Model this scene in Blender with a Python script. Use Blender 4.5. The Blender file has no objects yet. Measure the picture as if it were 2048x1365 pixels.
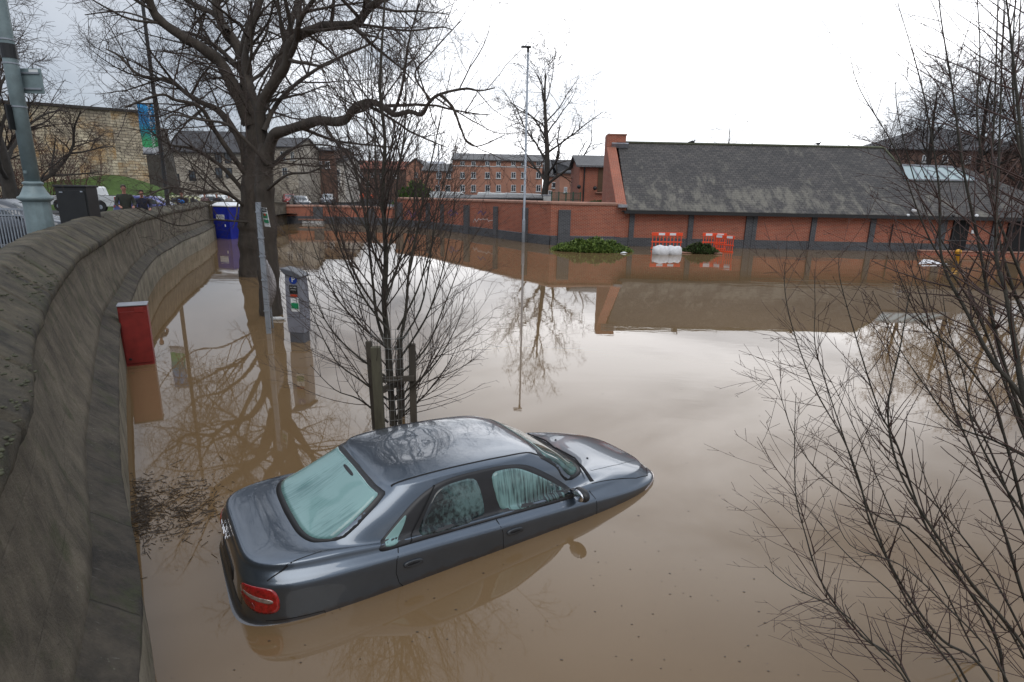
import bpy, math, random
import numpy as np
from mathutils import Vector, Matrix
from mathutils.bvhtree import BVHTree

# ------------------------------------------------------------------ camera, sky, sun, exposure
C = bpy.context.scene.collection
scene = bpy.context.scene
W0, H0 = 2048.0, 1365.0
FPX = 1160.0; CAM_H = 3.15
PITCH = math.radians(14.6); ROLL = math.radians(1.14)
F_ = Vector((0, math.cos(PITCH), -math.sin(PITCH)))
_R = Vector((1, 0, 0)); _D = F_.cross(_R)
_c, _s = math.cos(ROLL), math.sin(ROLL)
R_ = _R * _c - _D * _s
D_ = _R * _s + _D * _c
CAM = Vector((0, 0, CAM_H))
cam_data = bpy.data.cameras.new('camera')
cam_data.sensor_fit = 'HORIZONTAL'; cam_data.sensor_width = 36.0
cam_data.lens = FPX / W0 * 36.0
cam_data.clip_start = 0.05; cam_data.clip_end = 3000
cam = bpy.data.objects.new('camera', cam_data); C.objects.link(cam)
m = Matrix.Identity(4)
for i, v in enumerate((R_, -D_, -F_)):
    m[0][i], m[1][i], m[2][i] = v
m[0][3], m[1][3], m[2][3] = CAM
cam.matrix_world = m
scene.camera = cam

SUN_ELEV, SUN_AZ = 50.0, 160.0      # degrees above horizon, degrees east of the view direction
w = bpy.data.worlds.new('World'); scene.world = w; w.use_nodes = True
nt = w.node_tree; N = nt.nodes; L = nt.links; N.clear()
wo = N.new('ShaderNodeOutputWorld')
sky = N.new('ShaderNodeTexSky'); sky.sky_type = 'NISHITA'; sky.sun_disc = False
sky.sun_elevation = math.radians(SUN_ELEV); sky.sun_rotation = math.radians(SUN_AZ)
b1 = N.new('ShaderNodeBackground'); b1.inputs[1].default_value = 0.10
L.new(sky.outputs[0], b1.inputs[0])
# overcast: banks of grey cloud with a thinner bright part in front of the sun
tc = N.new('ShaderNodeTexCoord')
mp = N.new('ShaderNodeMapping'); mp.inputs['Scale'].default_value = (1.0, 1.0, 2.6)
mp.inputs['Location'].default_value = (0.75, 0.45, 0.2)
L.new(tc.outputs['Generated'], mp.inputs[0])
nz = N.new('ShaderNodeTexNoise'); nz.inputs['Scale'].default_value = 1.9; nz.inputs['Detail'].default_value = 7; nz.inputs['Roughness'].default_value = 0.52
nz.inputs['Distortion'].default_value = 0.5
L.new(mp.outputs[0], nz.inputs['Vector'])
cr = N.new('ShaderNodeValToRGB')
cr.color_ramp.elements[0].position = 0.36; cr.color_ramp.elements[0].color = (0.47, 0.53, 0.62, 1)
cr.color_ramp.elements[1].position = 0.66; cr.color_ramp.elements[1].color = (0.84, 0.88, 0.95, 1)
L.new(nz.outputs['Fac'], cr.inputs[0])
sqz = N.new('ShaderNodeVectorMath'); sqz.operation = 'MULTIPLY'; sqz.inputs[1].default_value = (1.0, 1.0, 1.9); L.new(tc.outputs['Generated'], sqz.inputs[0])
nrm = N.new('ShaderNodeVectorMath'); nrm.operation = 'NORMALIZE'; L.new(sqz.outputs[0], nrm.inputs[0])
dt = N.new('ShaderNodeVectorMath'); dt.operation = 'DOT_PRODUCT'
_a, _e = math.radians(12), math.radians(24)
sd = Vector((math.sin(_a) * math.cos(_e), math.cos(_a) * math.cos(_e), math.sin(_e)))
dt.inputs[1].default_value = sd
L.new(nrm.outputs[0], dt.inputs[0])
gr = N.new('ShaderNodeValToRGB'); gr.color_ramp.interpolation = 'EASE'
gr.color_ramp.elements[0].position = 0.78; gr.color_ramp.elements[0].color = (0.0, 0.0, 0.0, 1)
gr.color_ramp.elements[1].position = 0.99; gr.color_ramp.elements[1].color = (1, 1, 1, 1)
L.new(dt.outputs['Value'], gr.inputs[0])
mx = N.new('ShaderNodeMixRGB'); mx.inputs[2].default_value = (2.9, 2.9, 2.95, 1)
mr0 = N.new('ShaderNodeMapRange'); mr0.inputs[1].default_value = 0.36; mr0.inputs[2].default_value = 0.60; mr0.inputs[3].default_value = 0.10; L.new(nz.outputs['Fac'], mr0.inputs[0])
mg = N.new('ShaderNodeMath'); mg.operation = 'MULTIPLY'; L.new(mr0.outputs[0], mg.inputs[1])
L.new(gr.outputs[0], mg.inputs[0]); L.new(mg.outputs[0], mx.inputs[0]); L.new(cr.outputs[0], mx.inputs[1])
b2 = N.new('ShaderNodeBackground'); b2.inputs[1].default_value = 0.92
# overcast skies are brightest overhead
sz = N.new('ShaderNodeSeparateXYZ'); L.new(tc.outputs['Generated'], sz.inputs[0])
zr_m = N.new('ShaderNodeMapRange'); zr_m.inputs[1].default_value = 0.30; zr_m.inputs[2].default_value = 1.0; zr_m.inputs[3].default_value = 1.0; zr_m.inputs[4].default_value = 1.9; L.new(sz.outputs[2], zr_m.inputs[0])
vm = N.new('ShaderNodeVectorMath'); vm.operation = 'SCALE'; L.new(mx.outputs[0], vm.inputs[0]); L.new(zr_m.outputs[0], vm.inputs['Scale'])
L.new(vm.outputs[0], b2.inputs[0])
ms = N.new('ShaderNodeMixShader'); ms.inputs[0].default_value = 0.9
L.new(b1.outputs[0], ms.inputs[1]); L.new(b2.outputs[0], ms.inputs[2]); L.new(ms.outputs[0], wo.inputs[0])

sl = bpy.data.lights.new('sun', 'SUN'); sl.energy = 1.0; sl.angle = math.radians(40); sl.color = (1, 0.96, 0.9)
so = bpy.data.objects.new('sun', sl); C.objects.link(so)
ae, aa = math.radians(SUN_ELEV), math.radians(SUN_AZ)
sv = Vector((math.sin(aa) * math.cos(ae), math.cos(aa) * math.cos(ae), math.sin(ae)))
so.rotation_euler = (-sv).to_track_quat('-Z', 'Y').to_euler()
so.location = (10, 20, 40)
vs = scene.view_settings
vs.view_transform = 'Standard'; vs.look = 'None'; vs.gamma = 1; vs.exposure = 0.0; vs.use_curve_mapping = False

# ------------------------------------------------------------------ placing helpers (a pixel of the survey photo at a chosen depth or height)
def ray(px, py):
    return F_ + R_ * ((px - W0 / 2) / FPX) + D_ * ((py - H0 / 2) / FPX)
def PY(px, py, Y):
    d = ray(px, py); return CAM + d * (Y / d.y)
def PZ(px, py, z=0.0):
    d = ray(px, py); return CAM + d * ((z - CAM_H) / d.z)
def ppm(Y):                       # metres per photo pixel at distance Y
    return Y / FPX

# ------------------------------------------------------------------ materials
MATS = {}
def new_mat(name):
    mt = bpy.data.materials.new(name); mt.use_nodes = True
    n = mt.node_tree.nodes; n.clear()
    o = n.new('ShaderNodeOutputMaterial'); p = n.new('ShaderNodeBsdfPrincipled')
    mt.node_tree.links.new(p.outputs[0], o.inputs[0])
    MATS[name] = mt
    return mt, n, mt.node_tree.links, p
def ramp(n, a, b, c0, c1, mid=None):
    r = n.new('ShaderNodeValToRGB'); e = r.color_ramp.elements
    e[0].position = a; e[0].color = (*c0, 1); e[1].position = b; e[1].color = (*c1, 1)
    for q in (mid or []):
        x = e.new(q[0]); x.color = (*q[1], 1)
    return r
def noise(n, l, vec, scale, detail=5, rough=0.55, sc3=None, dist=0.0):
    t = n.new('ShaderNodeTexNoise'); t.inputs['Scale'].default_value = scale
    t.inputs['Detail'].default_value = detail; t.inputs['Roughness'].default_value = rough; t.inputs['Distortion'].default_value = dist
    if sc3:
        q = n.new('ShaderNodeMapping'); q.inputs['Scale'].default_value = sc3
        l.new(vec, q.inputs[0]); vec = q.outputs[0]
    l.new(vec, t.inputs['Vector'])
    return t
def mix(n, l, fac, a, b, mode='MIX'):
    x = n.new('ShaderNodeMixRGB'); x.blend_type = mode
    for i, v in enumerate((fac, a, b)):
        if isinstance(v, (int, float)): x.inputs[i].default_value = v if i == 0 else (v, v, v, 1)
        elif isinstance(v, tuple): x.inputs[i].default_value = (*v, 1)
        else: l.new(v, x.inputs[i])
    return x.outputs[0]
def mul(n, l, a, k, op='MULTIPLY'):
    x = n.new('ShaderNodeMath'); x.operation = op
    l.new(a, x.inputs[0])
    if isinstance(k, (int, float)): x.inputs[1].default_value = k
    else: l.new(k, x.inputs[1])
    return x.outputs[0]
def bump(n, l, p, h, strength=0.3, dist=0.02):
    b = n.new('ShaderNodeBump'); b.inputs['Strength'].default_value = strength; b.inputs['Distance'].default_value = dist
    l.new(h, b.inputs['Height']); l.new(b.outputs[0], p.inputs['Normal']); return b
def simple(name, c, rough=0.6, metal=0.0, var=0.25, scale=6.0, bmp=0.15, coat=0.0, spec=None, sc3=None, emit=None):
    mt, n, l, p = new_mat(name)
    t = n.new('ShaderNodeTexCoord')
    nz = noise(n, l, t.outputs['Object'], scale, 6, 0.6, sc3)
    r = ramp(n, 0.3, 0.7, tuple(x * (1 - var) for x in c), tuple(min(1, x * (1 + var)) for x in c))
    l.new(nz.outputs['Fac'], r.inputs[0]); l.new(r.outputs[0], p.inputs['Base Color'])
    rr = n.new('ShaderNodeMapRange'); rr.inputs[3].default_value = max(0.02, rough - 0.12 * (var > 0)); rr.inputs[4].default_value = min(1, rough + 0.12 * (var > 0))
    l.new(nz.outputs['Fac'], rr.inputs[0]); l.new(rr.outputs[0], p.inputs['Roughness'])
    p.inputs['Metallic'].default_value = metal
    if coat: p.inputs['Coat Weight'].default_value = coat; p.inputs['Coat Roughness'].default_value = 0.04
    if spec is not None: p.inputs['Specular IOR Level'].default_value = spec
    if bmp:
        n2 = noise(n, l, t.outputs['Object'], scale * 6, 4, 0.6, sc3)
        bump(n, l, p, n2.outputs['Fac'], bmp, 0.01)
    return mt
def brick(name, c1, c2, mortar, bw=0.225, bh=0.075, ms=0.010, var=0.3, big=0.6, stain=(0.1, 0.08, 0.07), stain_amt=0.3):
    mt, n, l, p = new_mat(name)
    uv = n.new('ShaderNodeUVMap'); uv.uv_map = 'uv'
    b = n.new('ShaderNodeTexBrick'); b.inputs['Scale'].default_value = 1.0
    b.inputs['Brick Width'].default_value = bw; b.inputs['Row Height'].default_value = bh; b.inputs['Mortar Size'].default_value = ms
    b.inputs['Mortar Smooth'].default_value = 0.3; b.inputs['Bias'].default_value = 0.0
    b.inputs['Color1'].default_value = (*c1, 1); b.inputs['Color2'].default_value = (*c2, 1); b.inputs['Mortar'].default_value = (*mortar, 1)
    l.new(uv.outputs[0], b.inputs['Vector'])
    nz = noise(n, l, uv.outputs[0], big, 6, 0.6)
    r = ramp(n, 0.3, 0.7, (1 - var,) * 3, (1 + var * 0.6,) * 3); l.new(nz.outputs['Fac'], r.inputs[0])
    col = mix(n, l, 1.0, b.outputs['Color'], r.outputs[0], 'MULTIPLY')
    st = noise(n, l, uv.outputs[0], 0.9, 6, 0.65, (1.0, 0.35, 1.0))
    sr = ramp(n, 0.55, 0.75, (0, 0, 0), (stain_amt,) * 3); l.new(st.outputs['Fac'], sr.inputs[0])
    col = mix(n, l, sr.outputs[0], col, stain)
    l.new(col, p.inputs['Base Color']); p.inputs['Roughness'].default_value = 0.85
    iv = mul(n, l, b.outputs['Fac'], -1.0)
    bump(n, l, p, iv, 0.5, 0.008)
    return mt

# ------------------------------------------------------------------ mesh helpers
def tag(o, label=None, cat=None, group=None, kind=None):
    if label: o['label'] = label
    if cat: o['category'] = cat
    if group: o['group'] = group
    if kind: o['kind'] = kind
    return o
def empty(name, loc=(0, 0, 0), rz=0.0, label=None, cat=None, group=None):
    o = bpy.data.objects.new(name, None); C.objects.link(o)
    o.location = loc; o.rotation_euler = (0, 0, rz); o.empty_display_size = 0.3
    tag(o, label, cat, group)
    return o
def raw_obj(name, verts, faces, mats, parent=None, mi=None, smooth=False, uv=None):
    me = bpy.data.meshes.new(name)
    me.from_pydata([tuple(v) for v in verts], [], [tuple(f) for f in faces])
    if not isinstance(mats, (list, tuple)): mats = [mats]
    for q in mats: me.materials.append(q)
    if mi is not None: me.polygons.foreach_set('material_index', mi)
    if smooth: me.polygons.foreach_set('use_smooth', [True] * len(me.polygons))
    me.update()
    lay = me.uv_layers.new(name='uv')
    if uv is not None:
        lay.data.foreach_set('uv', np.array([uv[v.vertex_index] for v in me.loops], dtype=np.float32).ravel())
    else:
        d = np.zeros((len(me.loops), 2), dtype=np.float32)
        for pl in me.polygons:
            nn = pl.normal
            t = Vector((0, 0, 1)).cross(nn)
            t = Vector((1, 0, 0)) if t.length < 0.05 else t.normalized()
            bb = nn.cross(t)
            for li in pl.loop_indices:
                co = me.vertices[me.loops[li].vertex_index].co
                d[li] = (co.dot(t), co.dot(bb))
        lay.data.foreach_set('uv', d.ravel())
    o = bpy.data.objects.new(name, me); C.objects.link(o)
    if parent is not None: o.parent = parent
    return o
class MB:
    def __init__(s): s.v = []; s.f = []; s.m = []; s.sm = []
    def add(s, vs, fs, mi=0):
        k = len(s.v); s.v += [Vector(v) for v in vs]
        for f in fs: s.f.append(tuple(i + k for i in f)); s.m.append(mi)
        return s
    def box(s, c, d, rz=0.0, mi=0, M=None, top=None):
        x, y, z = d[0] / 2, d[1] / 2, d[2] / 2
        tx, ty = (top if top else (1, 1))
        P = [(-x, -y, -z), (x, -y, -z), (x, y, -z), (-x, y, -z), (-x * tx, -y * ty, z), (x * tx, -y * ty, z), (x * tx, y * ty, z), (-x * tx, y * ty, z)]
        R = M if M is not None else Matrix.Rotation(rz, 3, 'Z')
        P = [R @ Vector(p) + Vector(c) for p in P]
        return s.add(P, [(0, 3, 2, 1), (4, 5, 6, 7), (0, 1, 5, 4), (1, 2, 6, 5), (2, 3, 7, 6), (3, 0, 4, 7)], mi)
    def beam(s, a, b, w, h=None, mi=0, up=(0, 0, 1)):
        a, b = Vector(a), Vector(b); h = h or w
        d = (b - a).normalized(); u = Vector(up)
        if abs(d.dot(u)) > 0.97: u = Vector((1, 0, 0))
        sx = d.cross(u).normalized(); sy = sx.cross(d).normalized()
        P = []
        for q in (a, b):
            for i, j in ((-1, -1), (1, -1), (1, 1), (-1, 1)): P.append(q + sx * i * w / 2 + sy * j * h / 2)
        return s.add(P, [(0, 3, 2, 1), (4, 5, 6, 7), (0, 1, 5, 4), (1, 2, 6, 5), (2, 3, 7, 6), (3, 0, 4, 7)], mi)
    def tube(s, pts, r, n=8, mi=0, caps=True):
        pts = [Vector(p) for p in pts]; r = r if isinstance(r, (list, tuple)) else [r] * len(pts)
        V = []; u = None
        for i, p in enumerate(pts):
            d = (pts[min(i + 1, len(pts) - 1)] - pts[max(i - 1, 0)]).normalized()
            if u is None:
                u = d.orthogonal().normalized()
            u = (u - d * u.dot(d)).normalized(); vv = d.cross(u)
            for k in range(n):
                a = 2 * math.pi * k / n; V.append(p + (u * math.cos(a) + vv * math.sin(a)) * r[i])
        Fc = []
        for i in range(len(pts) - 1):
            for k in range(n):
                k2 = (k + 1) % n; Fc.append((i * n + k, i * n + k2, (i + 1) * n + k2, (i + 1) * n + k))
        if caps: Fc.append(tuple(range(n))[::-1]); Fc.append(tuple((len(pts) - 1) * n + k for k in range(n)))
        return s.add(V, Fc, mi)
    def lathe(s, c, prof, n=16, mi=0):
        V = []
        for r, z in prof:
            for k in range(n):
                a = 2 * math.pi * k / n; V.append(Vector(c) + Vector((r * math.cos(a), r * math.sin(a), z)))
        Fc = [(i * n + k, i * n + (k + 1) % n, (i + 1) * n + (k + 1) % n, (i + 1) * n + k) for i in range(len(prof) - 1) for k in range(n)]
        Fc.append(tuple(range(n))[::-1]); Fc.append(tuple((len(prof) - 1) * n + k for k in range(n)))
        return s.add(V, Fc, mi)
    def prism(s, poly, d, mi=0, o=(0, 0, 0), ux=(1, 0, 0), uy=(0, 0, 1), un=(0, 1, 0)):
        ux, uy, un, o = Vector(ux), Vector(uy), Vector(un), Vector(o)
        k = len(poly); V = [o + ux * a + uy * b for a, b in poly] + [o + ux * a + uy * b + un * d for a, b in poly]
        Fc = [tuple(range(k)), tuple(range(2 * k - 1, k - 1, -1))] + [(i, i + k, (i + 1) % k + k, (i + 1) % k) for i in range(k)]
        return s.add(V, Fc, mi)
    def ball(s, c, r, n=10, mi=0, sc=(1, 1, 1)):
        V = []; Fc = []; c = Vector(c)
        for i in range(n + 1):
            a = math.pi * i / n
            for k in range(2 * n):
                b = math.pi * k / n
                V.append(c + Vector((math.sin(a) * math.cos(b) * r * sc[0], math.sin(a) * math.sin(b) * r * sc[1], math.cos(a) * r * sc[2])))
        for i in range(n):
            for k in range(2 * n):
                Fc.append((i * 2 * n + k, (i + 1) * 2 * n + k, (i + 1) * 2 * n + (k + 1) % (2 * n), i * 2 * n + (k + 1) % (2 * n)))
        return s.add(V, Fc, mi)
    def build(s, name, mats, parent=None, smooth=False, bevel=0.0, fix=True):
        o = raw_obj(name, s.v, s.f, mats, parent, s.m, smooth)
        if bevel:
            b = o.modifiers.new('bevel', 'BEVEL'); b.width = bevel; b.segments = 2; b.limit_method = 'ANGLE'; b.angle_limit = math.radians(40)
        return o
def fix_normals(o):
    import bmesh
    bm = bmesh.new(); bm.from_mesh(o.data); bmesh.ops.recalc_face_normals(bm, faces=bm.faces); bm.to_mesh(o.data); bm.free(); return o
def text_mesh(name, body, size, mat, parent, M, depth=0.0, align='CENTER', ysc=1.0):
    cu = bpy.data.curves.new(name, 'FONT'); cu.body = body; cu.size = size; cu.extrude = depth
    cu.align_x = align; cu.align_y = 'CENTER'; cu.resolution_u = 3
    t = bpy.data.objects.new(name, cu); C.objects.link(t)
    dg = bpy.context.evaluated_depsgraph_get(); dg.update()
    me = bpy.data.meshes.new_from_object(t.evaluated_get(dg))
    bpy.data.objects.remove(t)
    me.name = name; me.materials.clear(); me.materials.append(mat)
    for v in me.vertices: v.co.y *= ysc
    me.transform(M)
    o = bpy.data.objects.new(name, me); C.objects.link(o)
    if parent is not None: o.parent = parent
    return o
def frame(o, ux, uy):              # matrix whose local x, y are ux, uy (writing directions) and z their normal
    ux, uy = Vector(ux).normalized(), Vector(uy).normalized(); uz = ux.cross(uy)
    M = Matrix.Identity(4)
    for i, v in enumerate((ux, uy, uz)): M[0][i], M[1][i], M[2][i] = v
    M[0][3], M[1][3], M[2][3] = o
    return M
# ------------------------------------------------------------------ cars: a hull lofted from loops of its plan outline, everything else laid on it
def catmull(P, sub):
    P = np.asarray(P); out = []
    n = len(P)
    for i in range(n - 1):
        p0 = P[max(i - 1, 0)]; p1 = P[i]; p2 = P[i + 1]; p3 = P[min(i + 2, n - 1)]
        for k in range(sub):
            t = k / sub
            out.append(0.5 * ((2 * p1) + (-p0 + p2) * t + (2 * p0 - 5 * p1 + 4 * p2 - p3) * t * t + (-p0 + 3 * p1 - 3 * p2 + p3) * t ** 3))
    out.append(P[-1]); return np.array(out)
def pl_interp(x, pts):
    xs = np.array([p[0] for p in pts]); zs = np.array([p[1] for p in pts])
    d = np.diff(zs) / np.diff(xs)
    mt = np.zeros(len(xs)); mt[0] = d[0]; mt[-1] = d[-1]
    for i in range(1, len(xs) - 1):
        mt[i] = 0 if d[i - 1] * d[i] <= 0 else 2 * d[i - 1] * d[i] / (d[i - 1] + d[i])
    x = np.clip(x, xs[0], xs[-1]); k = np.clip(np.searchsorted(xs, x) - 1, 0, len(xs) - 2)
    h = xs[k + 1] - xs[k]; t = (x - xs[k]) / h
    return (2 * t ** 3 - 3 * t ** 2 + 1) * zs[k] + (t ** 3 - 2 * t ** 2 + t) * h * mt[k] + (-2 * t ** 3 + 3 * t ** 2) * zs[k + 1] + (t ** 3 - t ** 2) * h * mt[k + 1]
def loop_curve(xr, xf, w, nr, nf, m):
    # half outline, rear centre -> front centre, m points evenly by arc length
    xm = (xr + xf) / 2 if w > 0 else (xr + xf) / 2
    th = np.linspace(0, np.pi, 900)
    c = np.cos(th); s = np.sin(th)
    n = np.where(c > 0, nr, nf)
    a = np.where(c > 0, xm - xr, xf - xm)
    x = xm - a * np.sign(c) * np.abs(c) ** (2 / n); y = w * np.abs(s) ** (2 / n)
    dl = np.r_[0, np.cumsum(np.hypot(np.diff(x), np.diff(y)))]
    q = np.linspace(0, dl[-1], m)
    # blend of arc length and x so that columns of different loops stay aligned
    return np.interp(q, dl, x), np.interp(q, dl, y)
def make_hull(rows, m=81, sub=5, taper=0.05, tz=None):
    G = []
    for r in rows:
        x, y = loop_curve(r['x'][0], r['x'][1], r['w'], r.get('n', (6.5, 5))[0], r.get('n', (5, 5))[1], m)
        z = pl_interp(x, r['z']) if isinstance(r['z'], (list, tuple)) else np.full_like(x, r['z'])
        y = y * (1 - taper * (np.maximum(x, 0) / 2.2) ** 4 - 0.012 * (np.minimum(x, 0) / 2.2) ** 4)
        # crown: centre of the loop's ends slightly higher (roof, bonnet, boot)
        if 'crown' in r: z = z + r['crown'] * (1 - (y / max(r['w'], 1e-3)) ** 2)
        G.append(np.stack([x, y, z], 1))
    G = catmull(np.array(G), sub)           # rows*sub x m x 3
    R, M_, _ = G.shape
    V = np.concatenate([G.reshape(-1, 3), (G * np.array([1, -1, 1])).reshape(-1, 3)])
    Fc = []
    for i in range(R - 1):
        for j in range(M_ - 1):
            a, b, c, d = i * M_ + j, i * M_ + j + 1, (i + 1) * M_ + j + 1, (i + 1) * M_ + j
            Fc.append((a, d, c, b)); o = R * M_
            Fc.append((a + o, b + o, c + o, d + o))
    return V, Fc
def weld(o, dist=1e-4):
    import bmesh
    bm = bmesh.new(); bm.from_mesh(o.data); bmesh.ops.remove_doubles(bm, verts=bm.verts, dist=dist)
    bmesh.ops.dissolve_degenerate(bm, dist=1e-5, edges=bm.edges)
    bmesh.ops.recalc_face_normals(bm, faces=bm.faces)
    bm.to_mesh(o.data); bm.free()
SEDAN = [
 dict(x=(-2.12, 2.14), w=.74, z=.16),
 dict(x=(-2.20, 2.24), w=.835, z=.24),
 dict(x=(-2.245, 2.31), w=.858, z=.38),
 dict(x=(-2.24, 2.32), w=.864, z=.50),
 dict(x=(-2.215, 2.315), w=.866, z=[(-2.3, .555), (0, .555), (2.4, .575)]),
 dict(x=(-2.155, 2.30), w=.866, z=[(-2.3, .585), (0, .60), (2.4, .62)]),
 dict(x=(-2.145, 2.295), w=.866, z=[(-2.3, .70), (0, .70), (2.4, .68)]),
 dict(x=(-2.135, 2.285), w=.868, z=[(-2.3, .855), (-1, .845), (0, .822), (1, .80), (2.4, .73)]),
 dict(x=(-2.125, 2.27), w=.855, z=[(-2.3, .912), (-1, .890), (0, .862), (1, .842), (2.4, .757)], n=(6, 4)),
 dict(x=(-2.105, 2.24), w=.808, z=[(-2.3, .966), (-1.5, .950), (-1, .922), (0, .902), (1, .888), (1.5, .875), (2.4, .785)], n=(6, 3.6)),
 dict(x=(-2.075, 2.19), w=.792, z=[(-2.3, 1.015), (-1.5, 1.003), (-1, .968), (0, .938), (1, .93), (1.5, .905), (2.4, .80)], n=(6, 3.4)),
 dict(x=(-1.90, 1.85), w=.772, z=[(-2.3, 1.03), (-1.5, 1.02), (-1, .975), (0, .945), (1, .95), (1.4, .935), (1.85, .905)], n=(6, 3.6)),
 dict(x=(-1.65, 1.24), w=.745, z=[(-1.6, 1.042), (-1, .99), (0, .955), (.9, .97), (1.25, 1.00)], n=(6, 4.5)),
 dict(x=(-1.33, .92), w=.705, z=[(-1.6, 1.20), (-.9, 1.16), (0, 1.15), (.9, 1.19)], n=(6, 5)),
 dict(x=(-1.06, .64), w=.648, z=[(-1.5, 1.305), (-.3, 1.335), (.7, 1.315)], n=(6, 5), crown=.012),
 dict(x=(-.98, .54), w=.602, z=[(-1.5, 1.335), (-.3, 1.385), (.7, 1.352)], n=(6, 5), crown=.014),
 dict(x=(-.78, .38), w=.42, z=[(-1.5, 1.372), (-.3, 1.415), (.6, 1.385)], n=(5, 5), crown=.01),
 dict(x=(-.60, .20), w=.16, z=[(-1.5, 1.408), (-.25, 1.428), (.5, 1.408)], n=(4, 4)),
 dict(x=(-.50, 0.1), w=.0, z=[(-1.5, 1.414), (-.25, 1.432), (.5, 1.414)], n=(3, 3)),
]
class Skin:
    """finds points of the hull under a projection direction"""
    def __init__(s, V, Fc): s.t = BVHTree.FromPolygons([tuple(v) for v in V], Fc)
    def hit(s, o, d):
        h = s.t.ray_cast(Vector(o), Vector(d).normalized()); return h
    def side(s, x, z, sgn=-1):
        h = s.hit((x, sgn * 3, z), (0, -sgn, 0)); return h[0], h[1]
    def top(s, x, y):
        y = y if abs(y) > 2e-4 else 2e-4      # never exactly on the joint of the two halves
        h = s.hit((x, y, 4), (0, 0, -1)); return h[0], h[1]
    def slope(s, y, z, sgn=-1):    # from behind (-1) or in front (+1)
        y = y if abs(y) > 2e-4 else 2e-4
        h = s.hit((sgn * 5, y, z), (-sgn, 0, 0)); return h[0], h[1]
def resample(poly, step, closed=True):
    P = [Vector(p) for p in poly]; out = []
    n = len(P)
    for i in range(n if closed else n - 1):
        a, b = P[i], P[(i + 1) % n]; k = max(1, int(math.ceil((b - a).length / step)))
        for j in range(k): out.append(a + (b - a) * (j / k))
    if not closed: out.append(P[-1])
    return out
def round_poly(poly, it=2, cut=0.05):
    P = [Vector(p) for p in poly]
    for _ in range(it):
        Q = []
        for i in range(len(P)):
            a, b = P[i], P[(i + 1) % len(P)]; d = (b - a).length
            f = min(0.25, cut / max(d, 1e-6)) if _ == 0 else 0.25
            Q += [a.lerp(b, f), a.lerp(b, 1 - f)]
        P = Q
    return P
def patch(name, fn, poly, off, mat, parent, step=0.035, rings=8, rnd=2, cut=0.05):
    """a thin panel that follows the hull; poly in the 2D coordinates fn understands"""
    P = round_poly(poly, rnd, cut) if rnd else [Vector(p) for p in poly]
    P = resample(P, step)
    c = sum(P, Vector((0, 0))) / len(P)
    V = []; n = len(P); Fc = []
    for r in range(rings, 0, -1):
        for p in P:
            q = c.lerp(p, r / rings); h, nn = fn(q.x, q.y)
            if h is None: h, nn = V[-1] if V else Vector((0, 0, 0)), Vector((0, 0, 1))
            else: h = h + nn * off
            V.append(h)
    h, nn = fn(c.x, c.y); V.append(h + nn * off)
    for r in range(rings - 1):
        for k in range(n): Fc.append((r * n + k, r * n + (k + 1) % n, (r + 1) * n + (k + 1) % n, (r + 1) * n + k))
    for k in range(n): Fc.append(((rings - 1) * n + k, (rings - 1) * n + (k + 1) % n, rings * n))
    # skirt back to the hull so the panel has an edge
    base = len(V)
    for p in P:
        h, nn = fn(p.x, p.y)
        V.append((h - nn * 0.004) if h is not None else V[0])
    for k in range(n): Fc.append((k, base + k, base + (k + 1) % n, (k + 1) % n))
    o = raw_obj(name, V, Fc, mat, parent, smooth=True)
    fix_normals(o)
    return o
def seam(name, fn, line, mat, parent, wd=0.006, off=0.0015, step=0.03):
    P = resample(line, step, False); V = []; Fc = []
    for i, p in enumerate(P):
        t = (P[min(i + 1, len(P) - 1)] - P[max(i - 1, 0)]).normalized(); nrm = Vector((-t.y, t.x)) * wd / 2
        for q in (p - nrm, p + nrm):
            h, nn = fn(q.x, q.y)
            if h is None: h, nn = V[-1], Vector((0, 0, 0))
            V.append(h + nn * off)
    for i in range(len(P) - 1): Fc.append((2 * i, 2 * i + 1, 2 * i + 3, 2 * i + 2))
    return raw_obj(name, V, Fc, mat, parent)
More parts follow.
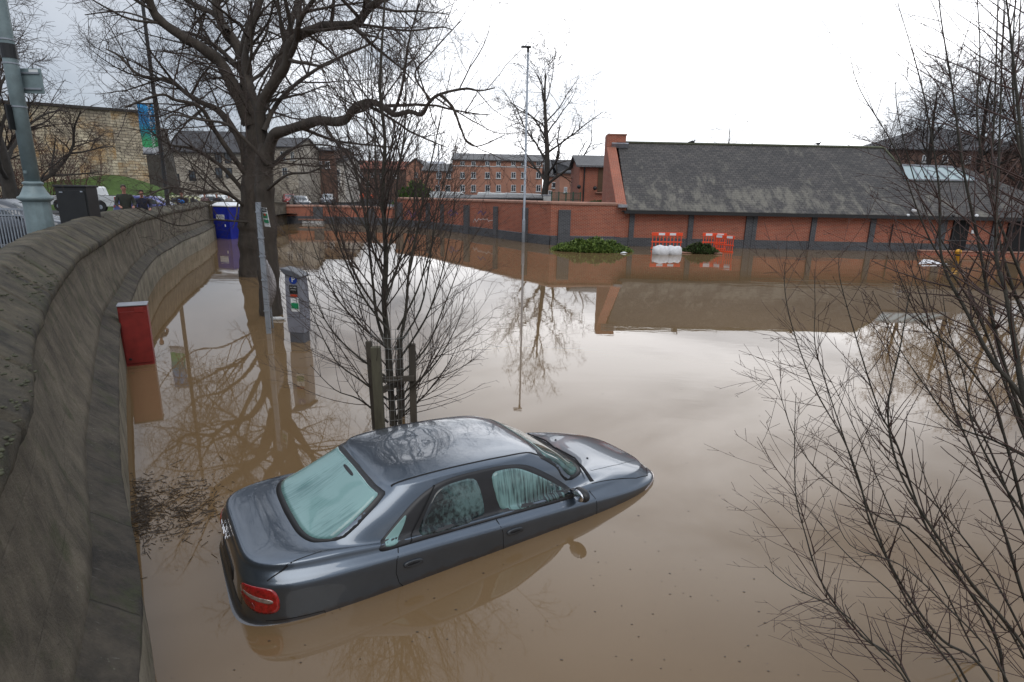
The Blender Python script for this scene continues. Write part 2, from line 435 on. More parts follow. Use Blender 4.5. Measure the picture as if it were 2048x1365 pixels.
# ------------------------------------------------------------------ materials of the place
def mat_water():
    mt, n, l, p = new_mat('muddy_water')
    t = n.new('ShaderNodeTexCoord')
    silt = noise(n, l, t.outputs['Object'], 0.22, 5, 0.55, None, 0.6)
    r = ramp(n, 0.3, 0.7, (0.150, 0.095, 0.047), (0.180, 0.117, 0.061)); l.new(silt.outputs['Fac'], r.inputs[0])
    l.new(r.outputs[0], p.inputs['Base Color'])
    p.inputs['Roughness'].default_value = 0.022; p.inputs['IOR'].default_value = 1.5
    w1 = noise(n, l, t.outputs['Object'], 0.9, 3, 0.5, (0.35, 1.0, 1.0), 0.4)
    w2 = noise(n, l, t.outputs['Object'], 3.2, 3, 0.55, (0.45, 1.0, 1.0), 0.3)
    area = noise(n, l, t.outputs['Object'], 0.11, 3, 0.5)
    ar = ramp(n, 0.42, 0.62, (0.10,) * 3, (1.0,) * 3); l.new(area.outputs['Fac'], ar.inputs[0])
    # breezier water in the open part of the car park, to the right
    sx = n.new('ShaderNodeSeparateXYZ'); l.new(t.outputs['Object'], sx.inputs[0])
    gx = n.new('ShaderNodeMapRange'); gx.inputs[1].default_value = 1; gx.inputs[2].default_value = 17; gx.inputs[3].default_value = 0.25; gx.inputs[4].default_value = 1.0; l.new(sx.outputs[0], gx.inputs[0])
    gy = n.new('ShaderNodeMapRange'); gy.inputs[1].default_value = 5; gy.inputs[2].default_value = 20; gy.inputs[3].default_value = 0.25; gy.inputs[4].default_value = 1.0; l.new(sx.outputs[1], gy.inputs[0])
    a2 = mul(n, l, mul(n, l, ar.outputs[0], gx.outputs[0]), gy.outputs[0])
    h = mul(n, l, mul(n, l, w1.outputs['Fac'], 0.020), mul(n, l, w2.outputs['Fac'], 0.006), 'ADD')
    h2 = mul(n, l, h, a2)
    b = n.new('ShaderNodeBump'); b.inputs['Strength'].default_value = 1.0; b.inputs['Distance'].default_value = 1.0
    l.new(h2, b.inputs['Height']); l.new(b.outputs[0], p.inputs['Normal'])
    return mt
def mat_parapet(name, dark, light, face):
    mt, n, l, p = new_mat(name)
    uv = n.new('ShaderNodeUVMap'); uv.uv_map = 'uv'
    t = n.new('ShaderNodeTexCoord')
    big = noise(n, l, t.outputs['Object'], 2.2, 9, 0.72)
    r = ramp(n, 0.36, 0.64, dark, light); l.new(big.outputs['Fac'], r.inputs[0])
    col = r.outputs[0]
    if face:       # run-off streaks down the face
        msk = noise(n, l, t.outputs['Object'], 1.4, 6, 0.65); mk = ramp(n, 0.40, 0.66, (0.10,) * 3, (0.85,) * 3); l.new(msk.outputs['Fac'], mk.inputs[0])
        st = noise(n, l, uv.outputs[0], 1.0, 7, 0.65, (2.6, 0.13, 1.0), 0.25)
        sr = ramp(n, 0.42, 0.60, (0.0,) * 3, (0.72,) * 3); l.new(st.outputs['Fac'], sr.inputs[0])
        col = mix(n, l, mul(n, l, sr.outputs[0], mk.outputs[0]), col, tuple(x * 0.30 for x in dark))
        s2 = noise(n, l, uv.outputs[0], 1.0, 6, 0.7, (9.0, 0.25, 1.0), 0.12)
        q2 = ramp(n, 0.56, 0.70, (0.0,) * 3, (0.5,) * 3); l.new(s2.outputs['Fac'], q2.inputs[0])
        col = mix(n, l, q2.outputs[0], col, (0.20, 0.165, 0.10))
    else:          # scratches and lichen across the stones
        st = noise(n, l, uv.outputs[0], 1.0, 6, 0.75, (40.0, 5.0, 1.0), 0.5)
        sr = ramp(n, 0.60, 0.72, (0.0,) * 3, (0.6,) * 3); l.new(st.outputs['Fac'], sr.inputs[0])
        col = mix(n, l, sr.outputs[0], col, (0.22, 0.21, 0.19))
    # joints between the stones
    bj = n.new('ShaderNodeTexBrick'); bj.inputs['Scale'].default_value = 1; bj.inputs['Brick Width'].default_value = 1.05; bj.inputs['Row Height'].default_value = 0.42 if face else 60.0; bj.inputs['Mortar Size'].default_value = 0.010; bj.inputs['Mortar Smooth'].default_value = 0.6
    bj.offset = 0.5 if face else 0.0
    wv = noise(n, l, t.outputs['Object'], 3, 3, .6); wj = n.new('ShaderNodeVectorMath'); wj.operation = 'MULTIPLY_ADD'; wj.inputs[1].default_value = (.03, .03, 0); l.new(wv.outputs['Color'], wj.inputs[0]); l.new(uv.outputs[0], wj.inputs[2]); l.new(wj.outputs[0], bj.inputs['Vector'])
    col = mix(n, l, mul(n, l, bj.outputs['Fac'], 0.55 if not face else 0.05), col, (0.012, 0.011, 0.009))
    # moss
    ms_ = noise(n, l, t.outputs['Object'], 3.1, 6, 0.7)
    mr = ramp(n, 0.53, 0.68, (0.0,) * 3, (0.75,) * 3); l.new(ms_.outputs['Fac'], mr.inputs[0])
    col = mix(n, l, mr.outputs[0], col, (0.055, 0.062, 0.024))
    # lichen spots
    vo = n.new('ShaderNodeTexVoronoi'); vo.inputs['Scale'].default_value = 26; l.new(t.outputs['Object'], vo.inputs['Vector'])
    vr = ramp(n, 0.10, 0.19, (1.0,) * 3, (0.0,) * 3); l.new(vo.outputs['Distance'], vr.inputs[0])
    lm = noise(n, l, t.outputs['Object'], 2.3, 5, 0.6); lr = ramp(n, 0.54, 0.66, (0,) * 3, (0.75,) * 3); l.new(lm.outputs['Fac'], lr.inputs[0])
    col = mix(n, l, mul(n, l, vr.outputs[0], lr.outputs[0]), col, (0.30, 0.31, 0.24))
    l.new(col, p.inputs['Base Color']); p.inputs['Roughness'].default_value = 0.9
    f1 = noise(n, l, t.outputs['Object'], 14, 8, 0.72); f2 = noise(n, l, t.outputs['Object'], 70, 4, 0.7)
    hh = mul(n, l, mul(n, l, f1.outputs['Fac'], 1.0), mul(n, l, f2.outputs['Fac'], 0.35), 'ADD'); hh = mul(n, l, hh, mul(n, l, bj.outputs['Fac'], -0.5 if not face else -0.12), 'ADD')
    bump(n, l, p, hh, 1.0, 0.035)
    return mt
def mat_grass():
    mt, n, l, p = new_mat('grass'); t = n.new('ShaderNodeTexCoord')
    a = noise(n, l, t.outputs['Object'], 0.5, 8, 0.7); r = ramp(n, 0.3, 0.7, (0.035, 0.065, 0.012), (0.085, 0.145, 0.028)); l.new(a.outputs['Fac'], r.inputs[0])
    l.new(r.outputs[0], p.inputs['Base Color']); p.inputs['Roughness'].default_value = 0.9
    b = noise(n, l, t.outputs['Object'], 9, 4, 0.7); bump(n, l, p, b.outputs['Fac'], 0.8, 0.1)
    return mt
def mat_castle():
    mt, n, l, p = new_mat('old_limestone'); uv = n.new('ShaderNodeUVMap'); uv.uv_map = 'uv'
    b = n.new('ShaderNodeTexBrick'); b.inputs['Scale'].default_value = 1; b.inputs['Brick Width'].default_value = 0.62; b.inputs['Row Height'].default_value = 0.27
    b.inputs['Mortar Size'].default_value = 0.02; b.inputs['Color1'].default_value = (0.72, 0.64, 0.50, 1); b.inputs['Color2'].default_value = (0.52, 0.46, 0.35, 1); b.inputs['Mortar'].default_value = (0.12, 0.10, 0.08, 1)
    l.new(uv.outputs[0], b.inputs['Vector'])
    a = noise(n, l, uv.outputs[0], 0.35, 7, 0.65); ar = ramp(n, 0.35, 0.68, (0.55, 0.52, 0.5), (1.2, 1.17, 1.08)); l.new(a.outputs['Fac'], ar.inputs[0])
    col = mix(n, l, 1.0, b.outputs['Color'], ar.outputs[0], 'MULTIPLY')
    o = noise(n, l, uv.outputs[0], 0.28, 6, 0.7, (1, 1.4, 1), 0.4); orr = ramp(n, 0.50, 0.62, (0,) * 3, (0.75,) * 3); l.new(o.outputs['Fac'], orr.inputs[0])
    col = mix(n, l, orr.outputs[0], col, (0.46, 0.27, 0.10))
    s = noise(n, l, uv.outputs[0], 1.0, 6, 0.65, (1.1, 0.12, 1), 0.4); sr = ramp(n, 0.52, 0.7, (0,) * 3, (0.65,) * 3); l.new(s.outputs['Fac'], sr.inputs[0])
    col = mix(n, l, sr.outputs[0], col, (0.10, 0.09, 0.08))
    l.new(col, p.inputs['Base Color']); p.inputs['Roughness'].default_value = 0.9
    bump(n, l, p, mul(n, l, b.outputs['Fac'], -1.0), 0.6, 0.05)
    return mt
def mat_slate(name, c1, c2, lichen=0.0, bw=0.30, bh=0.20):
    mt, n, l, p = new_mat(name); uv = n.new('ShaderNodeUVMap'); uv.uv_map = 'uv'
    b = n.new('ShaderNodeTexBrick'); b.inputs['Scale'].default_value = 1; b.inputs['Brick Width'].default_value = bw; b.inputs['Row Height'].default_value = bh
    b.inputs['Mortar Size'].default_value = 0.020; b.inputs['Mortar Smooth'].default_value = 0.4
    b.inputs['Color1'].default_value = (*c1, 1); b.inputs['Color2'].default_value = (*c2, 1); b.inputs['Mortar'].default_value = tuple(x * 0.3 for x in c1) + (1,)
    l.new(uv.outputs[0], b.inputs['Vector'])
    a = noise(n, l, uv.outputs[0], 0.7, 7, 0.68); ar = ramp(n, 0.3, 0.72, (0.75,) * 3, (1.25, 1.23, 1.2)); l.new(a.outputs['Fac'], ar.inputs[0])
    col = mix(n, l, 1.0, b.outputs['Color'], ar.outputs[0], 'MULTIPLY')
    if lichen:
        t = n.new('ShaderNodeTexCoord')
        li = noise(n, l, uv.outputs[0], 0.8, 8, 0.72, (1.6, 0.7, 1), 0.3)
        lo = n.new('ShaderNodeSeparateXYZ'); l.new(t.outputs['Object'], lo.inputs[0])
        mr = n.new('ShaderNodeMapRange'); mr.inputs[1].default_value = 4.6; mr.inputs[2].default_value = 2.9; mr.inputs[3].default_value = 0.0; mr.inputs[4].default_value = 0.13; l.new(lo.outputs[2], mr.inputs[0])
        mxx = n.new('ShaderNodeMapRange'); mxx.inputs[1].default_value = 24; mxx.inputs[2].default_value = 10; mxx.inputs[3].default_value = 0.3; mxx.inputs[4].default_value = 1.0; l.new(lo.outputs[0], mxx.inputs[0])
        z2 = mul(n, l, mr.outputs[0], mxx.outputs[0])
        sm = mul(n, l, li.outputs['Fac'], z2, 'ADD')
        lr = ramp(n, 0.58, 0.70, (0,) * 3, (lichen,) * 3); l.new(sm, lr.inputs[0])
        col = mix(n, l, lr.outputs[0], col, (0.27, 0.25, 0.20))
        mo = noise(n, l, uv.outputs[0], 1.4, 6, 0.7); m2 = ramp(n, 0.60, 0.72, (0,) * 3, (0.5,) * 3); l.new(mo.outputs['Fac'], m2.inputs[0])
        col = mix(n, l, m2.outputs[0], col, (0.07, 0.065, 0.04))
    l.new(col, p.inputs['Base Color']); p.inputs['Roughness'].default_value = 0.75
    bump(n, l, p, mul(n, l, b.outputs['Fac'], -1.0), 0.7, 0.015)
    return mt
M_water = mat_water()
M_cope = mat_parapet('coping_stone', (0.026, 0.022, 0.017), (0.135, 0.112, 0.074), False)
M_ledge = mat_parapet('ledge_stone', (0.026, 0.022, 0.018), (0.115, 0.095, 0.070), False)
M_face = mat_parapet('parapet_stone', (0.085, 0.070, 0.050), (0.215, 0.180, 0.130), True)
M_low = mat_parapet('lower_wall_stone', (0.17, 0.145, 0.10), (0.30, 0.26, 0.195), True)
M_grass = mat_grass(); M_castle = mat_castle()
M_brick = brick('red_brick', (0.36, 0.078, 0.038), (0.255, 0.056, 0.032), (0.42, 0.29, 0.21), var=0.18, stain_amt=0.22, stain=(0.15, 0.055, 0.04))
M_brick2 = brick('orange_brick', (0.44, 0.180, 0.105), (0.36, 0.140, 0.085), (0.40, 0.30, 0.24), var=0.2)
M_blueb = brick('blue_brick', (0.040, 0.042, 0.050), (0.070, 0.072, 0.082), (0.17, 0.17, 0.17), var=0.25, stain=(0.02, 0.02, 0.02))
M_brown = brick('brown_brick', (0.20, 0.10, 0.072), (0.15, 0.08, 0.06), (0.12, 0.10, 0.08), var=0.25)
M_coped = simple('brick_coping', (0.30, 0.16, 0.115), 0.85, scale=3)
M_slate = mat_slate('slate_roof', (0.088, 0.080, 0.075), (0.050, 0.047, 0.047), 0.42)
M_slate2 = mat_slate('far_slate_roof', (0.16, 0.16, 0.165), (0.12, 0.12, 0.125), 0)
M_slated = mat_slate('dark_slate_roof', (0.075, 0.075, 0.082), (0.055, 0.055, 0.06), 0)
M_tiler = mat_slate('red_tile_roof', (0.30, 0.085, 0.045), (0.22, 0.065, 0.04), 0)
M_asph = simple('asphalt', (0.085, 0.085, 0.088), 0.85, var=0.2, scale=0.8, bmp=0.3)
M_pave = simple('paving', (0.20, 0.19, 0.18), 0.85, var=0.2, scale=1.2, bmp=0.3)
M_pale = simple('pale_render', (0.56, 0.52, 0.46), 0.9, var=0.2, scale=0.7)
M_stoneh = brick('pale_stone', (0.52, 0.47, 0.39), (0.40, 0.35, 0.28), (0.22, 0.19, 0.16), 0.5, 0.25, 0.02)
M_white = simple('white_paint', (0.72, 0.73, 0.74), 0.5, var=0.06, scale=2)
M_offw = simple('weathered_white', (0.50, 0.50, 0.49), 0.6, var=0.15, scale=3)
M_pane = simple('window_pane', (0.035, 0.045, 0.055), 0.08, var=0.5, scale=0.6, bmp=0, coat=0.5)
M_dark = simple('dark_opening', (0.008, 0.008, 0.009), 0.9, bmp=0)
M_gut = simple('black_gutter', (0.014, 0.014, 0.015), 0.5)
M_lead = simple('lead_flashing', (0.30, 0.31, 0.34), 0.5, 0.3, scale=4)
M_timber = simple('weathered_timber', (0.115, 0.070, 0.040), 0.85, scale=5, sc3=(1, 1, 6))
M_green = simple('green_metal', (0.02, 0.07, 0.045), 0.5)
M_bark = simple('bark', (0.052, 0.042, 0.033), 0.95, var=0.45, scale=5, bmp=0.9, sc3=(1, 1, 0.3))
M_barkf = simple('far_bark', (0.050, 0.043, 0.036), 0.95, var=0.3, scale=3, bmp=0)
M_twig = simple('twig', (0.050, 0.034, 0.027), 0.9, var=0.25, scale=3, bmp=0)
M_twigr = simple('reddish_twig', (0.085, 0.040, 0.030), 0.9, var=0.3, scale=3, bmp=0)
M_barky = simple('young_bark', (0.040, 0.035, 0.026), 0.85, var=0.4, scale=14, bmp=0.5)

def wpoly(pts, name, mat, kind='structure'): pass
# ------------------------------------------------------------------ ground and water
def sheet(name, x0, x1, y0, y1, z, mat):
    o = raw_obj(name, [(x0, y0, z), (x1, y0, z), (x1, y1, z), (x0, y1, z)], [(0, 1, 2, 3)], mat); return tag(o, kind='structure')
M_mud = simple('mud', (0.09, 0.065, 0.045), 0.9, scale=1)
sheet('ground', -900, 900, -300, 1600, -1.6, M_mud)

# plan line of the parapet at the water, near end first
PAR = [(0.3, -3.0), (-.30, -.60), (-1.02, 1.0), (-1.62, 2.0), (-2.28, 3.09), (-3.31, 4.48), (-3.92, 5.38), (-5.0, 7.0), (-5.98, 8.5), (-6.93, 10.0), (-8.2, 12.3), (-9.6, 14.8), (-10.85, 17.2), (-12.2, 20.0), (-13.3, 22.8), (-14.3, 25.3), (-15.6, 29.2), (-16.7, 32.2), (-17.9, 35.3)]
def spline2(P, step):
    P = np.array([(p[0], p[1]) for p in P], float); Q = catmull(P, 16)
    d = np.r_[0, np.cumsum(np.hypot(*np.diff(Q, axis=0).T))]; n = int(d[-1] / step) + 1
    s = np.linspace(0, d[-1], n); return np.stack([np.interp(s, d, Q[:, 0]), np.interp(s, d, Q[:, 1])], 1), s
PL, PS = spline2(PAR, 0.05)
tg = np.gradient(PL, axis=0); tg /= np.linalg.norm(tg, axis=1)[:, None]
# smooth the normals
for _ in range(60): tg[1:-1] = (tg[:-2] + 2 * tg[1:-1] + tg[2:]) / 4
tg /= np.linalg.norm(tg, axis=1)[:, None]
NR = np.stack([-tg[:, 1], tg[:, 0]], 1)          # towards the road (left)
def par_at(y, off):
    i = int(np.argmin(np.abs(PL[:, 1] - y))); q = PL[i] + NR[i] * off; return Vector((q[0], q[1], 0))
def crest(y):   # height of the coping crest
    return float(np.interp(y, [-3, 17, 25, 36], [2.34, 2.33, 2.20, 2.14]))
def ao(y): return float(np.interp(y, [-3, 2, 4, 7, 11, 15, 20, 36], [.26, .30, .385, .44, .37, .29, .24, .22]))
def co(y): return float(np.interp(y, [-3, 5, 11, 17, 25, 36], [.74, .78, .80, .70, .60, .55]))
def arris(y):
    return float(np.interp(y, [-3, 12, 25, 36], [2.02, 2.03, 2.05, 2.04]))
rs = np.random.RandomState(4)
def ribbon(name, prof, mat, parent, rough=0.0, joints=None, step=1, hz=None):
    """prof(y) -> list of (offset towards the road, z)"""
    idx = range(0, len(PL), step); V = []; U = []; K = None
    ph = rs.uniform(0, 6, 8)
    for i in idx:
        pr = prof(PL[i][1]); K = len(pr)
        s = PS[i]; jn = 0.0
        if joints is not None:
            d = np.min(np.abs(joints - s)); jn = 0.03 if d < 0.03 else 0.0
            kk = int(np.searchsorted(joints, s)); jz = math.sin(kk * 12.9) * 0.007; jo = math.sin(kk * 7.7) * 0.006
        else: jz = jo = 0
        acc = 0
        for k, (o, z) in enumerate(pr):
            wob = rough * (math.sin(s * 3.1 + k * .9 + ph[0]) * .4 + math.sin(s * 7.3 + k * 1.7 + ph[1]) * .3 + math.sin(s * 17.0 + k * 2.3 + ph[2]) * .25 + rs.uniform(-.5, .5) * .5)
            q = PL[i] + NR[i] * (o + wob * .8 + jo + (jn if 0 < k < K - 1 else 0))
            V.append((q[0], q[1], z + wob * .5 + jz - (jn if 0 < k < K - 1 else 0)))
            if k: acc += math.hypot(o - pr[k - 1][0], z - pr[k - 1][1])
            U.append((s, acc))
    n = len(list(idx)); Fc = [(i * K + k, (i + 1) * K + k, (i + 1) * K + k + 1, i * K + k + 1) for i in range(n - 1) for k in range(K - 1)]
    Fc.append(tuple(range(K))); Fc.append(tuple((n - 1) * K + k for k in range(K))[::-1])
    o = raw_obj(name, V, Fc, mat, parent, smooth=True, uv=U)
    fix_normals(o); return o
wall = empty('parapet_wall', (PL[0][0], PL[0][1], -1.5), 0, 'long curving weathered stone parapet wall with mossy coping along the flooded car park', 'wall')
wall.location = (0, 0, 0)
jts = np.arange(0, 70) * 1.05
def sub(pr, n):
    out = []
    for a, b in zip(pr[:-1], pr[1:]):
        k = max(1, int(math.hypot(b[0] - a[0], b[1] - a[1]) / n))
        out += [(a[0] + (b[0] - a[0]) * j / k, a[1] + (b[1] - a[1]) * j / k) for j in range(k)]
    return out + [pr[-1]]
ribbon('coping', lambda y: sub([(.34, arris(y) - .13), (.275, arris(y) - .115), (.268, arris(y) - .02), (.285, arris(y)), (.60, crest(y) - .015), (.63, crest(y)), (.88, crest(y) - .01), (.90, crest(y) - .03), (.90, crest(y) - .14), (.86, crest(y) - .15)], .06) if False else [(ao(y) + .09, arris(y) - .16), (ao(y) + .02, arris(y) - .14), (ao(y), arris(y) - .09), (ao(y), arris(y) - .03), (ao(y) + .02, arris(y))] + [(ao(y) + .02 + (co(y) - .02 - ao(y)) * q, arris(y) + (crest(y) - arris(y)) * q) for q in (.16, .33, .5, .66, .83, .96)] + [(co(y) + .04, crest(y) + .003), (co(y) + .15, crest(y)), (co(y) + .25, crest(y) - .01), (co(y) + .275, crest(y) - .04), (co(y) + .27, crest(y) - .15), (co(y) + .2, crest(y) - .16)], M_cope, wall, .010, jts)
ribbon('parapet_face', lambda y: [(ao(y) + .25, arris(y) - .12), (ao(y) + .07, arris(y) - .12), (ao(y) + .055, arris(y) - .18), (ao(y) * .75 + .09, 1.6), (ao(y) * .4 + .16, 1.3), (ao(y) * .1 + .19, 1.08), (.205, .95), (.60, .5)], M_face, wall, .008, None)
ribbon('ledge', lambda y: [(.30, .985), (.205, .975), (.15, .925), (.09, .872), (.03, .815), (-.005, .785), (-.008, .74), (.03, .70), (.30, .68)], M_ledge, wall, .006, None)
ribbon('lower_wall', lambda y: [(.20, .76), (.02, .745), (.012, .4), (.0, .1), (-.005, -.3), (-.01, -1.6)], M_low, wall, .005, None)
ribbon('road_side_face', lambda y: [(co(y) + .12, crest(y) - .10), (co(y) + .215, crest(y) - .12), (co(y) + .215, 1.6), (co(y) + .215, .4)], M_face, wall, .006, None)
tag(wall, kind=None)
# cushions of moss on the near coping
gm = np.random.default_rng(14); mb = MB()
for i in range(150):
    y = gm.choice([gm.uniform(2.0, 3.4), gm.uniform(3.4, 7.5)]); k = int(np.argmin(np.abs(PL[:, 1] - y))); f = gm.random() ** 1.6
    o_ = ao(y) + .02 + (co(y) - .02 - ao(y)) * f; z = arris(y) + (crest(y) - arris(y)) * f; q = PL[k] + NR[k] * o_
    for j in range(gm.integers(2, 7)):
        r_ = gm.uniform(.004, .013); mb.ball((q[0] + gm.normal() * .018, q[1] + gm.normal() * .03, z + .002), r_, 4, sc=(1, 1.3, .7))
mo = mb.build('moss', simple('moss_cushions', (0.060, 0.062, 0.036), 0.95, 0, 0.5, 20, 0.4), wall, smooth=True); tag(mo, kind='stuff')

# water: one sheet over the whole flooded car park
wo_ = raw_obj('flood_water', [(-70, -25, 0), (120, -25, 0), (120, 75, 0), (-70, 75, 0)], [(0, 1, 2, 3)], M_water); tag(wo_, kind='structure')

# banks: land behind the parapet (left) and behind the far walls, built as ribbons from the wall line outwards
def land_z(x, y):
    return float(np.interp(y, [-30, 12, 26, 45, 60, 110, 200], [1.27, 1.25, 1.0, .8, .75, .6, .6]))
FARW = [PZ(575, 447), PZ(650, 447.5), PZ(790, 452), PZ(850, 456.5), PZ(950, 470), PZ(1046, 484), PZ(1100, 490.5), PZ(1250, 494.5)]
P_far = [Vector((-17.9, 35.3, 0)), PZ(548, 447)] + FARW[:1]
BW = PZ(1500, 497.3).y            # front plane of the long building
left = []
for i in range(0, len(PL), 6):
    q = PL[i] + NR[i] * .80; left.append(Vector((q[0], q[1], 0)))
V = []; Fc = []
cols = [0, .02, .06, .12, .25, .5, 1.0]
for q in left:
    for c in cols:
        x = q.x + (-160 - q.x) * c; V.append((x, q.y, land_z(x, q.y)))
k = len(cols); Fc = [(i * k + j, i * k + j + 1, (i + 1) * k + j + 1, (i + 1) * k + j) for i in range(len(left) - 1) for j in range(k - 1)]
o = raw_obj('pavement', V, Fc, M_asph, smooth=True); fix_normals(o); tag(o, kind='structure')
# land north of the flood
line = [Vector((-160, left[-1].y, 0)), left[-1] + Vector((-.02, 0.01, 0)), PZ(548, 446.5), PZ(575, 446.5) ] + [p + Vector((0, .25, 0)) for p in FARW[1:-1]] + [Vector((7.5, BW + .4, 0)), Vector((160, BW + .4, 0))]
V = []; rows_ = [0, .03, .08, .2, .5, 1.0]
for p in line:
    for c in rows_:
        y = p.y + (900 - p.y) * c; V.append((p.x * (1 + c * (0 if abs(p.x) < 100 else 5)), y, land_z(p.x, y)))
k = len(rows_); Fc = [(i * k + j, i * k + j + 1, (i + 1) * k + j + 1, (i + 1) * k + j) for i in range(len(line) - 1) for j in range(k - 1)]
o = raw_obj('road', V, Fc, M_asph, smooth=True); fix_normals(o); tag(o, kind='structure')
# grass bank below the castle wall
V = []; nx = 26; ny = 9
for i in range(nx):
    for j in range(ny):
        u = i / (nx - 1); v = j / (ny - 1)
        x = -62 + u * 31; yf = 45 + u * 3
        rise = (4.5 - u * 1.0) * (1 if u < .82 else max(0.25, 1 - (u - .82) * 4))
        V.append((x, yf + v * (6.2 + u * 5), .76 + (rise - .76) * (3 * v * v - 2 * v ** 3) + .10 * math.sin(x * 1.3 + j) + (-.25 if j == 0 else 0)))
Fc = [(i * ny + j, (i + 1) * ny + j, (i + 1) * ny + j + 1, i * ny + j + 1) for i in range(nx - 1) for j in range(ny - 1)]
o = raw_obj('grass_bank', V, Fc, M_grass, smooth=True); fix_normals(o); tag(o, kind='structure')

# ------------------------------------------------------------------ castle wall on the bank
cw = empty('castle_wall', (0, 0, 0), 0, 'tall pale old limestone castle wall above the grass bank at left', 'wall')
m = MB()
tops = [(-60, 195, 49), (0, 206, 51.5), (60, 209, 53), (140, 215, 55), (220, 221, 57.5), (281, 226, 60)]
A = [PY(a, b, c) for a, b, c in tops]
for i in range(len(A) - 1):
    a, b = A[i], A[i + 1]
    m.add([(a.x, a.y, 1.5), (b.x, b.y, 1.5), (b.x, b.y, b.z), (a.x, a.y, a.z), (a.x - 1, a.y + 2.5, 1.5), (b.x - 1, b.y + 2.5, 1.5), (b.x - 1, b.y + 2.5, b.z), (a.x - 1, a.y + 2.5, a.z)], [(0, 1, 2, 3), (3, 2, 6, 7), (4, 7, 6, 5)] + ([(1, 5, 6, 2)] if i == len(A) - 2 else []))
m.build('wall_face', M_castle, cw)
m = MB()
for i in range(len(A) - 1): m.beam(A[i] + Vector((0, -.08, .08)), A[i + 1] + Vector((0, -.08, .08)), .5, .22)
m.build('wall_coping', simple('dark_cap_stone', (0.05, 0.045, 0.04), 0.9), cw)
# battered corner running back from the right end
a = A[-1]
m = MB().add([(a.x, a.y, 1.5), (a.x + 1.5, a.y + 3, 1.0), (a.x + .9, a.y + 3, a.z - 5.0), (a.x, a.y, a.z - .6), (a.x - 1, a.y + 6, 1), (a.x - 1, a.y + 6, a.z - 1)], [(0, 1, 2, 3), (1, 4, 5, 2), (2, 5, 3)])
m.build('corner_buttress', simple('dark_stone', (0.07, 0.062, 0.05), 0.9, scale=1.5), cw)

# ------------------------------------------------------------------ far car park walls
def wall_run(name, pts, ztops, plinth_z, label, coping=True, piers=(), base=-1.6, mats=None):
    root = empty(name, (pts[0].x, pts[0].y, 0), 0, label, 'wall'); O = Vector((pts[0].x, pts[0].y, 0))
    mt = mats or M_brick
    m = MB(); pl_ = MB(); cp_ = MB()
    for i in range(len(pts) - 1):
        a, b = pts[i] - O, pts[i + 1] - O; d = (b - a).normalized(); nn = Vector((-d.y, d.x, 0)) * .33
        za, zb = ztops[i], ztops[i + 1]
        m.add([(a.x, a.y, plinth_z), (b.x, b.y, plinth_z), (b.x, b.y, zb - .09), (a.x, a.y, za - .09), (a.x + nn.x, a.y + nn.y, -1.0), (b.x + nn.x, b.y + nn.y, -1.0), (b.x + nn.x, b.y + nn.y, zb - .09), (a.x + nn.x, a.y + nn.y, za - .09)], [(0, 1, 2, 3), (3, 2, 6, 7), (4, 7, 6, 5), (1, 5, 6, 2), (0, 3, 7, 4)])
        f = nn.normalized() * -.05
        pl_.add([(a.x + f.x, a.y + f.y, base), (b.x + f.x, b.y + f.y, base), (b.x + f.x, b.y + f.y, plinth_z), (a.x + f.x, a.y + f.y, plinth_z), (a.x + nn.x * .03, a.y + nn.y * .03, plinth_z + .05), (b.x + nn.x * .03, b.y + nn.y * .03, plinth_z + .05)], [(0, 1, 2, 3), (3, 2, 5, 4)])
        cp_.add([Vector((p.x, p.y, z)) + off for p, z in ((a, za), (b, zb)) for off in (nn.normalized() * -.06 + Vector((0, 0, -.11)), nn.normalized() * -.06, nn * .5 + Vector((0, 0, .07)), nn * 1.2, nn * 1.2 + Vector((0, 0, -.11)))], [(0, 5, 6, 1), (1, 6, 7, 2), (2, 7, 8, 3), (3, 8, 9, 4), (0, 1, 2, 3, 4), (9, 8, 7, 6, 5)])
    m.build('brickwork', mt, root); pl_.build('plinth', M_blueb, root); cp_.build('brick_coping', M_coped, root)
    for px, wd, zt in piers:
        # on the run whose pixel span holds px: intersect the view line with the run
        d = ray(px, 450); best = None
        for i in range(len(pts) - 1):
            a, b = pts[i], pts[i + 1]; e = b - a; den = d.x * e.y - d.y * e.x
            if abs(den) < 1e-9: continue
            t = (a.x * e.y - a.y * e.x) / den; s = ((d.x * t - a.x) * e.x + (d.y * t - a.y) * e.y) / e.length_squared
            if -.001 <= s <= 1.001: best = (a.lerp(b, s), e.normalized(), ztops[i] * (1 - s) + ztops[i + 1] * s)
        if best is None: continue
        p, e, z = best; p = Vector((p.x, p.y, 0)) - O
        ang = math.atan2(e.y, e.x); zz = z - zt; nrm = Vector((e.y, -e.x, 0))
        MB().box(p + nrm * .06 + Vector((0, 0, (zz + base) / 2)), (wd, .22, zz - base), ang).build('pier', M_blueb, root, bevel=.01)
    return root
zr = PY(1240, 405, FARW[-1].y).z; zl = PY(800, 397.5, 47).z
run = [p for p in FARW[2:]]
ztp = [PY(x, y, p.y).z for (x, y), p in zip([(790, 396.5), (850, 397.5), (950, 400.5), (1046, 403), (1100, 405), (1240, 408.5)], run)]
run[-1] = Vector((6.6, BW + .02, 0)); 
bw = wall_run('brick_wall', run, ztp, PY(1100, 473, FARW[-2].y).z, 'red brick boundary wall with dark brick piers, in front of the flats', piers=[(800, .8, .35), (858, .5, .35), (886, .35, .38), (935, .62, .38), (993, .40, .38), (1052, .40, .38), (1128, .72, .42)])
low_pts = [PZ(575, 447), PZ(650, 447.6), run[0] + Vector((0, .02, 0))]
zlow = [PY(575, 411.5, low_pts[0].y).z, PY(650, 412, low_pts[1].y).z, PY(785, 416, low_pts[2].y).z]
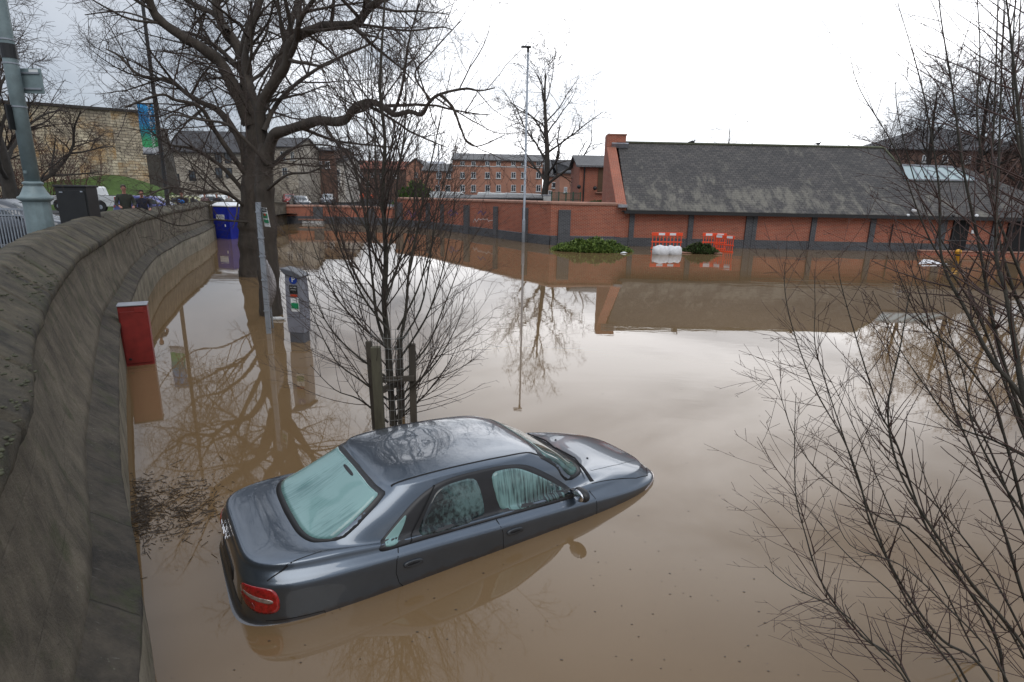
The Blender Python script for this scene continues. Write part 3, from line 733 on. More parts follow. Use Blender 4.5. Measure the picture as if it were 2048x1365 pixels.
wall_run('low_brick_wall', low_pts, zlow, PY(700, 438, 49).z, 'lower length of red brick wall seen through the young tree', piers=[(638, .8, .1), (745, .5, .12)])
# stone return wall from the parapet end to the brick wall
a, b = Vector((-17.95, 35.2, 0)), low_pts[0] + Vector((-.02, .1, 0))
m = MB(); d = (b - a).normalized(); nn = Vector((-d.y, d.x, 0)) * .6
m.add([(a.x, a.y, -1.6), (b.x, b.y, -1.6), (b.x, b.y, 1.65), (a.x, a.y, 2.06), (a.x + nn.x, a.y + nn.y, -1.6), (b.x + nn.x, b.y + nn.y, -1.6), (b.x + nn.x, b.y + nn.y, 1.65), (a.x + nn.x, a.y + nn.y, 2.06)], [(0, 1, 2, 3), (3, 2, 6, 7), (4, 7, 6, 5), (1, 5, 6, 2), (0, 3, 7, 4)])
rw = empty('stone_wall', (0, 0, 0), 0, 'brown stone wall behind the blue portable toilet and the big tree', 'wall')
m.build('masonry', M_face, rw)
MB().add([Vector(v) for v in [(a.x - nn.x * .1, a.y - nn.y * .1, 2.06), (b.x - nn.x * .1, b.y - nn.y * .1, 1.65), (b.x + nn.x * 1.1, b.y + nn.y * 1.1, 1.65), (a.x + nn.x * 1.1, a.y + nn.y * 1.1, 2.06), (a.x - nn.x * .1, a.y - nn.y * .1, 2.18), (b.x - nn.x * .1, b.y - nn.y * .1, 1.77), (b.x + nn.x * 1.1, b.y + nn.y * 1.1, 1.77), (a.x + nn.x * 1.1, a.y + nn.y * 1.1, 2.18)]], [(0, 1, 5, 4), (4, 5, 6, 7), (7, 6, 2, 3), (0, 4, 7, 3), (1, 2, 6, 5)]).build('coping', M_cope, rw)
# old graffiti on the brickwork
Mg1 = simple('white_spray', (0.55, 0.50, 0.48), 0.8, var=.2, bmp=0); Mg2 = simple('violet_spray', (0.13, 0.07, 0.15), 0.8, var=.3, bmp=0)
def scribble(pts, mat, w_, nm='graffiti'):
    m = MB(); L_ = []
    for px, py in pts:
        d = ray(px, py)
        a, b = run[1], run[2]
        for i in range(len(run) - 1):
            e = run[i + 1] - run[i]; den = d.x * e.y - d.y * e.x; t = (run[i].x * e.y - run[i].y * e.x) / den; s_ = ((d.x * t - run[i].x) * e.x + (d.y * t - run[i].y) * e.y) / (e.x ** 2 + e.y ** 2)
            if 0 <= s_ <= 1: nn = Vector((e.y, -e.x, 0)).normalized(); L_.append(CAM + d * t + nn * .004 - Vector((run[0].x, run[0].y, 0))); break
    for p, q in zip(L_[:-1], L_[1:]): m.beam(p, q, .006, w_, up=(0, 0, 1))
    if L_: m.build(nm, mat, bw)
scribble([(946, 445), (950, 438), (953, 444), (957, 438), (962, 440), (966, 438), (970, 440), (974, 438), (978, 444)], Mg1, .05)
scribble([(978, 442), (984, 441), (990, 442)], Mg1, .04)
scribble([(896, 428), (902, 420), (908, 430), (900, 432), (912, 424), (916, 430)], Mg2, .12); scribble([(956, 428), (962, 422), (966, 430), (972, 424)], Mg2, .10); scribble([(812, 432), (818, 420), (824, 436), (832, 424), (830, 438)], Mg2, .14)
jt = empty('jetty', PZ(600, 446, 0), 0, 'pale low concrete kerb just above the water under the brown stone wall', 'kerb')
MB().box((0, -.6, .12), (4.6, .5, .3)).build('concrete_slab', M_offw, jt, bevel=.03); MB().box((0, -.6, .33), (4.8, .62, .12)).build('capping', M_coped, jt, bevel=.02)
# ------------------------------------------------------------------ long brick building with the slate roof
LB = empty('brick_building', (6.8, BW, 0), 0, 'long low red brick building with a big mottled slate roof facing the water', 'building')
O = Vector((6.8, BW, 0))
def rel(v, O=None): return Vector(v) - (O if O is not None else globals()['O'])
RY = 5.6
xL = PY(1244, 410, BW).x; xR = 44.0
zg = PY(1400, 414.5, BW).z; zrdg = PY(1500, 291.5, BW + RY).z; xrl = xL + .15; xrr = PY(1766, 297, BW + RY).x
zpl = PY(1400, 478.5, BW).z
slope = (zrdg - zg) / RY
def zroof(y): return zg + slope * y          # y behind the gutter
m = MB()
m.box(rel(((xL + xR) / 2, BW + .15, (zpl + zg) / 2 - .12)), (xR - xL, .3, zg - zpl - .25))
m.box(rel(((xL + .3 + xrr) / 2, BW + RY + .25, (zrdg - .6) / 2)), (xrr - xL - .3, .3, zrdg - .6)); m.box(rel(((xrr + xR) / 2, BW + 9.8, 1.6)), (xR - xrr, .3, 3)); m.box(rel((xR, BW + 5, 1.4)), (.3, 9.4, 2.4))
m.build('front_wall', M_brick, LB)
MB().box(rel(((xL + xR) / 2, BW + .12, (zpl - 1.6) / 2)), (xR - xL + .04, .36, zpl + 1.6)).build('plinth', M_blueb, LB)
m = MB()
for i in range(int((xR - xL) / .115)):      # soldier course under the eaves
    pass
MB().box(rel(((xL + xR) / 2, BW - .02, zg - .30)), (xR - xL, .04, .20)).build('soldier_course', brick('soldier_brick', (0.27, 0.075, 0.04), (0.20, 0.055, 0.034), (0.25, 0.16, 0.12), bw=.085, bh=.24, var=.15), LB)
# gable at the left end, standing proud of the slates
gx = xL - .16
P = [(0, -1.6), (RY + .42, -1.6), (RY + .40, zg - .2), (RY + .38, zrdg - .1), (RY + .38, zrdg + .43), (RY - .55, zrdg + .43), (RY - .57, zroof(RY - .57) + .07), (-.05, zg + .04), (0, zg - .1)]
m = MB(); m.prism([(a, b) for a, b in P], .62, 0, rel((gx - .2, BW - .05, 0)), (0, 1, 0), (0, 0, 1), (1, 0, 0)); g = m.build('gable_wall', M_brick, LB); fix_normals(g)
m = MB(); m.box(rel((xL + .32, BW + RY - .1, zrdg + .22)), (1.15, .95, .45)); m.build('ridge_stack', M_brick, LB); MB().box(rel((xL + .32, BW + RY - .1, zrdg + .48)), (1.25, 1.05, .08)).build('stack_cap', M_coped, LB)
MB().box(rel((xL + .50, BW + RY - .62, zrdg - .2)), (1.1, .12, .32), M=Matrix.Rotation(math.atan(slope), 3, 'X')).build('lead_apron', M_lead, LB)
# main roof slope with thickness; the right end is hipped down to a lower roof
ypx = lambda py, px: None
ylow = None
# where the lower roof tops out: same slope plane, height read at the rooflight
zlowr = PY(1800, 333, BW + 3.9).z; ylow = (zlowr - zg) / slope
xh0 = PY(1800, 334, BW + ylow).x; xend = PY(2042, 402, BW + .8).x + 2
def slab(m, pts, th=.12, mi=0):
    P = [Vector(p) for p in pts]; n = (P[1] - P[0]).cross(P[2] - P[0]).normalized() * th
    k = len(P); m.add(P + [p - n for p in P], [tuple(range(k)), tuple(range(2 * k - 1, k - 1, -1))] + [(i, i + k, (i + 1) % k + k, (i + 1) % k) for i in range(k)], mi)
m = MB(); ov = -.35
slab(m, [rel((xL + .27, BW + ov, zroof(ov))), rel((xend + 1.5, BW + ov, zroof(ov))), rel((xend - 3.6, BW + ylow, zlowr)), rel((xh0, BW + ylow, zlowr)), rel((xrr, BW + RY, zrdg)), rel((xrl + .3, BW + RY, zrdg))])
m.build('roof', M_slate, LB)
m = MB(); slab(m, [rel((xL + .1, BW + RY, zrdg)), rel((xrr, BW + RY, zrdg)), rel((xrr, BW + RY + .55, zrdg - .5)), rel((xL + .27, BW + RY + .55, zrdg - .5))]); slab(m, [rel((xrr, BW + RY, zrdg)), rel((xh0, BW + ylow, zlowr)), rel((xrr + 3.2, BW + RY + 3.5, zg + .8))]); slab(m, [rel((xh0, BW + ylow, zlowr)), rel((xend - 3.6, BW + ylow, zlowr)), rel((xend - 1, BW + 9, zg)), rel((xh0, BW + 9, zg))]); slab(m, [rel((xend - 3.6, BW + ylow, zlowr)), rel((xend + 1.5, BW - .3, zroof(ov))), rel((xend + 1.5, BW + 9, zroof(ov)))])
m.build('back_roof', M_slate, LB)
m = MB().tube([rel((xrl + .4, BW + RY, zrdg + .03)), rel((xrr, BW + RY, zrdg + .03)), rel((xh0, BW + ylow, zlowr + .03))], .09, 8); m.build('ridge_tiles', simple('mossy_ridge', (0.11, 0.115, 0.075), 0.9, scale=4), LB, smooth=True)
MB().box(rel(((xL + xR) / 2 + .1, BW + ov - .02, zroof(ov) - .12)), (xR - xL, .16, .17)).build('gutter', M_gut, LB)
MB().box(rel(((xL + xR) / 2, BW - .10, zg - .33)), (xR - xL, .42, .05)).build('soffit', M_gut, LB)
MB().box(rel((xL - .02, BW - .25, zg - .02)), (.5, .5, .16)).build('lead_kneeler', M_lead, LB)
# piers of dark brick
for px, wd in ((1263, .30), (1381, .30), (1502, .66), (1627, .30), (1745, .32), (1885, .45), (1990, .3)):
    x = PY(px, 450, BW).x
    MB().box(rel((x, BW - .03, (zg - .42 - 1.6) / 2)), (wd, .16, zg - .42 + 1.6)).build('pier', M_blueb, LB, bevel=.01)
for px in (1502,): 
    x = PY(px + 2, 450, BW).x; MB().box(rel((x, BW - .113, .5)), (.02, .01, 3.4)).build('movement_joint', M_dark, LB)
# door openings
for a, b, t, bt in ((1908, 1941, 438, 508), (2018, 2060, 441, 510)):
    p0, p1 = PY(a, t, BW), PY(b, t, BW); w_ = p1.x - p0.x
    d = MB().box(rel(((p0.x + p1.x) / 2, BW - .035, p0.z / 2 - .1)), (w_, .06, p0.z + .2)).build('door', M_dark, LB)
    MB().box(rel(((p0.x + p1.x) / 2, BW - .06, p0.z + .06)), (w_ + .2, .1, .1)).build('lintel', M_gut, d)
    MB().box(rel((p0.x + .06, BW - .08, p0.z / 2)), (.09, .04, p0.z)).build('door_frame', M_gut, d)
for px, py, r in ((1829, 421, .17), (1816, 431, .10), (1953, 432, .12), (1907, 432, .11)):
    p = PY(px, py, BW - .3); m = MB(); m.ball(rel(p), r, 6, sc=(1, .7, .8)); lp = m.build('wall_lamp', M_white if px != 1907 else M_gut, LB, smooth=True); MB().beam(rel(p), rel((p.x, BW - .01, p.z + .05)), .05).build('bracket', M_gut, lp)
p = PY(1946, 464, BW - .05); MB().box(rel(p), (.2, .04, .2)).build('notice', M_white, LB, bevel=.005)
p = PY(1786, 452, BW - .08); MB().tube([rel((p.x, p.y, .3)), rel(p), rel((p.x, p.y, p.z + .1))], .035, 6).build('vent_pipe', M_gut, LB)
# roof light: glazed strip set in the lower roof
ga = [(1802, 334), (1905, 338), (1952, 364), (1810, 362)]
def on_roof(px, py, lift=.10):
    d = ray(px, py); n = Vector((0, -slope, 1)); p0 = Vector((0, BW, zg)); t = (p0 - CAM).dot(n) / d.dot(n); return CAM + d * t + n.normalized() * lift
G = [on_roof(*q) for q in ga]
rl = MB(); slab(rl, [rel(p) for p in (G[3], G[2], G[1], G[0])], .1)
rlo = rl.build('roof_light', simple('wired_glass', (0.30, 0.38, 0.38), 0.12, 0, 0.15, 1.0, 0, coat=1.0), LB)
m = MB(); sagg = []
for t in (0, .2, .4, .6, .8, 1.0):
    a = G[3].lerp(G[2], t); b = G[0].lerp(G[1], t); m.beam(rel(a) + Vector((0, -.01, .03)), rel(b) + Vector((0, -.01, .03)), .07, .06)
m.beam(rel(G[3]), rel(G[2]), .08); m.beam(rel(G[0]) + Vector((0, 0, .04)), rel(G[1]) + Vector((0, 0, .04)), .10)
m.build('glazing_bars', M_lead, rlo)

# ------------------------------------------------------------------ generic distant building, facade square to the street
def building(name, label, x0, x1, y, top_py, base_z, depth, roof_py, wall, roof, wins=(), group=None, roof_in=.0, band=None, win_frame=None, hip=False, gable_front=False, door=None, sill=True):
    """x0,x1: photo columns of the facade at distance y; wins: (px, py, w_px, h_px)"""
    a, b = PY(x0, top_py, y), PY(x1, top_py, y); ze = (a.z + b.z) / 2
    root = empty(name, ((a.x + b.x) / 2, y, base_z), 0, label, 'building', group); OO = Vector(((a.x + b.x) / 2, y, base_z))
    R = lambda v: Vector(v) - OO
    wdt = b.x - a.x; cx_ = (a.x + b.x) / 2
    m = MB(); m.box(R((cx_, y + depth / 2, (base_z - 1 + ze) / 2)), (wdt, depth, ze - base_z + 1)); 
    zr_ = PY((x0 + x1) / 2, roof_py, y + depth / 2).z if not gable_front else PY((x0 + x1) / 2, roof_py, y).z
    if gable_front:
        m.add([R(v) for v in [(a.x, y, ze), (b.x, y, ze), (cx_, y, zr_), (a.x, y + depth, ze), (b.x, y + depth, ze), (cx_, y + depth, zr_)]], [(0, 1, 2), (5, 4, 3)])
    elif not hip:
        m.add([R(v) for v in [(a.x, y, ze), (a.x, y + depth, ze), (a.x, y + depth / 2, zr_), (b.x, y, ze), (b.x, y + depth, ze), (b.x, y + depth / 2, zr_)]], [(1, 0, 2), (3, 4, 5)])
    m.build('wall', wall, root)
    m = MB(); e = .3
    if gable_front:
        slab(m, [R(v) for v in [(a.x - e, y - e, ze - .15), (cx_, y - e, zr_ + .1), (cx_, y + depth, zr_ + .1), (a.x - e, y + depth, ze - .15)]], -.15)
        slab(m, [R(v) for v in [(b.x + e, y - e, ze - .15), (b.x + e, y + depth, ze - .15), (cx_, y + depth, zr_ + .1), (cx_, y - e, zr_ + .1)]], -.15)
    else:
        h = depth / 2 if hip else 0
        slab(m, [R(v) for v in [(a.x - e, y - e, ze - .05), (b.x + e, y - e, ze - .05), (b.x + (e if not hip else -h), y + depth / 2, zr_ + .1), (a.x - (e if not hip else -h), y + depth / 2, zr_ + .1)]], .15)
        slab(m, [R(v) for v in [(b.x + e, y + depth + e, ze - .05), (a.x - e, y + depth + e, ze - .05), (a.x - (e if not hip else -h), y + depth / 2, zr_ + .1), (b.x + (e if not hip else -h), y + depth / 2, zr_ + .1)]], .15)
        if hip:
            slab(m, [R(v) for v in [(a.x - e, y + depth + e, ze - .05), (a.x - e, y - e, ze - .05), (a.x + h, y + depth / 2, zr_ + .1)]], .12); slab(m, [R(v) for v in [(b.x + e, y - e, ze - .05), (b.x + e, y + depth + e, ze - .05), (b.x - h, y + depth / 2, zr_ + .1)]], .12)
        m.box(R((cx_, y - e - .05, ze - .12)), (wdt + .6, .12, .14))
    m.build('roof', roof, root)
    if band:
        z = PY((x0 + x1) / 2, band, y).z; MB().box(R((cx_, y - .03, z)), (wdt, .06, .16)).build('stone_band', M_offw, root)
    k = ppm(y)
    for q in wins:
        px, py, wp, hp = q[:4]; c = PY(px, py, y); ww, hh = wp * k, hp * k
        fr = MB(); t = max(.07, ww * .08)
        fr.box(R((c.x - ww / 2, y - .02, c.z)), (t, .1, hh)); fr.box(R((c.x + ww / 2, y - .02, c.z)), (t, .1, hh)); fr.box(R((c.x, y - .02, c.z + hh / 2)), (ww + t, .1, t)); fr.box(R((c.x, y - .02, c.z - hh / 2)), (ww + t, .1, t)); fr.box(R((c.x, y - .025, c.z)), (t * .7, .08, hh))
        fr.box(R((c.x + ww * .25, y - .022, c.z + hh * .15)), (ww * .5, .07, t * .6))
        f = fr.build('window', win_frame or M_white, root)
        MB().box(R((c.x, y - .005, c.z)), (ww - t * .5, .04, hh - t * .5)).build('pane', M_pane, f)
        if sill: MB().box(R((c.x, y - .06, c.z - hh / 2 - .08)), (ww + .3, .14, .12)).build('sill', M_offw, f)
    return root, R, OO
W4 = [925, 947, 975, 997, 1027, 1047, 1077]
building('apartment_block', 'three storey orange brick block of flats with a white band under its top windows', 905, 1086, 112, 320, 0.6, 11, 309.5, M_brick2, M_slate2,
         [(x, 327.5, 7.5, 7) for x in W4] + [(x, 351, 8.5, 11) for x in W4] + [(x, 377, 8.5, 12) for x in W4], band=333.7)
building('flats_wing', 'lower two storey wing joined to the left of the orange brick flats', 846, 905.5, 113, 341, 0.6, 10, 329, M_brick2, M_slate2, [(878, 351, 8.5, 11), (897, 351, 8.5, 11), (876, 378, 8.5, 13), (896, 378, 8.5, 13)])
building('gabled_house', 'red brick house end with pointed gable left of the flats wing', 812, 850, 118, 334, 0.6, 14, 319, M_brick2, M_slate2, [(832, 350, 6, 9)], gable_front=True)
building('white_roofed_house', 'house with a pale grey roof peeping over the flats wing', 848, 880, 150, 340, 0.6, 16, 324, M_brown, simple('pale_roof', (0.42, 0.43, 0.46), 0.6), [])
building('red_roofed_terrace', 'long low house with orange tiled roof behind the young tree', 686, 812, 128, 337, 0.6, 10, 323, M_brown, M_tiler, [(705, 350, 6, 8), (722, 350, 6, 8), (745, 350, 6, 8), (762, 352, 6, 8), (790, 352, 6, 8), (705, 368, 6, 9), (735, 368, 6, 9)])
building('pale_stone_house', 'tall pale stone house with dark roof behind the big tree', 480, 592, 88, 292, 0.7, 10, 276, M_stoneh, M_slated, [(500, 312, 9, 15), (528, 312, 9, 15), (566, 312, 9, 15), (500, 345, 9, 15), (540, 345, 9, 16), (570, 345, 9, 16), (585, 312, 6, 14)], win_frame=M_offw)
building('tall_pale_house', 'pale rendered house end beside the red roofed terrace', 592, 624, 96, 318, 0.7, 12, 300, M_pale, M_slated, [(603, 334, 6, 10), (615, 352, 6, 10)], win_frame=M_offw)
building('dark_shed', 'dark brown slab sided building among the pale houses', 624, 668, 98, 300, 0.7, 12, 296, M_brown, M_slated, [(640, 330, 8, 12), (655, 330, 8, 12)])
building('narrow_pale_house', 'narrow pale house squeezed beside the dark brown building', 668, 688, 99, 322, 0.7, 10, 312, M_pale, M_slated, [(677, 345, 6, 10), (677, 366, 6, 10)])
building('stone_gatehouse', 'stone fronted house with heavy dark roof behind the banner post', 330, 482, 76, 303, 0.8, 9, 264, M_stoneh, M_slated, [(437, 317, 12, 18), (456, 317, 12, 18), (438, 346, 12, 18), (458, 346, 12, 18), (385, 352, 12, 18), (352, 360, 14, 22)], win_frame=M_gut, sill=False)
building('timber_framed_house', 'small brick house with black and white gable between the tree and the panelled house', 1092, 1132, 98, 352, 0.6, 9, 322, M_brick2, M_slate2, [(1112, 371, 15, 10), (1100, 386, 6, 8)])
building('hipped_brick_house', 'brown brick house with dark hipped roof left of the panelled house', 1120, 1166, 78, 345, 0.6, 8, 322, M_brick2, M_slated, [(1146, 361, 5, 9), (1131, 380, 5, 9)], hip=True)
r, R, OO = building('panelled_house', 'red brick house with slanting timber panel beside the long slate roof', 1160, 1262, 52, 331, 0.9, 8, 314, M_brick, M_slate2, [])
p0, p1 = PY(1197, 336, 52), PY(1217, 384, 52)
m = MB(); m.box(R(((p0.x + p1.x) / 2, 51.96, (p0.z + p1.z) / 2)), (p1.x - p0.x, .1, p0.z - p1.z)); pn = m.build('timber_panel', M_timber, r)
m = MB()
for i in range(9):
    z = p1.z + (p0.z - p1.z) * (i + .3) / 9; m.beam(R((p0.x + .05, 51.89, z - .25)), R((p1.x - .05, 51.89, z + .2)), .04, .05)
m.build('slats', M_timber, pn)
MB().box(R(((p0.x + p1.x) / 2, 51.9, p1.z - .08)), (p1.x - p0.x + .3, .2, .1)).build('sill', M_coped, r)
p = PY(1168, 360, 52); MB().tube([R((p.x, 51.9, .8)), R((p.x, 51.9, PY(1168, 334, 52).z))], .06, 6).build('downpipe', M_gut, r)
for q in ((1190, 377), (1214, 366), (1158, 374)):
    p = PY(q[0], q[1], 51.5); m = MB(); m.ball(R(p), .18, 6); m.beam(R(p), R((p.x, 52, p.z + .1)), .06); m.build('wall_lamp', M_gut, r, smooth=True)
building('distant_brick_hall', 'dark brick hall with wide hipped roof behind the right hand trees', 1800, 2100, 72, 300, 0.8, 16, 258, M_brown, M_slated, [(1850, 318, 10, 12), (1890, 318, 10, 12), (1935, 320, 10, 12), (1990, 322, 10, 12)], hip=True)

# things on the land behind the wall
def fence_green():
    y = 50; a, b = PY(1103, 404, y), PY(1160, 404, y); zt = PY(1130, 384, y).z; zb = .8
    r = empty('metal_fence', (a.x, y, zb), 0, 'dark green mesh fence left of the panelled house', 'fence'); n = 5
    for i in range(n):
        x = (b.x - a.x) * i / (n - 1); MB().box((x, 0, (zt - zb) / 2), (.09, .09, zt - zb)).build('post', M_green, r)
    m = MB()
    for k in range(5): m.beam((0, 0, .15 + k * (zt - zb - .25) / 4), (b.x - a.x, 0, .15 + k * (zt - zb - .25) / 4), .03)
    for k in range(60): m.beam((k * (b.x - a.x) / 59, .02, .05), (k * (b.x - a.x) / 59, .02, zt - zb - .05), .012)
    m.build('mesh_panel', M_green, r)
fence_green()
p = PY(1094, 404, 55); k = empty('kiosk', (p.x, 55, .8), 0, 'small pale grey kiosk box at the foot of the bare tree', 'kiosk'); MB().box((0, 0, .95), (.75, .8, 1.9)).build('cabinet', M_offw, k, bevel=.03); MB().box((0, 0, 1.94), (.85, .9, .08)).build('lid', M_lead, k, bevel=.02)
p = PY(1010, 400, 54); sh = empty('low_shed', (p.x, 54, .8), 0, 'long low black shed roof just above the brick wall', 'shed'); zt = PY(1010, 393.5, 54).z - .8
MB().box((0, 1.5, zt / 2 - .12), (6.8, 3, zt - .05)).build('shed_wall', M_gut, sh); m = MB(); slab(m, [(-6.3, -.1, zt - .22), (3.4, -.1, zt - .02), (3.4, 3.3, zt + .2), (-6.3, 3.3, zt)], .1); m.build('shed_roof', M_slate2, sh)
p = PY(1195, 403, 48); hd = None
# ------------------------------------------------------------------ bare trees: every limb, branch and twig is a tapering tube
class Tubes:
    def __init__(s): s.c = []
    def add(s, P, R): s.c.append((np.array(P, float), np.array(R, float)))
    def build(s, name, mat, parent, k=4, O=(0, 0, 0)):
        if not s.c: return None
        P = np.concatenate([c[0] for c in s.c]) - np.array(O); R = np.concatenate([c[1] for c in s.c]); n = len(P)
        lens = np.array([len(c[0]) for c in s.c]); start = np.r_[0, np.cumsum(lens)[:-1]]; end = start + lens - 1
        nx = np.minimum(np.arange(n) + 1, n - 1); pv = np.maximum(np.arange(n) - 1, 0); nx[end] = end; pv[start] = start
        T = P[nx] - P[pv]; T /= np.linalg.norm(T, axis=1)[:, None] + 1e-9
        # one reference per branch keeps the rings from twisting
        ref = np.repeat(np.array([np.cross(c[0][-1] - c[0][0], (0.3, 0.9, 0.2)) + 1e-5 for c in s.c]), lens, axis=0)
        U = ref - T * np.sum(ref * T, 1)[:, None]; U /= np.linalg.norm(U, axis=1)[:, None] + 1e-9; Wv = np.cross(T, U)
        a = 2 * np.pi * np.arange(k) / k
        V = (P[:, None, :] + (U[:, None, :] * np.cos(a)[None, :, None] + Wv[:, None, :] * np.sin(a)[None, :, None]) * R[:, None, None]).reshape(-1, 3)
        seg = np.ones(n, bool); seg[end] = False; i = np.nonzero(seg)[0]
        kk = np.arange(k); k2 = (kk + 1) % k
        Fq = np.stack([i[:, None] * k + kk, i[:, None] * k + k2, (i[:, None] + 1) * k + k2, (i[:, None] + 1) * k + kk], 2).reshape(-1, 4)
        me = bpy.data.meshes.new(name); me.vertices.add(len(V)); me.vertices.foreach_set('co', V.astype(np.float32).ravel())
        me.loops.add(Fq.size); me.loops.foreach_set('vertex_index', Fq.astype(np.int32).ravel())
        me.polygons.add(len(Fq)); me.polygons.foreach_set('loop_start', (np.arange(len(Fq)) * 4).astype(np.int32)); me.polygons.foreach_set('loop_total', np.full(len(Fq), 4, np.int32))
        me.polygons.foreach_set('use_smooth', np.ones(len(Fq), bool))
        me.materials.append(mat); me.update(calc_edges=True)
        o = bpy.data.objects.new(name, me); C.objects.link(o); o.parent = parent
        return o
def rnd_perp(d, g):
    v = g.normal(size=3); v -= d * v.dot(d); return v / (np.linalg.norm(v) + 1e-9)
def grow(S, p, d, ln, r, lv, g, sp, acc):
    n = max(3, int(ln / sp['seg'])); st = ln / n; P = [p.copy()]; d = d / np.linalg.norm(d)
    drift = rnd_perp(d, g) * sp['curve']
    for i in range(n):
        d = d + drift * .5 / n + g.normal(size=3) * sp['wig'] + np.array([0, 0, sp['up'][lv]]) * st
        d /= np.linalg.norm(d); p = p + d * st; P.append(p.copy())
    t = np.linspace(0, 1, n + 1); tip = sp['tip'][lv]
    R = np.maximum(r * (1 - t * (1 - tip)), sp['rmin'])
    (S['thick'] if r > sp['split'] else S['thin']).add(P, R)
    if lv + 1 < len(sp['len']) + 1 and lv < len(sp['num']):
        m_ = sp['num'][lv] * ln
        k = int(m_) + (1 if g.random() < m_ - int(m_) else 0)
        for _ in range(k):
            f = sp['from'] + (1 - sp['from']) * g.random() ** .85; i = min(n - 1, int(f * n)); q = P[i] + (P[i + 1] - P[i]) * (f * n - i)
            dd = P[i + 1] - P[i]; dd /= np.linalg.norm(dd)
            an = math.radians(g.uniform(*sp['ang'])); nd = dd * math.cos(an) + rnd_perp(dd, g) * math.sin(an)
            l2 = sp['len'][lv] * g.uniform(.55, 1.25) * (1 - .45 * f); rr = min(R[i] * .62, sp['rad'][lv] * g.uniform(.7, 1.2))
            grow(S, q, nd, l2, rr, lv + 1, g, sp, acc)
def limb(S, px_pts, D0, D1, r0, r1, g, sp, dens=None, lv=0, fine=8, jit=.0, exact=False):
    """a limb whose course is known: photo points, distance running from D0 to D1"""
    n = len(px_pts); P = [PY(x, y, D0 + (D1 - D0) * i / (n - 1)) for i, (x, y) in enumerate(px_pts)]
    Q = catmull(np.array([tuple(p) for p in P]), fine); t = np.linspace(0, 1, len(Q))
    Q = Q + g.normal(size=Q.shape) * jit
    R = r0 + (r1 - r0) * t ** .8
    R = R * (1 + .06 * np.sin(t * 37) + .05 * np.sin(t * 71 + 1))
    (S['thick'] if r0 > sp['split'] else S['thin']).add(Q, R)
    L_ = np.sum(np.linalg.norm(np.diff(Q, axis=0), axis=1)); k = int((dens if dens is not None else sp['num'][0]) * L_)
    for _ in range(k):
        f = g.uniform(sp.get('limb_from', .1), 1); i = min(len(Q) - 2, int(f * (len(Q) - 1))); dd = Q[i + 1] - Q[i]; dd = dd / (np.linalg.norm(dd) + 1e-9)
        an = math.radians(g.uniform(*sp['ang'])); nd = dd * math.cos(an) + rnd_perp(dd, g) * math.sin(an)
        grow(S, Q[i], nd, sp['len'][0] * g.uniform(.5, 1.3), min(R[i] * .6, sp['rad'][0] * g.uniform(.7, 1.2)), lv + 1, g, sp, None)
    return Q
def finish(S, name, label, cat, base, tmat, cmat, group=None, k=7, names=('trunk', 'crown')):
    root = empty(name, base, 0, label, cat, group)
    S['thick'].build(names[0], tmat, root, k, tuple(base)); S['thin'].build(names[1], cmat, root, 3, tuple(base)); return root
def SS(): return {'thick': Tubes(), 'thin': Tubes()}

OAK = dict(seg=.22, curve=.9, wig=.10, up=[0, .12, .10, .06, .04], tip=[.3, .25, .3, .4, .5], rmin=.0034, split=.03, num=[2.8, 4.0, 4.1, 4.0], len=[2.3, 1.1, .6, .32], rad=[.042, .015, .008, .005], ang=(30, 80), **{'from': .15})
def cloned(sp, **k): q = dict(sp); q.update(k); return q

# big tree, farther trunk
g = np.random.default_rng(11); S = SS(); D = 20.6; u = ppm(D)
limb(S, [(496, 600), (503, 545), (500, 480), (499, 437), (508, 327), (510, 262)], D, D, 25 * u, 17 * u, g, OAK, dens=0, fine=6)
S['thick'].add(np.array([tuple(PY(505, 575, D)), tuple(PY(505, 550, D)), tuple(PY(503, 530, D))]), [.55, .43, .38])
limb(S, [(510, 300), (510, 262), (495, 175), (484, 109), (453, 65), (436, 26), (428, -30), (415, -120)], D, D + .5, 18 * u, 5 * u, g, OAK)
limb(S, [(484, 115), (500, 60), (519, 0), (530, -60), (560, -140)], D, D - 1.5, 10 * u, 4 * u, g, OAK)
limb(S, [(500, 250), (479, 200), (444, 131), (409, 100), (366, 74), (318, 39), (300, 5), (288, -40)], D, D - 1.2, 13 * u, 6 * u, g, OAK)
limb(S, [(495, 330), (479, 279), (440, 225), (401, 205), (374, 188), (340, 161), (310, 158), (274, 148), (239, 113), (215, 100)], D, D + 1.5, 8 * u, 1.6 * u, g, OAK)
limb(S, [(500, 360), (470, 320), (430, 262), (400, 215), (350, 200), (320, 190), (250, 215)], D, D - 2.5, 6 * u, 1.5 * u, g, OAK)
limb(S, [(453, 65), (430, 30), (380, 5), (330, -30)], D, D + 2, 7 * u, 3 * u, g, OAK)
limb(S, [(490, 150), (440, 100), (390, 70), (350, 60), (250, 25), (170, 30)], D, D + 3, 5 * u, 1 * u, g, OAK)
limb(S, [(497, 420), (450, 385), (400, 385), (340, 375), (290, 395)], D, D - 4, 4 * u, 1 * u, g, OAK)
limb(S, [(500, 400), (450, 340), (390, 300), (340, 290), (300, 262)], D, D - 1, 5 * u, 1.2 * u, g, OAK)
limb(S, [(510, 262), (540, 180), (570, 90), (590, 20), (610, -60)], D, D + 2.5, 9 * u, 4 * u, g, OAK)
limb(S, [(498, 445), (460, 442), (415, 440), (360, 452), (300, 430), (262, 408)], D - .2, D - 5, 2.2 * u, .6 * u, g, OAK, dens=1.2)
root = finish(S, 'bare_tree', 'big dark bare tree with the farther trunk, rising from the water beside the blue toilet', 'tree', PZ(505, 550), M_bark, M_twig, 'big bare trees in the flooded car park')
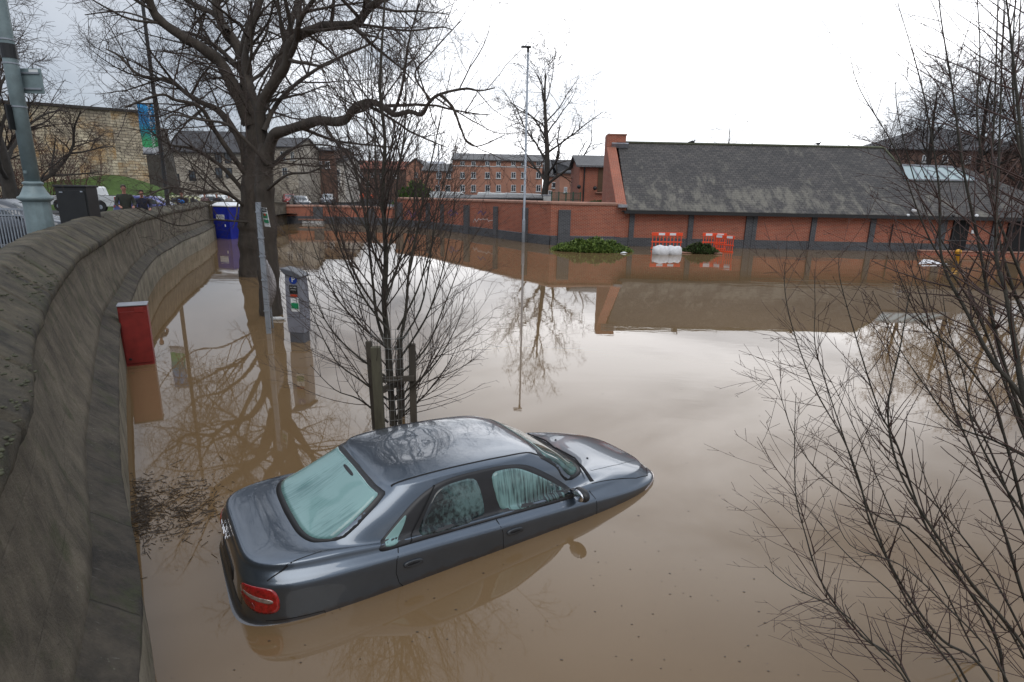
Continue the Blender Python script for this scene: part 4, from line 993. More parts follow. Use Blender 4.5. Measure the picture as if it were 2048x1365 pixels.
# nearer trunk
g = np.random.default_rng(5); S = SS(); D = 14.2; u = ppm(D)
limb(S, [(546, 700), (543, 633), (538, 560), (534, 480), (530, 400), (528, 340), (534, 290)], D, D + .2, 24 * u, 16 * u, g, OAK, dens=0, fine=6)
limb(S, [(531, 330), (545, 275), (571, 262), (610, 250), (640, 242), (685, 244), (706, 220), (728, 207), (750, 206), (772, 218), (790, 230), (820, 224), (843, 229), (858, 206), (880, 189), (930, 178), (960, 182), (990, 176)], D + .2, D - 2.0, 12 * u, .9 * u, g, cloned(OAK, num=[1.8, 2.8, 3.2, 3.4], limb_from=.0))
limb(S, [(880, 189), (905, 215), (922, 258), (935, 285), (960, 292), (1010, 270)], D - 1.7, D - 1.2, 3 * u, .8 * u, g, OAK, dens=1.5)
limb(S, [(860, 200), (830, 150), (860, 110), (905, 60), (925, 40)], D - 1.6, D - 2.2, 2.2 * u, .6 * u, g, OAK, dens=2)
limb(S, [(530, 300), (520, 220), (545, 170), (571, 131), (584, 83), (632, 57), (670, 52), (711, 48), (735, 20), (762, -5), (790, -60)], D + .2, D - 1.0, 11 * u, 6 * u, g, OAK)
limb(S, [(711, 48), (760, 55), (820, 62), (880, 55), (905, 60)], D - .8, D, 3 * u, .8 * u, g, OAK)
limb(S, [(528, 262), (552, 210), (590, 170), (640, 135), (690, 110), (745, 85), (760, 60)], D, D + 1.8, 5 * u, 1.8 * u, g, OAK)
limb(S, [(528, 250), (505, 190), (490, 130), (500, 70), (520, 0), (515, -80)], D + .2, D + .8, 8 * u, 5 * u, g, OAK)
limb(S, [(560, 150), (590, 90), (600, 40), (640, -20), (660, -80)], D, D - 1.5, 6 * u, 3 * u, g, OAK)
limb(S, [(535, 330), (500, 290), (455, 250), (400, 240), (350, 230), (330, 240)], D, D - 1, 4 * u, 1 * u, g, OAK)
limb(S, [(535, 380), (575, 350), (620, 345), (660, 325)], D, D - 1.5, 3.5 * u, 1 * u, g, OAK)
limb(S, [(530, 350), (580, 300), (640, 290), (700, 300)], D, D + 2, 4 * u, 1 * u, g, OAK)
finish(S, 'bare_tree', 'big dark bare tree with the nearer trunk, its crooked limb reaching right over the water', 'tree', PZ(543, 633), M_bark, M_twig, 'big bare trees in the flooded car park')

# free-standing trees farther off
def tree(label, base, H, g, sp, lean=0.0, spread=1.0, fork=.35, nl=7, r0=.3, group='bare trees beyond the car park', cmat=None, crown=.45, tmat=None, name='bare_tree'):
    S = SS(); B = np.array(tuple(base)); top = B + np.array([lean * H, 0, H * .78])
    n = 9; T = np.array([B + (top - B) * t + np.array([math.sin(t * 5) * .02 * H, math.cos(t * 4) * .02 * H, 0]) for t in np.linspace(0, 1, n)]); T = catmull(T, 3)
    R = r0 * (1 - np.linspace(0, 1, len(T)) * .82); R[:2] *= 1.3
    S['thick'].add(T, R)
    for i in range(nl):
        f = fork + (1 - fork) * (i + g.random() * .6) / nl; k = min(len(T) - 2, int(f * (len(T) - 1))); az = i * 2.4 + g.random()
        el = math.radians(28 + 40 * f + g.uniform(-10, 10)); d = np.array([math.cos(az) * math.cos(el), math.sin(az) * math.cos(el), math.sin(el)])
        grow(S, T[k], d, H * crown * (1.05 - .5 * f) * spread, R[k] * .42, 0, g, sp, None)
    return finish(S, name, label, 'tree', base, tmat or M_barkf, cmat or M_twig, group, k=6)
FAR = dict(seg=.6, curve=1.0, wig=.13, up=[.03, .03, .02, .02], tip=[.25, .35, .4, .5], rmin=.011, split=.05, num=[1.7, 2.3, 2.6], len=[3.0, 1.5, .8], rad=[.07, .030, .017], ang=(28, 65), **{'from': .2})
tree('tall bare tree behind the grey lamp column with open branching crown', PY(1083, 400, 58) * 1 if False else Vector((PY(1083, 400, 58).x, 58, .7)), 16.5, np.random.default_rng(3), cloned(FAR, num=[1.5, 2.1, 2.3]), lean=.02, nl=17, r0=.38, fork=.22, crown=.47)
b = PY(8, 395, 30); tree('large bare tree at the left edge behind the grey lamp post', Vector((b.x, 30, 1.0)), 13, np.random.default_rng(8), cloned(FAR, seg=.5, num=[2.0, 2.8, 3.2], up=[.02, -.03, -.05, -.05], rmin=.007), nl=16, r0=.36, fork=.12, crown=.50)
b = PY(-70, 395, 33); tree('bare tree partly cut off by the left edge of the picture', Vector((b.x, 33, 1.0)), 14, np.random.default_rng(9), cloned(FAR, seg=.5, num=[1.8, 2.4, 2.8], rmin=.008), nl=12, r0=.3, fork=.15, crown=.45)
for i, (px, D, H, lab, cm, sd) in enumerate([
    (1838, 50, 13.5, 'spreading bare tree rising behind the roof light', None, 21), (1935, 48, 14.5, 'dense bare tree right of the roof light', None, 22), (2030, 46, 15, 'dense bare tree at the right edge above the slate roof', M_twigr, 23),
    (1765, 56, 9, 'bare tree whose twigs show above the right end of the roof ridge', None, 24), (2120, 44, 14, 'bare tree mostly outside the right edge of the picture', None, 25)]):
    p = PY(px, 395, D); tree(lab, Vector((p.x, D, .8)), H, np.random.default_rng(sd), cloned(FAR, num=[2.0, 2.8, 3.0]), nl=14, r0=.30, fork=.25, crown=.42, cmat=cm)
p = PY(1448, 395, 75); tree('pale thin tree top showing above the middle of the slate roof', Vector((p.x, 75, .8)), 13.2, np.random.default_rng(31), cloned(FAR, num=[1.0, 1.5, 1.7], rmin=.010), nl=9, r0=.2, fork=.4, crown=.42)
p = PY(915, 395, 140); tree('rounded brown tree top behind the flats roof', Vector((p.x, 140, .6)), 14.5, np.random.default_rng(32), cloned(FAR, seg=1.2, num=[1.3, 1.6, 1.8], rmin=.025), nl=12, r0=.3, fork=.3, crown=.45, cmat=M_twigr)
p = PY(700, 395, 120); tree('bare street tree left of the far brick houses', Vector((p.x, 120, .6)), 12, np.random.default_rng(33), cloned(FAR, seg=1.2, rmin=.02), nl=9, r0=.25, fork=.25, crown=.42)
p = PY(775, 395, 110); tree('bare tree in front of the gabled red house', Vector((p.x, 110, .6)), 8.5, np.random.default_rng(34), cloned(FAR, seg=1.0, rmin=.02, num=[1.6, 2.0, 2.2]), nl=11, r0=.2, fork=.15, crown=.45)
p = PY(250, 300, 85); tree('tree top just showing over the castle wall', Vector((p.x, 85, 4)), 11.0, np.random.default_rng(35), cloned(FAR, seg=.8, rmin=.015), nl=9, r0=.25, fork=.3, crown=.4)
p = PY(1130, 395, 92); tree('small bare tree among the houses right of the lamp column', Vector((p.x, 92, .6)), 7.2, np.random.default_rng(36), cloned(FAR, seg=.7, rmin=.018, num=[1.4, 2, 2]), nl=10, r0=.18, fork=.2, crown=.45)
# thickets of brown stems
def thicket(label, px, D, z, H, W, n, sd, mat, name='bare_shrub'):
    g = np.random.default_rng(sd); S = SS(); c = PY(px, 395, D); sp = cloned(FAR, seg=.35, len=[1.0, .55, .3], rad=[.02, .012, .008], num=[3.0, 3.4], rmin=.009, split=9, up=[.05, .03, .02])
    for i in range(n):
        b = np.array([c.x + g.uniform(-W / 2, W / 2), D + g.uniform(-W / 5, W / 5), z]); d = np.array([g.normal() * .25, g.normal() * .25, 1.0])
        grow(S, b, d, H * g.uniform(.55, 1), .035, 0, g, sp, None)
    root = empty(name, (c.x, D, z), 0, label, 'shrub', 'bare shrubs'); S['thin'].build('stems', mat, root, 3, (c.x, D, z)); return root
thicket('brown thicket of stems against the castle wall, left of the white pickup', 100, 46, 1.6, 6.4, 7.5, 44, 41, M_twigr)
thicket('brown thicket at the foot of the large tree by the left edge', 20, 42, 1.2, 5.5, 5, 34, 42, M_twigr)
thicket('reddish thicket behind the right end of the long building', 2000, 47, .8, 6.2, 7, 34, 43, M_twigr)
thicket('low brown thicket behind the jetty between the big trees', 590, 60, .7, 3.0, 6, 16, 44, M_twig)
thicket('brown thicket beside the bright green bush', 775, 95, .6, 4.2, 6, 18, 45, M_twig)

# young tree in its guard: twin stems and a broom of upswept branches
g = np.random.default_rng(77); S = SS(); D = 7.4; u = ppm(D); YT = PZ(785, 856); YT = Vector((YT.x, YT.y, 0))
YS = dict(seg=.14, curve=.25, wig=.035, up=[.25, .35, .2, .1], tip=[.35, .35, .45, .5], rmin=.0016, split=.012, num=[3.8, 6.0, 4.0], len=[1.05, .36, .15], rad=[.009, .0036, .0022], ang=(22, 48), **{'from': .12})
tr = limb(S, [(790, 930), (787, 850), (780, 760), (775, 680), (768, 600), (772, 520), (768, 440), (766, 360), (770, 280), (760, 180), (764, 90), (770, -10), (772, -120)], D, D + .15, .058, .008, g, YS, dens=0, fine=4)
t2 = limb(S, [(800, 930), (800, 850), (796, 760), (800, 690), (812, 620), (818, 540), (835, 460), (850, 380), (868, 300), (880, 240), (905, 130)], D - .03, D - .2, .034, .004, g, YS, dens=3.5, fine=4)
t3 = limb(S, [(776, 700), (755, 640), (745, 560), (735, 470), (720, 380), (700, 300), (690, 200), (684, 90)], D, D + .2, .024, .004, g, YS, dens=4, fine=4)
L3 = [[(772, 520), (790, 440), (795, 360), (812, 270), (835, 180), (840, 60), (850, -40)], [(770, 560), (740, 480), (735, 400), (738, 300), (725, 190), (735, 60)], [(768, 440), (752, 360), (750, 260), (742, 150), (745, 20)], [(770, 400), (800, 320), (812, 220), (808, 110), (815, 0)],
      [(776, 660), (730, 600), (690, 520), (660, 430), (640, 340), (635, 280)], [(780, 700), (720, 650), (670, 590), (630, 500), (612, 430)], [(790, 700), (840, 620), (860, 520), (872, 420), (900, 330), (925, 240)], [(798, 720), (850, 640), (880, 560), (900, 470), (910, 400)],
      [(786, 760), (850, 700), (885, 620), (915, 540), (925, 480)], [(780, 760), (700, 700), (650, 640), (618, 560), (600, 500)], [(790, 800), (860, 740), (900, 680), (930, 610)], [(776, 800), (720, 760), (670, 720), (630, 640), (615, 600)], [(790, 840), (850, 790), (895, 730), (925, 670)], [(776, 845), (720, 800), (670, 780), (620, 730)],
      [(772, 600), (800, 520), (826, 430), (830, 330), (846, 230)], [(768, 500), (715, 430), (690, 340), (672, 250), (655, 190)], [(772, 640), (715, 560), (680, 470), (665, 400)], [(795, 660), (835, 580), (866, 480), (885, 370), (893, 320)]]
for i, q in enumerate(L3):
    limb(S, q, D + (-.05), D + (.55 if i % 3 == 0 else (-.55 if i % 3 == 1 else .1)), .016, .0025, g, YS, dens=7.2, fine=4)
for i in range(44):      # the rest of the broom, all round the stem
    f = g.uniform(.08, .75); k = int(f * (len(tr) - 1)); az = g.uniform(0, 6.28); el = math.radians(g.uniform(38, 62)); d = np.array([math.cos(az) * math.cos(el), math.sin(az) * math.cos(el), math.sin(el)])
    grow(S, tr[k], d, g.uniform(1.0, 1.8) * (1.1 - .5 * f), .012, 0, g, cloned(YS, num=[4.5, 3.5, 2.5]), None)
finish(S, 'young_tree', 'young bare tree with upswept twigs growing inside the wooden guard behind the sunken car', 'tree', YT, M_barky, M_twig, k=8)

# right foreground: whippy budding stems
g = np.random.default_rng(123)
WH = dict(seg=.07, curve=.25, wig=.05, up=[.3, .4, .2, .1], tip=[.35, .5, .5, .5], rmin=.0011, split=.006, num=[5.0, 6.5], len=[.36, .11], rad=[.0042, .0018], ang=(28, 58), **{'from': .1})
def C7(q): return [(1440 + x / 1.577, 500 + y / 1.577) for x, y in q]
ST = [(C7([(1100, 1900), (860, 1365), (700, 1230), (600, 1100), (520, 960), (470, 850), (440, 730), (390, 600), (300, 440), (230, 250), (205, 130), (205, 40)]), 3.0, 3.3, .012),
 (C7([(1200, 1700), (959, 1255), (800, 1060), (650, 850), (560, 680), (530, 500), (570, 300), (590, 180), (610, 80)]), 2.9, 3.3, .014),
 (C7([(1250, 1300), (1060, 750), (959, 480), (860, 350), (780, 200), (700, 30), (690, -200), (640, -500), (560, -780)]), 2.6, 3.4, .020),
 (C7([(1260, 1500), (1050, 800), (959, 460), (930, 300), (900, 130), (870, 0), (880, -300), (890, -620), (900, -850)]), 2.3, 3.0, .022),
 (C7([(1000, 1900), (780, 1365), (650, 1200), (560, 1050), (500, 900), (440, 740), (400, 620), (340, 440), (300, 300), (300, 180), (297, 60)]), 3.1, 3.6, .011),
 (C7([(820, 1900), (600, 1365), (450, 1220), (350, 1100), (300, 1000), (270, 900), (240, 780), (235, 600), (240, 450)]), 2.8, 3.1, .010),
 (C7([(700, 1600), (590, 1365), (480, 1240), (380, 1140), (220, 1060), (140, 995)]), 2.7, 2.9, .009),
 (C7([(520, 1330), (380, 1150), (300, 1050), (200, 900), (105, 790)]), 2.9, 3.1, .006),
 (C7([(600, 1600), (440, 1365), (360, 1290), (325, 1230)]), 2.6, 2.7, .006),
 (C7([(900, 1200), (620, 900), (500, 840), (330, 720), (240, 600), (180, 430), (155, 400)]), 3.2, 3.6, .007),
 (C7([(1150, 760), (959, 650), (860, 600), (740, 550), (640, 420), (560, 300), (480, 130)]), 3.0, 3.5, .011),
 (C7([(1060, 1250), (959, 830), (900, 600), (860, 480), (750, 330), (640, 230), (580, 120), (540, 0)]), 3.0, 3.4, .013),
 (C7([(980, 1750), (900, 1365), (860, 1200), (700, 950), (640, 850), (560, 620), (500, 500), (430, 280), (380, 100), (375, 20)]), 3.0, 3.5, .014),
 (C7([(1100, 1500), (959, 1100), (900, 900), (800, 650), (740, 500), (700, 300), (640, 100), (600, -60)]), 3.1, 3.7, .013),
 (C7([(300, 960), (240, 780), (170, 680), (118, 590)]), 3.0, 3.1, .004),
 (C7([(760, 1365), (720, 1300), (560, 1100), (400, 960), (290, 830), (262, 800)]), 2.8, 3.2, .008),
 (C7([(1000, 1600), (820, 1300), (700, 1060), (560, 860), (460, 640), (330, 380), (200, 220)]), 3.3, 3.9, .009),
 ([(2110, 900), (2070, 500), (2040, 250), (2020, 60), (2000, -100)], 2.4, 2.8, .016), ([(2130, 700), (2085, 420), (2062, 200), (2050, 0), (2045, -120)], 2.8, 3.0, .013),
 ([(2100, 1000), (2000, 700), (1960, 500), (1925, 330), (1905, 180), (1880, 20), (1878, -80)], 2.9, 3.3, .013), ([(2120, 800), (2020, 560), (1985, 380), (1990, 200), (1996, 0), (2000, -100)], 3.2, 3.5, .012),
 ([(2060, 900), (1960, 640), (1860, 480), (1790, 300), (1720, 180), (1700, 110)], 3.4, 3.9, .009), ([(2050, 620), (1940, 450), (1850, 380), (1790, 340), (1760, 300)], 3.3, 3.6, .006),
 ([(2100, 1200), (1980, 900), (1900, 760), (1830, 560), (1800, 460)], 3.2, 3.8, .009), ([(2090, 1365), (2000, 1180), (1880, 1020), (1760, 900), (1680, 760)], 3.1, 3.5, .010), ([(2080, 1500), (1990, 1320), (1890, 1210), (1800, 1130), (1700, 1090), (1660, 1000)], 2.8, 3.1, .009)]
ST += [([(2150, 900), (2060, 600), (1990, 420), (1955, 250), (1960, 100), (1950, -60)], 3.0, 3.4, .012), ([(2160, 700), (2100, 480), (2045, 330), (2025, 150), (2035, -60)], 2.7, 3.0, .014), ([(2140, 1100), (2050, 880), (1985, 700), (1930, 560), (1850, 420), (1800, 250), (1790, 160)], 3.3, 3.8, .010),
 (C7([(1200, 1250), (1000, 900), (880, 720), (800, 560), (770, 400), (720, 250), (700, 120)]), 2.9, 3.4, .011), (C7([(1150, 1650), (1000, 1365), (900, 1180), (780, 1040), (720, 880), (640, 700), (610, 560)]), 2.9, 3.3, .011)]
S = SS()
for q, a, b_, r in ST: limb(S, q, a, b_, r * .86, .0015, g, WH, dens=10.5, fine=6, jit=.0)
SB = PZ(2260, 1560, -.3)
root = empty('waterside_shrub', SB, 0, 'tall whippy bare shrub with small buds filling the right foreground', 'shrub')
S['thick'].build('stems', M_barky, root, 8, tuple(SB)); S['thin'].build('twigs', simple('budding_twig', (0.060, 0.034, 0.028), 0.8, var=0.3, scale=8, bmp=0), root, 4, tuple(SB))
# buds along the twigs
B = MB(); allp = [c[0] for c in S['thin'].c]
for i in range(2600):
    c = allp[int(g.integers(len(allp)))]; j = int(g.integers(len(c) - 1)); p = Vector(c[j]) - SB; d = Vector(c[j + 1] - c[j]).normalized(); s_ = d.orthogonal().normalized() * .0017
    q = p + s_ * 1.2 + d * .0035
    B.add([p - d * .003, q + s_ * .6, q + d.cross(s_), q - d.cross(s_), p + d * .009 + s_ * 1.2], [(0, 1, 2), (0, 2, 3), (0, 3, 1), (4, 2, 1), (4, 3, 2), (4, 1, 3)])
B.build('buds', M_twigr, root)

# evergreen bushes half under water: real leaf-sized faces
def leafy(name, label, c, W, Dp, H, n, sd, cols, cat='bush', ls=.07):
    g = np.random.default_rng(sd); root = empty(name, c, 0, label, cat)
    ob = []
    for ci, col in enumerate(cols):
        V = []; Fc = []
        for i in range(n // len(cols)):
            a = g.uniform(0, 6.283); rr = g.random() ** .45; x = math.cos(a) * rr; y = math.sin(a) * rr
            zc = H * (1 - rr ** 2.2) * (0.75 + .35 * math.sin(x * 7 + sd) * math.sin(y * 9)) * g.random() ** .35
            p = np.array([x * W / 2, y * Dp / 2, zc - .02]); d = np.array([x * .8, y * .8 - .2, .9]) + g.normal(size=3) * .55; d /= np.linalg.norm(d); s_ = rnd_perp(d, g) * ls * .32; L_ = ls * g.uniform(.8, 1.8)
            k = len(V); V += [p - s_, p + s_, p + d * L_ * .55 + s_ * 1.2, p + d * L_, p + d * L_ * .55 - s_ * 1.2]; Fc.append((k, k + 1, k + 2, k + 3, k + 4))
        raw_obj('foliage', V, Fc, col, root)
    return root
G1 = simple('yew_green', (0.055, 0.095, 0.022), 0.6, var=.4, scale=3, bmp=0); G2 = simple('bright_yew_green', (0.15, 0.21, 0.045), 0.6, var=.35, scale=3, bmp=0); G3 = simple('dull_green', (0.05, 0.055, 0.02), 0.7, var=.4, scale=3, bmp=0); G4 = simple('lime_green', (0.10, 0.19, 0.03), .6, var=.3, scale=1, bmp=0)
c = PZ(1183, 502); leafy('evergreen_bush', 'bright green spreading bush standing in the water against the brick wall', Vector((c.x, c.y, 0)), 4.3, 2.2, .66, 8000, 1, [G1, G2, G2], ls=.13)
c = PZ(1398, 507); leafy('drowned_bush', 'dull green bush between the orange barrier and the white sacks', Vector((c.x + .1, c.y + .2, 0)), 2.0, 1.3, .55, 2800, 2, [G1, G3], ls=.11)
c = PY(832, 396, 92); leafy('lime_bush', 'bright lime green bush behind the brick wall near the houses', Vector((c.x, 92, .6)), 6.6, 4, 3.6, 5000, 3, [G4, G1], ls=.35)
for i, (px, dz) in enumerate([(1180, 1), (1205, 1)]):
    pass
c = PY(1196, 404, 47); leafy('dark_hedge', 'dark clipped hedge top in front of the panelled house', Vector((c.x, 47, PY(1196, 408, 47).z)), 1.9, .8, .28, 900, 4, [G1], ls=.08)
CAR_YAW, CAR_PITCH, CAR_ROLL = math.radians(33.4), math.radians(1.9), math.radians(-0.5)
CAR_LOC = Vector((-0.53, 5.32, -0.64))
CAR_M = Matrix.Translation(CAR_LOC) @ Matrix.Rotation(CAR_YAW, 4, 'Z') @ Matrix.Rotation(CAR_PITCH, 4, 'Y') @ Matrix.Rotation(CAR_ROLL, 4, 'X')

def mat_carpaint(name, c, flake=0.7):
    mt, n, l, p = new_mat(name)
    t = n.new('ShaderNodeTexCoord')
    nz = noise(n, l, t.outputs['Object'], 3.0, 8, 0.7)
    r = ramp(n, 0.35, 0.75, c, tuple(min(1, x * 1.12 + .004) for x in c)); l.new(nz.outputs['Fac'], r.inputs[0])
    # a film of silt left along the water line
    ge = n.new('ShaderNodeNewGeometry'); sx = n.new('ShaderNodeSeparateXYZ'); l.new(ge.outputs['Position'], sx.inputs[0])
    wn = noise(n, l, t.outputs['Object'], 9.0, 5, 0.6); hz_ = mul(n, l, mul(n, l, wn.outputs['Fac'], -0.10), sx.outputs[2], 'ADD')
    sf = n.new('ShaderNodeMapRange'); sf.inputs[1].default_value = -0.030; sf.inputs[2].default_value = 0.0; sf.inputs[3].default_value = 0.5; sf.inputs[4].default_value = 0.0; l.new(hz_, sf.inputs[0])
    l.new(mix(n, l, sf.outputs[0], r.outputs[0], (0.09, 0.062, 0.04)), p.inputs['Base Color'])
    p.inputs['Metallic'].default_value = flake; p.inputs['Roughness'].default_value = 0.30
    p.inputs['Coat Weight'].default_value = 1.0
    # dried spots and road film: patches of duller lacquer
    n2 = noise(n, l, t.outputs['Object'], 5.0, 8, 0.75)
    rr = ramp(n, 0.4, 0.8, (0.015,) * 3, (0.12,) * 3); l.new(n2.outputs['Fac'], rr.inputs[0]); l.new(rr.outputs[0], p.inputs['Coat Roughness'])
    return mt
def mat_glass_fog(name, fog, clear, a, b, streak=(60, 4, 4), rough=0.12):
    mt, n, l, p = new_mat(name)
    t = n.new('ShaderNodeTexCoord')
    base = noise(n, l, t.outputs['Object'], 1.7, 4, 0.5)
    st = noise(n, l, t.outputs['Object'], 1.0, 4, 0.6, streak)
    s = mul(n, l, st.outputs['Fac'], 0.45); s2 = mul(n, l, base.outputs['Fac'], 0.75); s3 = mul(n, l, s, s2, 'ADD')
    r = ramp(n, a, b, clear, fog); l.new(s3, r.inputs[0])
    l.new(r.outputs[0], p.inputs['Base Color']); p.inputs['Roughness'].default_value = rough; p.inputs['Specular IOR Level'].default_value = 0.35
    p.inputs['Coat Weight'].default_value = 0.6; p.inputs['Coat Roughness'].default_value = 0.02
    return mt
M_paint = mat_carpaint('paint_slate_blue', (0.094, 0.116, 0.146), 0.8)
M_black = simple('black_trim', (0.018, 0.018, 0.020), 0.45, bmp=0.03)
M_rubber = simple('rubber', (0.02, 0.02, 0.02), 0.75)
M_gap = simple('panel_gap', (0.006, 0.006, 0.007), 0.9, bmp=0)
M_chrome = simple('chrome', (0.7, 0.7, 0.72), 0.18, 1.0, 0.05, bmp=0)
M_grime = simple('handle_grey', (0.05, 0.054, 0.06), 0.4, 0.3)
M_rearfog = mat_glass_fog('fogged_rear_glass', (0.195, 0.335, 0.325), (0.060, 0.145, 0.145), 0.36, 0.6, (5, 55, 5))
M_sidefog = mat_glass_fog('half_fogged_side_glass', (0.16, 0.275, 0.27), (0.010, 0.016, 0.018), 0.52, 0.66, (48, 3, 3), 0.08)
M_sidedark = mat_glass_fog('dark_side_glass', (0.09, 0.15, 0.15), (0.008, 0.012, 0.013), 0.56, 0.74, (30, 3, 24), 0.06)
M_wscreen = mat_glass_fog('windscreen_glass', (0.10, 0.19, 0.18), (0.02, 0.035, 0.035), 0.5, 0.7, (10, 30, 5), 0.05)
M_tail = simple('red_lens', (0.28, 0.008, 0.009), 0.12, 0, 0.5, 30, 0, coat=1.0)
M_taildark = simple('dark_red_lens', (0.16, 0.008, 0.008), 0.15, 0, 0.3, 30, 0, coat=1.0)
M_clear = simple('clear_lens', (0.30, 0.24, 0.22), 0.12, 0.3, 0.35, 40, 0, coat=1.0)

def build_flooded_car():
    V, Fc = make_hull(SEDAN, m=101, sub=6)
    # the roof is buckled: a shallow dent with a raised lip
    X, Y, Z = V[:, 0], V[:, 1], V[:, 2]
    u = ((X + .50) * math.cos(.5) + (Y + .0) * math.sin(.5)) / .40; v = (-(X + .50) * math.sin(.5) + (Y + .0) * math.cos(.5)) / .28
    rr = np.sqrt(u * u + v * v)
    dent = -0.016 * np.exp(-rr ** 2 * 1.3) + 0.006 * np.exp(-((rr - 1.15) / .3) ** 2) + 0.0012 * np.sin(rr * 9 + u * 2) * np.exp(-rr ** 2)
    V = V.copy(); V[:, 2] += np.where(Z > 1.3, dent, 0)
    sk = Skin(V, Fc)
    root = empty('sedan_car', (0, 0, 0), 0, 'dark slate blue four door saloon car half sunk nose down in the brown floodwater', 'car')
    root.matrix_world = CAR_M
    body = raw_obj('body', V, Fc, M_paint, root, smooth=True); weld(body)
    side = lambda x, z: sk.side(x, z, -1)
    sideL = lambda x, z: sk.side(x, z, 1)
    rear = lambda y, z: sk.slope(y, z, -1)
    front = lambda y, z: sk.slope(y, z, 1)
    top = sk.top
    dlo = [(-1.07, 1.02), (-1.135, .975), (-1.15, .945), (-1.12, .925), (-.989, .924), (-.052, .914), (.865, .888), (.895, .93), (.66, 1.115), (.42, 1.265), (.26, 1.318), (.05, 1.343), (-.30, 1.348), (-.50, 1.338), (-.66, 1.300), (-.85, 1.20)]
    gf = [(-.055, 1.300), (.12, 1.305), (.27, 1.28), (.50, 1.155), (.80, .955), (.82, .922), (.02, .938)]
    gr = [(-.60, 1.270), (-.45, 1.298), (-.19, 1.303), (-.125, .944), (-.815, .950)]
    gq = [(-.87, 1.150), (-.94, 1.10), (-1.055, 1.01), (-1.10, .968), (-1.07, .950), (-.985, .952), (-.90, 1.07)]
    for fn, s in ((side, -1), (sideL, 1)):
        d = patch('window_surround', fn, dlo, .004, M_black, root, rings=10)
        patch('window', fn, gf, .0075, M_sidefog, root)
        patch('window', fn, gr, .0075, M_sidedark, root)
        patch('window', fn, gq, .0075, M_rearfog, root, step=.02)
        # pillar seal behind the rear door glass
        seam('door_seal', fn, [(-.60, 1.315), (-.885, .93)], M_gap, root, .012, .009)
        # door shut lines
        seam('door_seam', fn, [(-.989, .924), (-1.024, .859), (-1.03, .738), (-1.005, .644), (-.933, .55), (-.90, .42)], M_gap, root, .007)
        seam('door_seam', fn, [(-.052, .914), (-.015, .80), (0, .62), (0, .30)], M_gap, root, .007)
        seam('door_seam', fn, [(1.06, .905), (1.095, .84), (1.115, .70), (1.11, .35)], M_gap, root, .007)
        for hx, hz in ((-.882, .788), (.113, .782)):
            h = patch('door_handle', fn, [(hx - .085, hz - .03), (hx + .085, hz - .028), (hx + .085, hz + .026), (hx - .085, hz + .026)], .012, M_grime, root, step=.015, rings=5)
            patch('handle_recess', fn, [(hx - .055, hz - .008), (hx + .055, hz - .006), (hx + .055, hz + .01), (hx - .055, hz + .01)], .0135, M_gap, h, step=.015, rings=3)
        # rub strip low on the doors
        seam('rub_strip', fn, [(-.85, .56), (1.0, .53)], M_paint, root, .05, .012)
        # door mirror
        mb = MB(); px_, pz_ = .86, .965
        hpos, hn = fn(px_, pz_ - .02)
        prof = [(.02, .0), (.055, .05), (.075, .11), (.07, .17), (.04, .205), (.005, .215)]
        for k in range(1): pass
        mc = hpos + Vector((.0, s * .13, .02))
        mb.ball(mc, .1, 8, sc=(.62, 1.05, .68)); mir = mb.build('mirror', M_black, root, smooth=True)
        mg = MB(); mg.ball(mc + Vector((-.045, 0, 0)), .085, 8, sc=(.28, .98, .68)); mg.build('mirror_glass', M_chrome, mir, smooth=True)
        ar = MB(); ar.beam(hpos - Vector((0, s * .02, 0)), mc, .05, .035); ar.build('mirror_arm', M_black, mir)
        # gutter trim along the roof side
        drip = [(-.95, .592), (-.62, .60), (-.17, .605), (.18, .603), (.42, .592), (.60, .60)]
        seam('roof_trim', top, [(x, s * (y - .035)) for x, y in drip], M_gap, root, .016, .002, .02)
    # rear window
    rwo = [(.670, 1.052), (.60, 1.040), (.3, 1.036), (0, 1.036), (-.3, 1.038), (-.60, 1.042), (-.69, 1.055), (-.60, 1.325), (-.41, 1.348), (0, 1.352), (.41, 1.348), (.60, 1.325)]
    rwo = [(.684, 1.040), (.35, 1.035), (0, 1.033), (-.35, 1.035), (-.684, 1.040), (-.582, 1.320), (-.35, 1.338), (0, 1.342), (.35, 1.338), (.582, 1.320)]
    patch('rear_window_seal', rear, rwo, .003, M_black, root, step=.03, rings=12, cut=.03)
    rwg = [(.648, 1.052), (.33, 1.046), (0, 1.044), (-.33, 1.046), (-.648, 1.052), (-.550, 1.302), (-.3, 1.316), (0, 1.320), (.3, 1.316), (.550, 1.302)]
    patch('rear_window', rear, rwg, .0065, M_rearfog, root, step=.03, rings=12, cut=.022)
    patch('high_brake_light', rear, [(.13, 1.285), (-.13, 1.285), (-.12, 1.300), (.12, 1.300)], .009, M_black, root, step=.01, rings=4)
    # windscreen
    wso = [(.70, .985), (.35, 1.005), (0, 1.008), (-.35, 1.005), (-.70, .985), (-.60, 1.318), (-.35, 1.345), (0, 1.350), (.35, 1.345), (.60, 1.318)]
    patch('windscreen_seal', front, wso, .003, M_black, root, step=.03, rings=12)
    wsg = [(.66, 1.015), (.33, 1.03), (0, 1.034), (-.33, 1.03), (-.66, 1.015), (-.575, 1.300), (-.33, 1.326), (0, 1.330), (.33, 1.326), (.575, 1.300)]
    patch('windscreen', front, wsg, .0065, M_wscreen, root, step=.03, rings=12)
    for y0, y1 in ((.52, -.10), (-.02, -.62)):
        a, na = top(1.20, y0); b, nb = top(1.17 - .02, y1); mid, nm = top(1.23, (y0 + y1) / 2)
        MB().tube([a + na * .03, mid + nm * .035, b + nb * .03], [.008, .009, .006], 6).build('wiper', M_gap, root)
